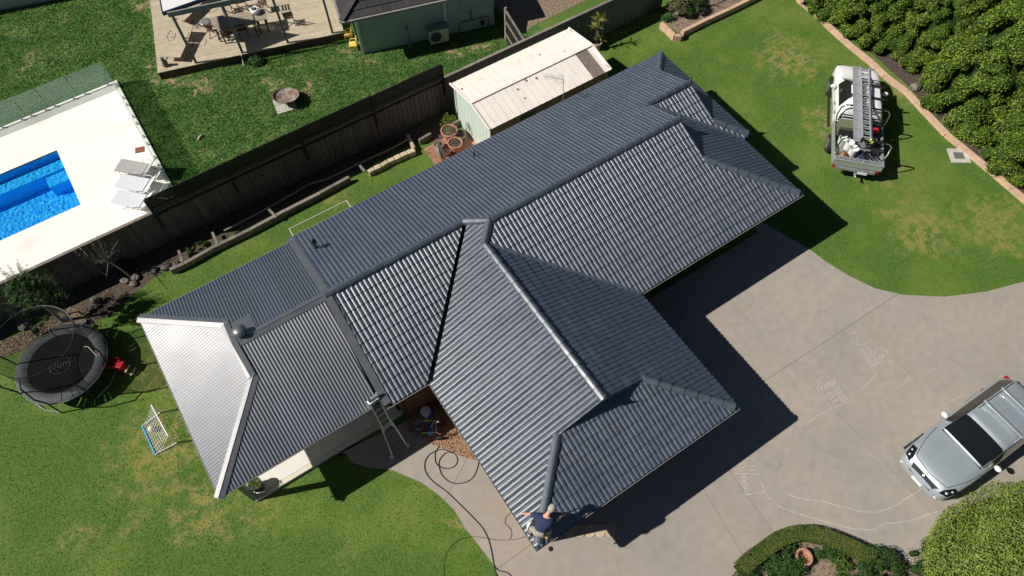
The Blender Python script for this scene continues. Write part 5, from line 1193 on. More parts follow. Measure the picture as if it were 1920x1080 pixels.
# the lawn and neighbour sheets are opened up below by a basin standing proud is impossible, so the basin is shallow and sits in a cut
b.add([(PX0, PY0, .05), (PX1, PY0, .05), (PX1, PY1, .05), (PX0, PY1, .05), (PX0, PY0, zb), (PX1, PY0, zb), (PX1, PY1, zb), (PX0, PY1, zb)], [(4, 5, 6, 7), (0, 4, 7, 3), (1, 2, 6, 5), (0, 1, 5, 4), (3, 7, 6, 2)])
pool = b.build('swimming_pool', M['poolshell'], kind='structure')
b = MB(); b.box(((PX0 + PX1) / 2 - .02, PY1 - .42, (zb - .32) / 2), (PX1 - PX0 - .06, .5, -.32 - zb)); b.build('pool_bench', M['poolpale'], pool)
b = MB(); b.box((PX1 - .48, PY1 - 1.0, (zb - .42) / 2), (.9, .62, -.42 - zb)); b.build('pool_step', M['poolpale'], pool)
b = MB(); b.sheet([(PX0 + .01, PY0 + .01), (PX1 - .01, PY0 + .01), (PX1 - .01, PY1 - .01), (PX0 + .01, PY1 - .01)], -.10); tag(b.build('pool_water', M['water'], kind='structure'))
b = MB(); b.beam((-13, 13.92, .04), (2.42, 13.92, .04), .12, .10); b.beam((2.36, FY + .1, .04), (2.36, 13.98, .04), .12, .104); b.build('pool_kerb', M['coping'], kind='structure')
gf = thing('glass_fence', 'frameless glass pool fence along the pale paving', 'glass fence', (2.3, 13.9, .09))
x = 2.28
for L in (1.55, 1.25, .95, 1.25, 1.3, 1.4, 1.4, 1.4):
    b = MB(); b.box((x - L / 2, 13.9, .70), (L - .03, .012, 1.12)); b.build('glass_panel', M['poolglass'], gf, world=True)
    for f in (.18, .82): b = MB(); b.box((x - L * f, 13.9, .14), (.05, .055, .16)); b.build('spigot', M['steel'], gf, world=True)
    x -= L
y = 13.84
for L in (1.4, 1.3, 1.35, 1.35, 1.4, 1.3, 1.1):
    b = MB(); b.box((2.34, y - L / 2, .70), (.012, L - .03, 1.12)); b.build('glass_panel', M['poolglass'], gf, world=True)
    for f in (.18, .82): b = MB(); b.box((2.34, y - L * f, .14), (.055, .05, .16)); b.build('spigot', M['steel'], gf, world=True)
    y -= L
b = MB(); b.box((0, 0, .01), (.36, .3, .02)); o = b.build('brown_paver', M['brownpaint']); o.location = (*g2(262, 281, .06), .052); o.rotation_euler.z = -.3; tag(o, 'square brown red board lying on the pool paving', 'board')

# ------------------------------------------------------------------ trampoline
TR = Vector((-3.28, 1.08, 0)); t = thing('trampoline', 'round black trampoline with grey pad and safety net on the lawn', 'trampoline', TR); NR = 24
b = MB(); b.lathe([(1.14, .74), (.0001, .735)], (0, 0, 0), 48); b.f = [f for f in b.f if len(f) == 4]; b.mi = [0] * len(b.f); b.sm = [False] * len(b.f); matp = b.build('jump_mat', M['tarp'], t)
for k in range(8):
    b = MB()
    for i in range(6):
        a0 = (k * 6 + i) * 2 * PI / 48 + .004; a1 = (k * 6 + i + 1) * 2 * PI / 48 - (.012 if i == 5 else 0); zz = .77 + random.uniform(-.012, .012)
        b.add([(1.1 * math.cos(a0), 1.1 * math.sin(a0), .745), (1.2 * math.cos(a0), 1.2 * math.sin(a0), zz + .02), (1.44 * math.cos(a0), 1.44 * math.sin(a0), zz + .02), (1.5 * math.cos(a0), 1.5 * math.sin(a0), .71),
               (1.1 * math.cos(a1), 1.1 * math.sin(a1), .745), (1.2 * math.cos(a1), 1.2 * math.sin(a1), zz + .02), (1.44 * math.cos(a1), 1.44 * math.sin(a1), zz + .02), (1.5 * math.cos(a1), 1.5 * math.sin(a1), .71)], [(0, 1, 5, 4), (1, 2, 6, 5), (2, 3, 7, 6)])
    b.build('spring_pad', M['pad'], t, smooth=True)
ring = [(1.47 * math.cos(i * PI / 24), 1.47 * math.sin(i * PI / 24), .72) for i in range(48)]; b = MB(); b.tube(ring, .025, 6, closed=True); b.build('frame', M['steel'], t)
for k in range(8):
    a = k * PI / 4 + .25; c, s = math.cos(a), math.sin(a); b = MB(); b.tube([(1.5 * c, 1.5 * s, .02), (1.5 * c, 1.5 * s, .9), (1.62 * c, 1.62 * s, 1.5), (1.55 * c, 1.55 * s, 2.25), (1.28 * c, 1.28 * s, 2.45)], .026, 6); b.build('net_pole', M['black'], t)
    if k % 2 == 0: a2 = a + PI / 4; b = MB(); b.tube([(1.5 * c, 1.5 * s, .03), (1.5 * math.cos(a + .4), 1.5 * math.sin(a + .4), .03), (1.5 * math.cos(a2), 1.5 * math.sin(a2), .03)], .024, 6); b.build('leg', M['steel'], t)
b = MB(); nn = 48
vsn = []
for z, r in ((.76, 1.12), (1.4, 1.2), (2.0, 1.24), (2.42, 1.26)): vsn += [(r * math.cos(i * 2 * PI / nn), r * math.sin(i * 2 * PI / nn), z) for i in range(nn)]
b.add(vsn, [(r * nn + i, r * nn + (i + 1) % nn, (r + 1) * nn + (i + 1) % nn, (r + 1) * nn + i) for r in range(3) for i in range(nn)]); b.build('safety_net', M['net'], t, smooth=True)
b = MB(); b.tube([(1.27 * math.cos(i * PI / 24), 1.27 * math.sin(i * PI / 24), 2.43) for i in range(48)], .012, 5, closed=True); b.build('net_ring', M['black'], t)
def text_mesh(name, s, size, mtl, parent, mtx, font_shear=0, extr=.001, world=False):
    cu = bpy.data.curves.new(name, 'FONT'); cu.body = s; cu.size = size; cu.extrude = extr; cu.align_x = 'CENTER'; cu.align_y = 'CENTER'; cu.resolution_u = 3
    tmp = bpy.data.objects.new('tmp', cu); COL.objects.link(tmp); me = bpy.data.meshes.new_from_object(tmp.evaluated_get(bpy.context.evaluated_depsgraph_get())); bpy.data.objects.remove(tmp); bpy.data.curves.remove(cu)
    me.materials.clear(); me.materials.append(mtl); me.name = name
    m = rootinv(parent) @ mtx if (parent and world) else mtx
    return link(name, me, parent, m)
ld = g(135, 679, .745) - g(90, 693, .745); ang = math.atan2(ld.y, ld.x); lp = g(112, 684, .745) - TR
text_mesh('logo_text', 'plum', .36, M['pad'], matp, Matrix.Translation((lp.x, lp.y, .748)) @ Matrix.Rotation(ang, 4, 'Z'))
b = MB(); c0, s0 = math.cos(ang), math.sin(ang)
b.ribbon([(lp.x + .34 * math.cos(a) , lp.y + .34 * math.sin(a)) for a in [ang + PI * 1.08 + i * PI * .85 / 14 for i in range(15)]], .025, .748); b.ribbon([(lp.x + .34 * math.cos(a), lp.y + .34 * math.sin(a)) for a in [ang + .1 + i * PI * .55 / 10 for i in range(11)]], .02, .748); b.build('logo_ring', M['pad'], matp)
# step ladder of the trampoline, little frame toy on the mat, red slide
lb = thing('hoop_toy', 'thin cream bent wire frame toy lying on the trampoline mat', 'toy', (*g2(180, 655, .76), .75))
b = MB(); o3 = Vector(lb.location); P3 = lambda x, y: g(x, y, .77) - o3
b.tube([P3(157, 650), P3(165, 650), P3(183, 669), P3(186, 666), P3(184, 650), P3(193, 652), P3(196, 655)], .014, 5); b.tube([P3(183, 650), P3(192, 659), P3(197, 652)], .012, 5); b.build('wire_frame', M['cream'], lb)
q = g(214, 680, .5); t = thing('red_slide', 'small bright red plastic ride-on toy beside the trampoline', 'toy', (q.x, q.y, 0), -.9)
b = MB(); b.add([(-.55, -.16, .05), (-.55, .16, .05), (0, .16, .42), (0, -.16, .42), (.12, -.16, .44), (.12, .16, .44), (-.6, -.16, .02), (-.6, .16, .02), (.12, -.16, .02), (.12, .16, .02)], [(0, 1, 2, 3), (3, 2, 5, 4), (4, 5, 9, 8)]); b.beam((-.6, -.18, .1), (.1, -.18, .52), .03, .12); b.beam((-.6, .18, .1), (.1, .18, .52), .03, .12); b.build('chute', M['red'], t)
b = MB(); b.box((.2, 0, .5), (.24, .26, .05)); b.box((.2, 0, .25), (.16, .2, .5)); b.build('platform', M['red'], t, bevel=.01)
for k in range(2): b = MB(); b.box((.42 + k * .13, 0, .3 - k * .16), (.05, .3, .03)); b.build('step', M['cream'], t)

# ------------------------------------------------------------------ soccer goal and ball
A, B_, Cc_, D_ = g(267, 799, .03), g(291, 852, .03), g(332, 830, .03), g(301, 773, .03)
gl = thing('football_goal', 'small white netted football goal with a light blue base bar', 'goal', A)
b = MB(); b.tube([B_, A], .028, 7); b.build('base_bar', M['lightblue'], gl, world=True)
t1, t2 = g(293, 767, .75), g(322, 821, .75)
t1 = Vector((D_.x, D_.y, .72)); t2 = Vector((Cc_.x, Cc_.y, .72))
for nm, P in (('side_bar', [A, D_]), ('side_bar', [B_, Cc_]), ('upright', [D_, t1]), ('upright', [Cc_, t2]), ('crossbar', [t1, t2]), ('back_stay', [A, A.lerp(t1, .06)])): b = MB(); b.tube(P, .022, 7); b.build(nm, M['white'], gl, world=True)
b = MB()
for i in range(11):
    s = i / 10; a_ = A.lerp(B_, s); c_ = t1.lerp(t2, s); m_ = a_.lerp(c_, .5) + Vector((0, 0, -.12)); b.tube([a_, m_, c_], .0045, 3)
for j in range(1, 9):
    s = j / 9; q1 = A.lerp(t1, s) + Vector((0, 0, -.45 * s * (1 - s))); q2 = B_.lerp(t2, s) + Vector((0, 0, -.45 * s * (1 - s))); b.tube([q1, q2], .0045, 3)
for P0, P1, P2 in ((A, D_, t1), (B_, Cc_, t2)):
    for j in range(1, 7): b.tube([P0.lerp(P1, j / 7), P0.lerp(P2, j / 7)], .0045, 3)
b.build('net', M['whitecloth'], gl, world=True)
t = MB(); t.ball((0, 0, 0), .11, 16, 10); o = t.build('football', M['cream'], smooth=True); o.location = g(284, 804, .11); tag(o, 'pale yellow football inside the small goal', 'ball')
# folding clothes line over the side lawn
P = [g(541, 427, 1.55), g(651, 378, 1.55)]; c0_ = Vector((P[0].x, -.05, 1.55)); c1_ = Vector((P[1].x, -.05, 1.55)); cl = thing('clothesline', 'white wall mounted folding clothesline frame above the side lawn', 'clothesline', (c0_ + c1_) / 2)
P[0].y = P[1].y = (P[0].y + P[1].y) / 2
for a, c in ((P[0], P[1]), (P[0], Vector((c0_.x, -.5, 1.55))), (P[1], Vector((c1_.x, -.5, 1.55)))): b = MB(); b.tube([a, c], .016, 6); b.build('frame_tube', M['cream'], cl, world=True)
for k in range(1, 5): y = P[0].y * (1 - k / 5) - .5 * k / 5; b = MB(); b.tube([(P[0].x, y, 1.55), (P[1].x, y, 1.55)], .005, 4); b.build('line', M['cream'], cl, world=True)
# satellite dish standing by the pots
q = g(826, 287, 1.1); sd_ = thing('satellite_dish', 'grey satellite dish on a post seen edge-on by the pots', 'satellite dish', (q.x, q.y, 0)); b = MB(); b.tube([(0, 0, 0), (0, 0, 1.05)], .025, 6); b.build('mast', M['steel'], sd_)
b = MB(); b.X = Matrix.Translation((-.05, .02, 1.15)) @ Matrix.Rotation(-.35, 4, 'Z') @ Matrix.Rotation(1.15, 4, 'Y'); b.lathe([(.4, .09), (.3, .04), (.15, .01), (.001, 0)], (0, 0, 0), 20); b.build('dish', M['steel'], sd_, smooth=True); b = MB(); b.tube([(0, 0, 1.0), (.3, .12, 1.2)], .012, 5); b.ball((.31, .12, 1.22), .04); b.build('receiver_arm', M['black'], sd_)
# planter on the verandah
q = g(478, 908, .5); vp = thing('verandah_planter', 'grey planter with leafy yellow green plant at the verandah corner', 'potted plant', (q.x, q.y, .13)); b = MB(); b.lathe([(.17, 0), (.2, .38), (.22, .38), (.22, .42), (.17, .42), (.001, .36)], (0, 0, 0), 14); b.build('pot', M['pad'], vp); link('foliage', leaves('foliage', [(random.uniform(-.12, .12), random.uniform(-.12, .12), .42 + random.uniform(0, .22), .12) for _ in range(9)], 130, .035, M['citrus'], flat=.1, upper=-1), vp)

# ------------------------------------------------------------------ person
def zroof(x, y): return min(Z0 + T_ * (x - uD), Z0 + T_ * (y + V3)) + .03
def skinned(name, J, E, m, parent, root=0, sub=2):
    """J: list of (Vector world, radius); E: edges. One continuous surface grown over the joints"""
    I = rootinv(parent) if parent else Matrix(); me = bpy.data.meshes.new(name); me.from_pydata([tuple(I @ j[0]) for j in J], E, [])
    o = link(name, me, parent); md = o.modifiers.new('skin', 'SKIN'); sv = me.skin_vertices[0].data
    for i, j in enumerate(J): r = j[1]; sv[i].radius = (r, r) if not hasattr(r, '__len__') else r
    sv[root].use_root = True; md.use_smooth_shade = True; s = o.modifiers.new('sub', 'SUBSURF'); s.levels = s.render_levels = sub; me.materials.append(M[m]); return o
rz3 = lambda px, py, dz=0: (lambda p: Vector((p.x, p.y, zroof(p.x, p.y) + dz)))(g(px, py, 2.85))
pel = g(1012, 999, 3.16); bel = g(1015, 988, 3.28); che = g(1020, 974, 3.46); nek = g(1026, 965, 3.58); hed = g(1032, 957, 3.68)
shL = g(1006, 967, 3.50); elL = g(993, 964, 3.30); haL = rz3(980, 962, .07); shR = g(1033, 977, 3.50); elR = g(1045, 975, 3.34); haR = g(1054, 967, 3.24)
kL = g(997, 989, 3.10); aL = rz3(994, 999, .09); fL = rz3(1002, 985, .05); hipL = g(1006, 999, 3.14); hipR = g(1018, 1001, 3.14); kR = g(1032, 992, 3.14); aR = rz3(1025, 1008, .09); fR = rz3(1033, 1001, .04)
pp = thing('person', 'person in navy shirt and pale trousers crouching on the roof corner, one arm outstretched', 'person', (pel.x, pel.y, zroof(pel.x, pel.y)))
J = [(pel, .125), (bel, .13), (che, .15), (nek, .06), (hed - (hed - nek).normalized() * .03, .075), (shL, .065), (elL, .045), (haL, .028), (shR, .065), (elR, .045), (haR, .028),
     (hipL, .095), (kL, .062), (aL, .042), (fL, .035), (hipR, .095), (kR, .062), (aR, .042), (fR, .035)]
E = [(0, 1), (1, 2), (2, 3), (3, 4), (2, 5), (5, 6), (6, 7), (2, 8), (8, 9), (9, 10), (0, 11), (11, 12), (12, 13), (13, 14), (0, 15), (15, 16), (16, 17), (17, 18)]
body = skinned('body', J, E, 'skin', pp)
def hand(w, d, up, nm):
    d = d.normalized(); s = d.cross(up).normalized(); up = s.cross(d)
    b = MB(); R_ = Matrix((tuple(d), tuple(s), tuple(up))).transposed().to_4x4(); R_.translation = w; b.X = R_
    b.ball((.045, 0, 0), (.055, .042, .018), 10, 6)
    for k, (y, L) in enumerate(((-.032, .066), (-.011, .078), (.011, .074), (.031, .058))): b.tube([(.07, y, 0), (.085 + L * .45, y * 1.25, -.004), (.09 + L, y * 1.45, -.022)], [.0105, .0095, .007], 6)
    b.tube([(.02, -.035, 0), (.05, -.065, -.006), (.075, -.08, -.015)], [.013, .011, .008], 6)
    return b.build(nm, M['skin'], pp, world=True, smooth=True)
hand(haL, haL - elL, Vector((0, 0, 1)), 'hand'); hand(haR, haR - elR, Vector((0, 0, 1)), 'hand')
# head with face, ears and grey hair
hd_ = (hed - nek).normalized(); fw = Vector((.55, .15, -.75)); fw = (fw - hd_ * fw.dot(hd_)).normalized(); sd2 = fw.cross(hd_)
X = Matrix((tuple(fw), tuple(sd2), tuple(hd_))).transposed().to_4x4(); X.translation = hed + hd_ * .07; X = X @ Matrix.Diagonal((1.16, 1.2, 1.12, 1))
b = MB(); b.X = X; b.ball((0, 0, 0), (.098, .077, .118), 18, 12); b.ball((.03, 0, -.06), (.065, .055, .06), 12, 8); b.tube([(.092, 0, .01), (.118, 0, -.022), (.094, 0, -.028)], [.008, .013, .009], 6)
for s in (-1, 1): b.ball((0, s * .078, -.01), (.018, .008, .03), 8, 6)
hm = b.build('head', M['skin'], pp, world=True, smooth=True)
b = MB(); b.X = X
for s in (-1, 1): b.ball((.088, s * .03, .015), (.01, .013, .008), 8, 6)
b.build('eye', M['white'], hm, world=True, smooth=True); b = MB(); b.X = X; b.box((.09, 0, -.055), (.012, .045, .008)); b.build('mouth', M['redlamp'], hm, world=True)
b = MB(); b.X = X; b.ball((-.014, 0, .022), (.1, .084, .112), 18, 12); b.build('hair', M['hair'], hm, world=True, smooth=True)
skinned('shirt', [(pel.lerp(bel, .12) + Vector((0, 0, .04)), .19), (bel, .185), (che, .19), (che.lerp(nek, .55), .10), (shL, .095), (shL.lerp(elL, .8), .075), (shR, .095), (shR.lerp(elR, .8), .075)], [(0, 1), (1, 2), (2, 3), (2, 4), (4, 5), (2, 6), (6, 7)], 'navy', pp)
skinned('trousers', [(pel.lerp(bel, .9), .15), (pel, .155), (hipL, .108), (kL, .08), (aL.lerp(kL, .15), .058), (hipR, .108), (kR, .08), (aR.lerp(kR, .15), .058)], [(0, 1), (1, 2), (2, 3), (3, 4), (1, 5), (5, 6), (6, 7)], 'cloth', pp, root=1)
for a_, f_, mm in ((aL, fL, 'black'), (aR, fR, 'orange')):
    b = MB(); d = (f_ - a_); b.tube([a_ - d * .15 + Vector((0, 0, -.03)), a_ + d * .3 + Vector((0, 0, -.035)), f_ + d * .25 + Vector((0, 0, -.03))], [.05, .055, .035], 8); b.build('shoe', M[mm], pp, world=True, smooth=True)
# knee pad / white bag at the hip
q = g(995, 983, 3.0); t = thing('white_bag', 'small white and black tool bag beside the crouching person', 'bag', (q.x, q.y, zroof(q.x, q.y)), .4); b = MB(); b.ball((0, 0, .1), (.13, .1, .11), 12, 8); b.build('pouch', M['whitecloth'], t, smooth=True); b = MB(); b.tube([(-.13, 0, .1), (-.08, 0, .24), (.08, 0, .24), (.13, 0, .1)], .015, 6); b.build('strap', M['black'], t)
sg = thing('spray_gun', 'black spray lance held out over the tiles by the person', 'spray gun', haR); hp_ = haR + (haR - elR).normalized() * .08; e_ = hp_ + Vector((.52, -.12, -.02)); b = MB(); b.tube([hp_, e_], .013, 6); b.tube([e_, e_ + Vector((.04, 0, -.05))], .02, 6); b.build('lance', M['black'], sg, world=True); b = MB(); b.tube([hp_, hp_ - Vector((0, 0, .12))], .02, 6); b.box(hp_ + Vector((.03, 0, .01)), (.12, .035, .05)); b.build('grip', M['steel'], sg, world=True)

# ------------------------------------------------------------------ ladder, buckets, sprayer, hoses
fL_, fR_ = g(738, 857, .03), g(763, 838, .03); tL, tR = g(693, 762, 2.72), g(714, 748, 2.72)
ax_ = ((tL + tR) / 2 - (fL_ + fR_) / 2); 
ld_ = thing('ladder', 'aluminium ladder leaning on the gutter beside the tiled roof', 'ladder', (fL_ + fR_) / 2)
wv = (fR_ - fL_).normalized()
def LP(s, w): c = (fL_ + fR_) / 2 + ax_ * s; return c + wv * w
for w0, w1, s0, s1 in ((-.28, -.17, 0, .62), (.28, .17, 0, .62), (-.15, -.15, .5, 1.12), (.15, .15, .5, 1.12)): b = MB(); b.beam(LP(s0, w0), LP(s1, w1), .03, .075); b.build('stile', M['alu'], ld_, world=True)
for k in range(12): s = .05 + k * .095; hw = .27 - .11 * s / .62 if s < .6 else .15; b = MB(); b.beam(LP(s, -hw), LP(s, hw), .075, .028); b.build('rung', M['steel'], ld_, world=True)
b = MB(); b.beam(LP(.57, -.2), LP(.57, .2), .11, .05); b.build('hinge_bar', M['white'], ld_, world=True); b = MB(); b.beam(LP(1.06, -.2), LP(1.06, .12), .14, .04); b.build('top_cap', M['white'], ld_, world=True)
for w0 in (-.28, .28): b = MB(); b.beam(LP(.0, w0) , LP(.035, w0 * 1.25), .09, .06); b.build('foot', M['white'], ld_, world=True)
for k, (x, y, m_, l) in enumerate(((798, 771, 'pad', 'grey lidded paint bucket nearest the wall'), (785, 795, 'steel', 'open dark paint bucket left of the sprayer'))):
    q = g(x, y, .36); t = thing('bucket', l, 'bucket', (q.x, q.y, .02)); b = MB(); b.lathe([(.14, 0), (.165, .34), (.175, .34), (.175, .37), (.16, .37)] + ([(.001, .375)] if k == 0 else [(.155, .3), (.001, .22)]), (0, 0, 0), 20); b.build('bucket_body', M['white' if k == 0 else 'steel'], t); b = MB(); b.tube([(.175 * math.cos(a), .175 * math.sin(a), .34 - .06 * math.sin(a)) for a in [i * PI / 8 for i in range(9)]], .005, 4); b.build('handle', M['steel'], t)
q = g(808, 806, .3); sp2 = thing('paint_sprayer', 'silver framed airless paint sprayer with blue motor on the chips', 'paint sprayer', (q.x, q.y, .02), -.55)
for s in (-1, 1): b = MB(); b.tube([(-.28, s * .2, .04), (-.3, s * .2, .5), (-.2, s * .2, .62), (.2, s * .2, .62), (.32, s * .2, .4), (.3, s * .2, .04)], .018, 6); b.build('frame_tube', M['chrome'], sp2)
for x_, z_ in ((-.3, .5), (.2, .62), (.3, .08), (-.28, .06)): b = MB(); b.tube([(x_, -.2, z_), (x_, .2, z_)], .016, 6); b.build('cross_tube', M['chrome'], sp2)
b = MB(); b.lathe([(.001, -.2), (.09, -.19), (.11, -.1), (.11, .12), (.07, .2), (.001, .2)], (0, .0, .36), 16, ax='Y'); b.build('motor', M['blue'], sp2, smooth=True)
for s in (-1, 1): b = MB(); b.lathe([(.12, -.03), (.13, 0), (.12, .03)], (.28, s * .25, .13), 16, ax='Y'); b.build('wheel', M['rubber'], sp2)
b = MB(); b.tube([(0, .0, .5), (.1, .1, .66), (.26, .12, .7)], .02, 6); b.ball((.28, .12, .7), .035); b.build('gauge', M['steel'], sp2)
q = g(806, 775, .2); t = thing('blue_drum', 'dark blue drum between the two buckets', 'drum', (q.x, q.y, .02)); b = MB(); b.lathe([(.13, 0), (.14, .12), (.13, .3), (.05, .33), (.05, .36), (.001, .36)], (0, 0, 0), 16); b.build('drum_body', M['blue'], t); b = MB(); b.tube([(0, 0, .36), (.12, .02, .42), (.3, .1, .3), (.34, .12, .02)], .01, 5); b.build('hose_tail', M['black'], t)
def hose(name, px, r, label, z=.03):
    pts = [g(x, y, z + SZ * .5) for x, y in px]; out = []
    for i in range(len(pts) - 1):
        p0 = pts[max(i - 1, 0)]; p1 = pts[i]; p2 = pts[i + 1]; p3 = pts[min(i + 2, len(pts) - 1)]
        for k in range(6):
            t_ = k / 6; out.append(.5 * ((2 * p1) + (p2 - p0) * t_ + (2 * p0 - 5 * p1 + 4 * p2 - p3) * t_ ** 2 + (3 * p1 - p0 - 3 * p2 + p3) * t_ ** 3))
    b = MB(); b.tube(out + [pts[-1]], r, 5); return tag(b.build(name, M['black'], smooth=True), label, 'hose')
h5 = lambda x, y: (780 + x / 4.154, 820 + y / 4.154)
hose('spray_hose', [h5(*p) for p in [(180, 72), (150, 120), (152, 190), (180, 225), (240, 243), (300, 225), (323, 175), (300, 130), (240, 118), (190, 165), (178, 215), (200, 290), (260, 345), (340, 360), (430, 325), (475, 250), (488, 180)]], .014, 'black spray hose looped twice on the concrete path')
hose('spray_hose', [h5(*p) for p in [(290, 122), (200, 95), (110, 130), (68, 200), (80, 280), (140, 350), (240, 425), (350, 530), (450, 630), (520, 710), (565, 800), (590, 900), (605, 990), (625, 1080), (640, 1150)]], .014, 'black hose running down the path to the lower lawn edge')
hose('thin_cable', [h5(*p) for p in [(738, 585), (700, 625), (695, 670), (730, 705), (745, 750), (730, 795)]], .006, 'thin dark cable wriggling on the path below the gutter')
hose('thin_cable', [h5(*p) for p in [(855, 768), (790, 792), (690, 800), (600, 795), (500, 778), (420, 775), (330, 800), (260, 860), (220, 940), (208, 1020), (215, 1090)]], .007, 'thin grey cable curving from the roof corner over the lawn')
hose('spray_hose', [h5(*p) for p in [(600, 985), (640, 1035), (700, 1050), (740, 1080), (780, 1150)]], .012, 'short black hose end at the bottom edge of the path')
q = g(1033, 1029, SZ + .004); b = MB(); b.lathe([(.075, 0), (.07, .006), (.001, .006)], (0, 0, 0), 20); o = b.build('floor_drain', M['dark']); o.location = (q.x, q.y, SZ); tag(o, 'round dark drain opening in the concrete by the roof corner', 'drain')
ps = thing('stepping_edge', 'row of scalloped tan edging blocks half shaded under the roof', 'edging', g(1105, 997))
for k in range(5):
    q = g(1075 + k * 19 - 7, 996 - k * .2, .1); b = MB(); pts = [(-.15, .2), (.15, .2)] + [(.15 * math.cos(a), -.08 + .1 * math.sin(a)) for a in [0, -PI / 5, -2 * PI / 5, -3 * PI / 5, -4 * PI / 5, -PI]]
    R2 = Matrix.Rotation(-.585, 2); pp_ = [R2 @ Vector(p) for p in pts]; b.prism([(q.x + p.x, q.y + p.y) for p in pp_], SZ, SZ + .035); b.build('scallop_block', M['stone'], ps, world=True)
# drain grate in the lawn
q = g(1798, 292, .03); ang = math.radians(-35); t = thing('drain_grate', 'square concrete edged drain grate set in the lawn', 'drain', (q.x, q.y, 0), ang)
for sx, sy, lx, ly in ((0, .27, .78, .2), (0, -.27, .78, .2), (.3, 0, .18, .34), (-.3, 0, .18, .34)): b = MB(); b.box((sx, sy, .02), (lx, ly, .05)); b.build('surround', M['paver'], t)
b = MB(); b.box((0, 0, .01), (.42, .34, .03)); b.build('pit', M['dark'], t)
for k in range(9): b = MB(); b.box((-.18 + k * .045, 0, .035), (.016, .34, .02)); b.build('grate_bar', M['steel'], t)
# ------------------------------------------------------------------ vehicles: lofted bodies
def loft(stations, prof, nx=4, closed_ends=True):
    """stations: rows of numbers over x (first entry x); prof(row) -> half profile points (y, z); smooth interpolation between rows"""
    S = np.array(stations, float); n = len(S); rows = []
    for i in range(n - 1):
        for k in range(nx):
            t = k / nx; p0, p1, p2, p3 = S[max(i - 1, 0)], S[i], S[i + 1], S[min(i + 2, n - 1)]
            m1 = (p2 - p0) * .5; m2 = (p3 - p1) * .5
            # limit overshoot
            m1 = np.where(np.sign(p2 - p1) == np.sign(m1), m1, 0); m2 = np.where(np.sign(p2 - p1) == np.sign(m2), m2, 0)
            rows.append((2 * t ** 3 - 3 * t ** 2 + 1) * p1 + (t ** 3 - 2 * t ** 2 + t) * m1 + (-2 * t ** 3 + 3 * t ** 2) * p2 + (t ** 3 - t ** 2) * m2)
    rows.append(S[-1]); G_ = []
    for r in rows:
        h = prof(r); G_.append([Vector((r[0], y, z)) for y, z in h] + [Vector((r[0], -y, z)) for y, z in h[-2::-1]])
    return rows, G_
def loft_parts(rows, G_, classify, parent, mats, names):
    nx, ny = len(G_), len(G_[0]); parts = {}
    for i in range(nx - 1):
        for j in range(ny - 1):
            c = classify(rows[i], rows[i + 1], j, ny); parts.setdefault(c, []).append((i, j))
    obs = {}
    # one smooth normal field for all parts: build whole mesh, then split by class
    for c, cells in parts.items():
        b = MB(); idx = {}
        vs = []; fs = []
        for i, j in cells:
            f = []
            for a, d in ((i, j), (i, j + 1), (i + 1, j + 1), (i + 1, j)):
                if (a, d) not in idx: idx[(a, d)] = len(vs); vs.append(G_[a][d])
                f.append(idx[(a, d)])
            fs.append(f[::-1])
        if c == names[0]:
            for i_, rev in ((0, False), (nx - 1, True)):
                f = []
                for j in range(ny): 
                    k = (i_, j)
                    if k not in idx: idx[k] = len(vs); vs.append(G_[i_][j])
                    f.append(idx[k])
                fs.append(f[::-1] if rev else f)
        b.add(vs, fs); obs[c] = b.build(c.split('/')[0], mats[c.split('/')[0]], parent, smooth=True)
    return obs
def wheel(parent, x, y, r, wd, s):
    b = MB(); b.lathe([(r * .62, -wd / 2), (r * .93, -wd / 2), (r, -wd / 2 + .03), (r, wd / 2 - .03), (r * .93, wd / 2), (r * .62, wd / 2)], (x, y, r), 28, ax='Y'); o = b.build('wheel', M['rubber'], parent)
    b = MB(); b.lathe([(r * .62, -.01), (r * .55, .0), (r * .5, -.02 * s)], (x, y + s * (wd / 2 + .004), r), 24, ax='Y')
    for k in range(6): a = k * PI / 3; b.beam((x, y + s * (wd / 2 + .012), r), (x + r * .58 * math.cos(a), y + s * (wd / 2 + .012), r + r * .58 * math.sin(a)), .05, .02, up=(0, 1, 0))
    b.build('rim', M['alloy'], o)
# ---- silver SUV; local x = 0 at the nose, body running to +x
suv = thing('parked_car', 'silver station wagon with roof racks parked on the concrete driveway', 'car', (17.73, -17.48, SZ), math.radians(-1.2))
#         x     w    zs   zbelt wTop zTop
st = [(0.00, .50, .34, .52, .30, .56), (.05, .66, .28, .62, .40, .66), (.16, .80, .24, .74, .52, .79), (.38, .88, .23, .84, .60, .91), (.75, .925, .23, .92, .66, 1.00), (1.20, .945, .23, .97, .70, 1.07), (1.48, .95, .23, .99, .72, 1.12),
      (1.62, .95, .23, 1.0, .70, 1.20), (2.22, .96, .23, 1.02, .68, 1.60), (2.5, .96, .23, 1.03, .69, 1.67), (3.2, .96, .23, 1.04, .69, 1.71), (3.9, .95, .23, 1.05, .67, 1.69), (4.35, .935, .25, 1.06, .64, 1.62), (4.62, .90, .28, 1.04, .62, 1.25), (4.74, .85, .3, .98, .56, 1.02), (4.80, .75, .36, .7, .5, .72)]
def pf_suv(r):
    x, w_, zs, zb, wt, zt = r; hz = zt - zb; k = min(max((hz - .15) / .35, 0), 1)   # k: how much of a greenhouse stands here
    return [(w_ * .90, zs), (w_ * .99, zs + (zb - zs) * .3), (w_, zs + (zb - zs) * .55), (w_ * .985, zs + (zb - zs) * .8), (w_ * .955, zb - .01), (w_ * .93 - .0 * k, zb + .015 + .02 * k),
            (w_ * .93 + (wt - w_ * .93) * .5, zb + hz * (.55 - .05 * k)), (wt + .02, zb + hz * .84), (wt - .06, zb + hz * .945), (wt * .6, zb + hz * .985), (wt * .3, zb + hz * .998), (0, zt)]
rows, G_ = loft(st, pf_suv, 5)
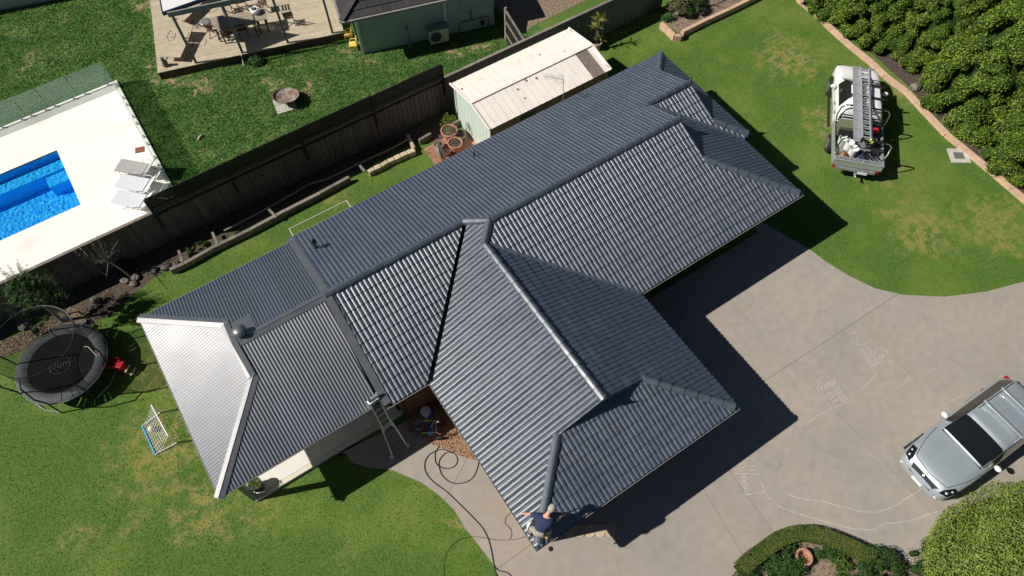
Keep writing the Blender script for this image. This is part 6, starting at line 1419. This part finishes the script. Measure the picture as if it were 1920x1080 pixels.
def cls_suv(r0, r1, j, ny):
    jj = min(j, ny - 2 - j); x = (r0[0] + r1[0]) / 2
    if 1.58 < x < 2.24 and jj >= 7: return 'windscreen'
    if 4.36 < x < 4.64 and jj >= 8: return 'rear_window'
    if jj in (5, 6) and 1.85 < x < 4.4 and not (3.02 < x < 3.1): return 'side_glass' if j == jj else 'side_glass/2'
    return 'body'
so_ = loft_parts(rows, G_, cls_suv, suv, {'body': M['carsilver'], 'windscreen': M['glass'], 'rear_window': M['glass'], 'side_glass': M['glass']}, ['body'])
for x in (.92, 3.78):
    for s in (-1, 1):
        wheel(suv, x, s * .82, .35, .24, s)
        b = MB(); pts = [(x + .41 * math.cos(a), s * .935, .36 + .41 * math.sin(a)) for a in [i * PI / 10 for i in range(11)]]; b.tube(pts, .025, 5); b.build('wheel_arch', M['black'], suv)
for s in (-1, 1):
    b = MB(); b.ball((1.98, s * 1.02, 1.06), (.09, .12, .075), 12, 8); mo = b.build('mirror', M['white'], suv, smooth=True); b = MB(); b.beam((2.0, s * .88, 1.0), (1.99, s * .98, 1.03), .05, .04); b.build('mirror_arm', M['black'], mo)
    b = MB(); b.tube([(2.55, s * .67, 1.70), (2.7, s * .67, 1.76), (4.0, s * .65, 1.75), (4.15, s * .64, 1.69)], .02, 6); b.build('roof_rail', M['alu'], suv)
    b = MB()
    hl = [(.10, s * .58, .74), (.20, s * .80, .76), (.50, s * .87, .90), (.46, s * .74, .955), (.20, s * .60, .845)]
    b.add([Vector(p) + Vector((-.012, s * .006, .016)) for p in hl], [(0, 1, 2, 3, 4)] if s > 0 else [(4, 3, 2, 1, 0)]); b.tube([Vector(p) + Vector((-.012, s * .006, .014)) for p in hl], .012, 5, closed=True); hlo = b.build('headlight', M['glass'], suv)
    b = MB(); b.ball((.24, s * .72, .82), (.06, .05, .035), 10, 6); b.ball((.38, s * .78, .885), (.05, .04, .03), 10, 6); b.build('lamp_lens', M['alu'], hlo, smooth=True)
    b = MB(); b.ball((.045, s * .66, .45), (.03, .09, .045), 10, 6); b.build('fog_light', M['alu'], suv, smooth=True)
    b = MB(); b.box((4.66, s * .8, .98), (.14, .16, .2)); b.build('tail_light', M['redlamp'], suv, bevel=.02)
    b = MB(); b.tube([(1.55, s * .74, 1.165), (1.9, s * .73, 1.41), (2.2, s * .715, 1.57), (2.6, s * .71, 1.64), (4.2, s * .67, 1.60)], .014, 5); b.build('window_trim', M['black'], suv)
    for x in (2.9, 3.6): b = MB(); b.box((x, s * .95, .88), (.16, .025, .025)); b.build('door_handle', M['alu'], suv)
for x in (2.85, 3.65): b = MB(); b.beam((x, -.72, 1.80), (x, .72, 1.80), .07, .03); b.build('cross_bar', M['alu'], suv, bevel=.008)
b = MB(); b.add([(.075, -.42, .70), (.075, .42, .70), (.15, .5, .80), (.15, -.5, .80), (.0, -.4, .56), (.0, .4, .56)], [(0, 3, 2, 1), (0, 1, 5, 4)]); b.X = None; gr_ = b.build('grille', M['black'], suv)
b = MB(); b.lathe([(.001, 0), (.05, 0), (.055, .012), (.001, .02)], (0, 0, 0), 16)
bd = b.build('badge', M['chrome'], gr_); bd.matrix_basis = Matrix.Translation((.095, 0, .755)) @ Matrix.Rotation(-.75, 4, 'Y')
b = MB(); b.box((-.03, 0, .46), (.02, .37, .12)); pl = b.build('number_plate', M['white'], suv)
b = MB(); b.beam((1.60, -.62, 1.155), (1.74, .08, 1.245), .015, .012); b.beam((1.60, .0, 1.16), (1.73, .62, 1.225), .015, .012); b.build('wiper', M['black'], suv)
b = MB()
for s in (-1, 1): b.beam((.45, s * .30, .945), (1.45, s * .46, 1.105), .012, .006)
b.build('bonnet_crease', M['carsilver'], suv)
b = MB(); b.tube([(.30, -.60, .925), (.9, -.80, 1.0), (1.46, -.88, 1.03)], .006, 4); b.tube([(.30, .60, .925), (.9, .80, 1.0), (1.46, .88, 1.03)], .006, 4); b.tube([(.30, -.60, .925), (.21, 0, .90), (.30, .60, .925)], .006, 4); b.build('bonnet_seam', M['black'], suv)
b = MB(); b.beam((1.50, -.74, 1.115), (1.50, .74, 1.115), .05, .01); b.build('cowl', M['black'], suv)
b = MB(); b.box((2.4, .42, .95), (.5, .45, .3)); b.box((2.4, -.42, .95), (.5, .45, .3)); b.box((2.62, .42, 1.15), (.12, .42, .5)); b.box((2.62, -.42, 1.15), (.12, .42, .5)); b.build('front_seat', M['pad'], suv)

# ---- white ute; local x = 0 at the nose
uf = Vector((29.28, -3.97)); ua = math.radians(-136.4)
ute = thing('utility_truck', 'white utility truck with open tray and ladder racks parked on the lawn', 'truck', (uf.x, uf.y, .0), ua)
st = [(0.00, .52, .42, .72, .40, .76), (.06, .74, .38, .84, .52, .88), (.25, .86, .36, .98, .62, 1.04), (.6, .90, .36, 1.07, .68, 1.13), (1.0, .91, .36, 1.11, .70, 1.19), (1.2, .91, .36, 1.13, .70, 1.24), (1.35, .91, .36, 1.14, .70, 1.32), (1.95, .91, .36, 1.16, .62, 1.72), (2.2, .91, .36, 1.17, .62, 1.78), (2.9, .91, .36, 1.17, .62, 1.80), (3.25, .90, .36, 1.17, .62, 1.77), (3.36, .89, .36, 1.15, .64, 1.60), (3.40, .88, .40, 1.1, .62, 1.45)]
rows, G_ = loft(st, pf_suv, 5)
def cls_ute(r0, r1, j, ny):
    jj = min(j, ny - 2 - j); x = (r0[0] + r1[0]) / 2
    if 1.32 < x < 1.97 and jj >= 7: return 'windscreen'
    if jj in (5, 6, 7) and 1.97 < x < 2.85 or jj in (5, 6) and 1.6 < x <= 1.97: return 'side_glass' if j == jj else 'side_glass/2'
    return 'body'
loft_parts(rows, G_, cls_ute, ute, {'body': M['carwhite'], 'windscreen': M['glass'], 'side_glass': M['glass']}, ['body'])
for x in (.92, 4.15):
    for s in (-1, 1): wheel(ute, x, s * .84, .37, .26, s)
for s in (-1, 1):
    b = MB(); b.ball((1.72, s * 1.04, 1.16), (.07, .13, .1), 12, 8); b.build('mirror', M['carwhite'], ute, smooth=True)
    b = MB(); b.box((.12, s * .66, .86), (.18, .22, .09)); b.build('headlight', M['glass'], ute, bevel=.02)
    b = MB(); b.box((5.56, s * .72, .62), (.03, .34, .1)); b.build('tail_light', M['redlamp'], ute)
    b = MB(); pts = [(.92 + .43 * math.cos(a), s * .92, .38 + .43 * math.sin(a)) for a in [i * PI / 10 for i in range(11)]]; b.tube(pts, .035, 5); b.build('wheel_arch', M['black'], ute)
    b = MB(); b.beam((1.4, s * .96, .42), (3.3, s * .96, .42), .1, .05); b.build('side_step', M['black'], ute)
    b = MB(); b.box((2.5, s * .915, .98), (.16, .03, .035)); b.box((3.0, s * .915, .98), (.16, .03, .035)); b.build('door_handle', M['black'], ute)
b = MB(); b.box((4.5, 0, .72), (2.1, 1.86, .05)); b.build('tray_floor', M['steel'], ute)
for s in (-1, 1): b = MB(); b.box((4.5, s * .93, .88), (2.1, .035, .3)); b.build('tray_side', M['alu'], ute)
tg = MB(); tg.box((5.56, 0, .88), (.04, 1.86, .28)); tg.box((5.49, 0, 1.03), (.22, 1.88, .03)); tgo = tg.build('tailgate', M['alu'], ute)
b = MB(); b.box((5.60, 0, .62), (.1, 1.5, .12)); b.box((5.63, .0, .6), (.05, 1.2, .05)); b.build('rear_bumper', M['steel'], ute)
b = MB(); b.box((5.66, .3, .55), (.02, .37, .12)); b.build('number_plate', M['white'], ute); b = MB(); b.beam((5.6, .05, .48), (5.85, .05, .48), .06, .05); b.ball((5.86, .05, .54), .035); b.build('tow_ball', M['alu'], ute)
text_mesh('lettering', 'RAPID ROOF SERVICES', .17, M['black'], tgo, Matrix.Translation((5.49, 0, 1.048)) @ Matrix.Rotation(PI / 2, 4, 'Z'))
text_mesh('door_lettering', 'ROOF SERVICES', .1, M['pad'], ute, Matrix.Translation((2.55, -.945, .78)) @ Matrix.Rotation(0, 4, 'Z') @ Matrix.Rotation(PI / 2, 4, 'X'))
# headboard frame behind the cab and rear frame, bent bright tubes
for x, nm in ((3.5, 'head_rack'), (5.25, 'rear_rack')):
    for s in (-1, 1):
        b = MB(); b.tube([(x, s * .88, .75), (x, s * .9, 1.1), (x - .02, s * .95, 1.35), (x - .05, s * .92, 1.72), (x - .05, s * .8, 1.86), (x - .05, s * .62, 1.88)], .03, 8); b.build(nm, M['chrome'], ute, smooth=True)
    b = MB(); b.beam((x - .05, -.66, 1.88), (x - .05, .66, 1.88), .06, .05); b.build('rack_bar', M['black'], ute)
b = MB()
for z in (1.1, 1.25, 1.4): b.beam((3.5, -.85, z), (3.5, .85, z), .03, .04)
b.build('headboard_bars', M['black'], ute)
for x in (2.15, 2.85): b = MB(); b.beam((x, -.72, 1.88), (x, .72, 1.88), .07, .04); b.beam((x, -.62, 1.76), (x, -.62, 1.88), .05, .05); b.beam((x, .62, 1.76), (x, .62, 1.88), .05, .05); b.build('roof_bar', M['black'], ute)
UM = ute.matrix_basis
def onute(x, y, z): return UM @ Vector((x, y, z))
def rackladder(y, z, x0, x1, wd, label):
    t = thing('extension_ladder', label, 'ladder', onute((x0 + x1) / 2, y, z), ua); L = x1 - x0
    for s in (-1, 1): b = MB(); b.box((0, s * wd / 2, 0), (L, .035, .075)); b.build('stile', M['alu'], t)
    n = int(L / .27)
    for k in range(n): b = MB(); b.box((-L / 2 + (k + .5) * L / n, 0, 0), (.045, wd, .03)); b.build('rung', M['alu'], t)
    for s in (-1, 1): b = MB(); b.box((L / 2 - .03, s * wd / 2, 0), (.07, .06, .09)); b.build('foot', M['lime'] if s > 0 else M['black'], t)
rackladder(-.10, 1.97, 1.25, 5.35, .40, 'lower aluminium extension ladder on the ute racks')
rackladder(-.14, 2.06, 1.45, 5.35, .30, 'upper narrower aluminium ladder stacked on the other one')
t = thing('plank', 'long aluminium plank on the racks beside the ladders', 'plank', onute(3.35, -.46, 1.96), ua); b = MB(); b.box((0, 0, 0), (4.1, .24, .05)); b.build('deck', M['alu'], t)
for k in range(9): b = MB(); b.box((-1.9 + k * .475, 0, .03), (.03, .22, .012)); b.build('rib', M['steel'], t)
# load in the tray (s = -1 is the side seen on the photo's left)
def crate(x, y, sx, sy, sz, m, label, cat, lid=None, name='toolbox'):
    t = thing(name, label, cat, onute(x, y, .75), ua); b = MB(); b.box((0, 0, sz / 2), (sx, sy, sz)); b.build('box_body', M[m], t, bevel=.02); b = MB(); b.box((0, 0, sz + .015), (sx + .02, sy + .02, .03))
    for k in range(3): b.box(((k - 1) * sx / 3, 0, sz + .035), (.03, sy, .015))
    b.build('lid', M[lid or m], t); b = MB(); b.tube([(-.06, -sy / 2 - .02, sz * .8), (-.06, -sy / 2 - .05, sz * .7), (.06, -sy / 2 - .05, sz * .7), (.06, -sy / 2 - .02, sz * .8)], .012, 5); b.build('latch', M['steel'], t)
crate(3.85, -.52, .42, .62, .5, 'olive', 'olive green toolbox behind the ute cab', 'toolbox')
crate(4.22, -.45, .28, .66, .36, 'black', 'black box between the olive toolbox and the buckets', 'toolbox')
crate(3.8, .52, .3, .6, .42, 'black', 'black generator box behind the headboard on the right', 'generator')
def trayb(x, y, r, h, m, label, tilt=0):
    t = thing('bucket', label, 'bucket', onute(x, y, .75), ua); t.rotation_euler = (tilt, 0, ua); b = MB(); b.lathe([(r * .85, 0), (r, h), (r * 1.06, h), (r * 1.06, h + .03), (r * .95, h + .03), (r * .9, h - .06), (.001, h - .1)], (0, 0, 0), 18); b.build('bucket_body', M[m], t); b = MB(); b.tube([(r * math.cos(a), r * math.sin(a) , h + .02 - .1 * math.sin(a)) for a in [i * PI / 8 for i in range(9)]], .006, 4); b.build('handle', M['steel'], t)
trayb(4.5, -.62, .17, .36, 'shedwall', 'pale green bucket at the left side of the tray'); trayb(4.62, -.35, .16, .34, 'white', 'white bucket in the middle of the tray beside the green one'); trayb(4.98, -.22, .17, .4, 'white', 'white bucket near the tailgate below the ladder feet')
t = thing('tool_bag', 'orange brown leather tool bag by the tailgate', 'bag', onute(5.2, -.55, .75), ua); b = MB(); b.ball((0, 0, .13), (.2, .17, .15), 12, 8); b.build('pouch', M['orange'], t, smooth=True); b = MB(); b.tube([(-.15, 0, .2), (-.08, 0, .34), (.08, 0, .34), (.15, 0, .2)], .014, 6); b.build('strap', M['black'], t)
t = thing('jacket', 'crumpled navy and black jacket lying near the tailgate', 'jacket', onute(5.1, .1, .75), ua)
b = MB()
for i in range(7): b.ball((random.uniform(-.18, .18), random.uniform(-.2, .25), .06 + random.random() * .08), (.12, .1, .07), 9, 6)
b.build('folds', M['navy'], t, smooth=True); b = MB(); b.tube([(.1, -.2, .1), (.25, 0, .12), (.2, .3, .08)], [.05, .06, .04], 7); b.build('sleeve', M['black'], t, smooth=True)
t = thing('hose_reel', 'black coil of high pressure hose on the right of the tray', 'hose', onute(4.35, .55, .78), ua)
for k in range(7): r = .2 + .025 * (k % 3); b = MB(); b.tube([(r * math.cos(a) + random.gauss(0, .006), r * math.sin(a) * 1.1, .06 + k * .045) for a in [i * PI / 12 for i in range(24)]], .018, 5, closed=True); b.build('hose_coil', M['rubber'], t, smooth=True)
b = MB(); b.lathe([(.07, 0), (.07, .42), (.1, .43), (.001, .45)], (0, 0, 0), 12); b.build('hub', M['steel'], t)
t = thing('red_fuel_can', 'red fuel can among the black gear behind the cab', 'fuel can', onute(3.98, .55, 1.18), ua); b = MB(); b.box((0, 0, .1), (.14, .26, .2)); b.build('can_body', M['red'], t, bevel=.02); b = MB(); b.lathe([(.025, .2), (.025, .25), (.001, .25)], (0, .07, 0), 8); b.build('cap', M['black'], t)
t = thing('steel_trestle', 'dark steel trestle bars across the right rear of the tray', 'trestle', onute(5.0, .5, .75), ua)
for k in range(4): b = MB(); b.beam((-.28, -.3 + k * .18, .02), (.25, -.3 + k * .18, .3), .04, .05); b.build('bar', M['black'], t)
b = MB(); b.beam((-.2, -.45, .34), (-.2, .45, .34), .06, .05); b.build('cross_bar', M['steel'], t)

# ------------------------------------------------------------------ chalk drawings on the driveway
zc = SZ + .003
def chalk(strokes, label, f, wd=.022, faint=False, texts=()):
    b = MB()
    for s in strokes:
        pts = [Vector(g2(*f(*p))) for p in s]; out = []
        for a, c in zip(pts[:-1], pts[1:]):
            n = max(1, int((c - a).length / .12))
            for k in range(n): out.append(a.lerp(c, k / n) + Vector((random.gauss(0, .004), random.gauss(0, .004))))
        out.append(pts[-1]); b.ribbon(out, wd, zc)
    o = tag(b.build('chalk_drawing', M['chalk_f' if faint else 'chalk']), label, 'chalk drawing')
    for (s, x0, y0, x1, y1, sz) in texts:
        p = Vector(g2(*f(x0, y0))); q = Vector(g2(*f(x1, y1))); d = q - p
        text_mesh('chalk_lettering', s, sz, M['chalk'], o, Matrix.Translation(((p.x + q.x) / 2, (p.y + q.y) / 2, zc + .001)) @ Matrix.Rotation(math.atan2(d.y, d.x), 4, 'Z'), extr=0)
    return o
f3 = lambda x, y: (1360 + x / 3.4286, 880 + y / 3.4286); f5 = lambda x, y: (1500 + x / 4.5, 580 + y / 4.5); f8 = lambda x, y: (1330 + x / 8.3, 820 + y / 8.3)
chalk([[(1368, 275), (1430, 362), (1470, 372), (1520, 372), (1545, 330), (1572, 268), (1520, 200)], [(1425, 358), (1565, 275)], [(1395, 285), (1405, 312), (1452, 292), (1440, 262), (1395, 285)], [(1420, 272), (1430, 302)], [(1400, 298), (1448, 278)], [(1458, 250), (1470, 278), (1495, 265), (1482, 238), (1458, 250)], [(1470, 244), (1482, 272)], [(1500, 225), (1515, 250), (1528, 245), (1512, 215)]],
      'chalk drawing of a building lettered SCHOOL near the silver car', f3, .02, texts=[('SCHOOL', 1540, 268, 1428, 330, .24)])
chalk([[(390, 155), (440, 178), (520, 195), (620, 205), (720, 235), (790, 250), (860, 272), (960, 278), (1040, 258), (1110, 225), (1150, 195), (1200, 165), (1280, 115)]], 'upper wavy chalk road line leading to the silver car nose', f3, .03)
chalk([[(205, 0), (215, 60), (240, 110), (270, 180), (330, 235), (430, 275), (560, 315), (680, 350), (800, 380), (950, 392), (1030, 350), (1160, 338), (1240, 315), (1360, 272)], [(150, 162), (245, 148)]], 'lower wavy chalk road line above the box hedge', f3, .026)
chalk([[(380, 562), (750, 572)], [(400, 525), (700, 520)], [(540, 345), (585, 455), (710, 452)], [(540, 338), (690, 340)], [(520, 350), (545, 470), (420, 490)], [(440, 412), (525, 408)], [(470, 380), (485, 460)], [(750, 572), (770, 640), (820, 770), (870, 870)], [(570, 900), (850, 850)], [(360, 590), (378, 640)], [(455, 920), (520, 915)]],
      'chalk drawing lettered PARK at the edge of the house shadow', f8, .022, texts=[('PARK', 580, 850, 535, 610, .30)])
chalk([[(432, 208), (480, 190)], [(445, 190), (478, 238)], [(478, 238), (485, 302), (555, 290), (478, 238)], [(480, 305), (590, 480), (610, 520), (632, 560)], [(555, 290), (655, 465), (612, 485)], [(510, 315), (520, 330), (610, 470)], [(545, 300), (640, 465)], [(515, 320), (535, 300), (548, 318)], [(555, 405), (590, 395)], [(565, 385), (580, 420)], [(632, 560), (490, 712)]], 'chalk drawing of a church tower with a cross on top', f5, .02)
chalk([[(620, 398), (640, 325), (715, 345), (785, 460)], [(620, 398), (690, 495)], [(652, 402), (700, 380), (712, 400), (668, 420), (652, 402)], [(680, 378), (692, 415)], [(690, 442), (740, 430), (765, 468)], [(690, 442), (710, 470)]], 'small chalk house beside the chalk church tower', f5, .02)
chalk([[(148, 668), (170, 570), (240, 575)], [(165, 665), (300, 590)], [(150, 690), (270, 838), (415, 775)], [(365, 640), (440, 740)], [(275, 680), (325, 655), (355, 700), (305, 722), (275, 680)], [(300, 668), (330, 712)], [(290, 700), (340, 678)], [(328, 740), (370, 722), (395, 758), (350, 780), (328, 740)], [(350, 730), (372, 770)], [(340, 760), (385, 742)], [(245 + 30 * math.cos(a), 735 + 30 * math.sin(a)) and (245 + 28 * math.cos(a), 735 + 30 * math.sin(a)) for a in [i * PI / 6 for i in range(13)]], [(240, 720), (258, 750)], [(298, 825), (270, 778), (310, 768)], [(0, 1000), (60, 965), (140, 905), (270, 838)]],
      'chalk house with windows and letters in the middle of the driveway', f5, .02, texts=[('FABBA', 175, 678, 305, 612, .22)])
chalk([[(700, 780), (740, 725), (810, 668), (870, 625), (930, 595), (1010, 580), (1050, 550), (1090, 525), (1170, 490)], [(860, 500), (885, 545), (930, 592)], [(820, 450), (880, 430), (945, 412), (1040, 395), (1100, 370)], [(1025, 180), (1160, 352)], [(960, 180), (1025, 180)], [(1170, 95), (1165, 150), (1240, 150), (1290, 180)], [(1100, 870), (1380, 720)], [(1105, 790), (1105, 730), (1145, 700)], [(1330, 318), (1430, 308)], [(1480, 265), (1530, 300)], [(870, 280), (910, 235)], [(1170, 400), (1310, 400)], [(1300, 480), (1350, 500), (1355, 560)]], 'faded rubbed out chalk road network above the silver car', f5, .03, True)

for o in list(COL.objects):
    if o.name.startswith('chalk_drawing') and 'faded' in o.get('label', ''): o['kind'] = 'stuff'
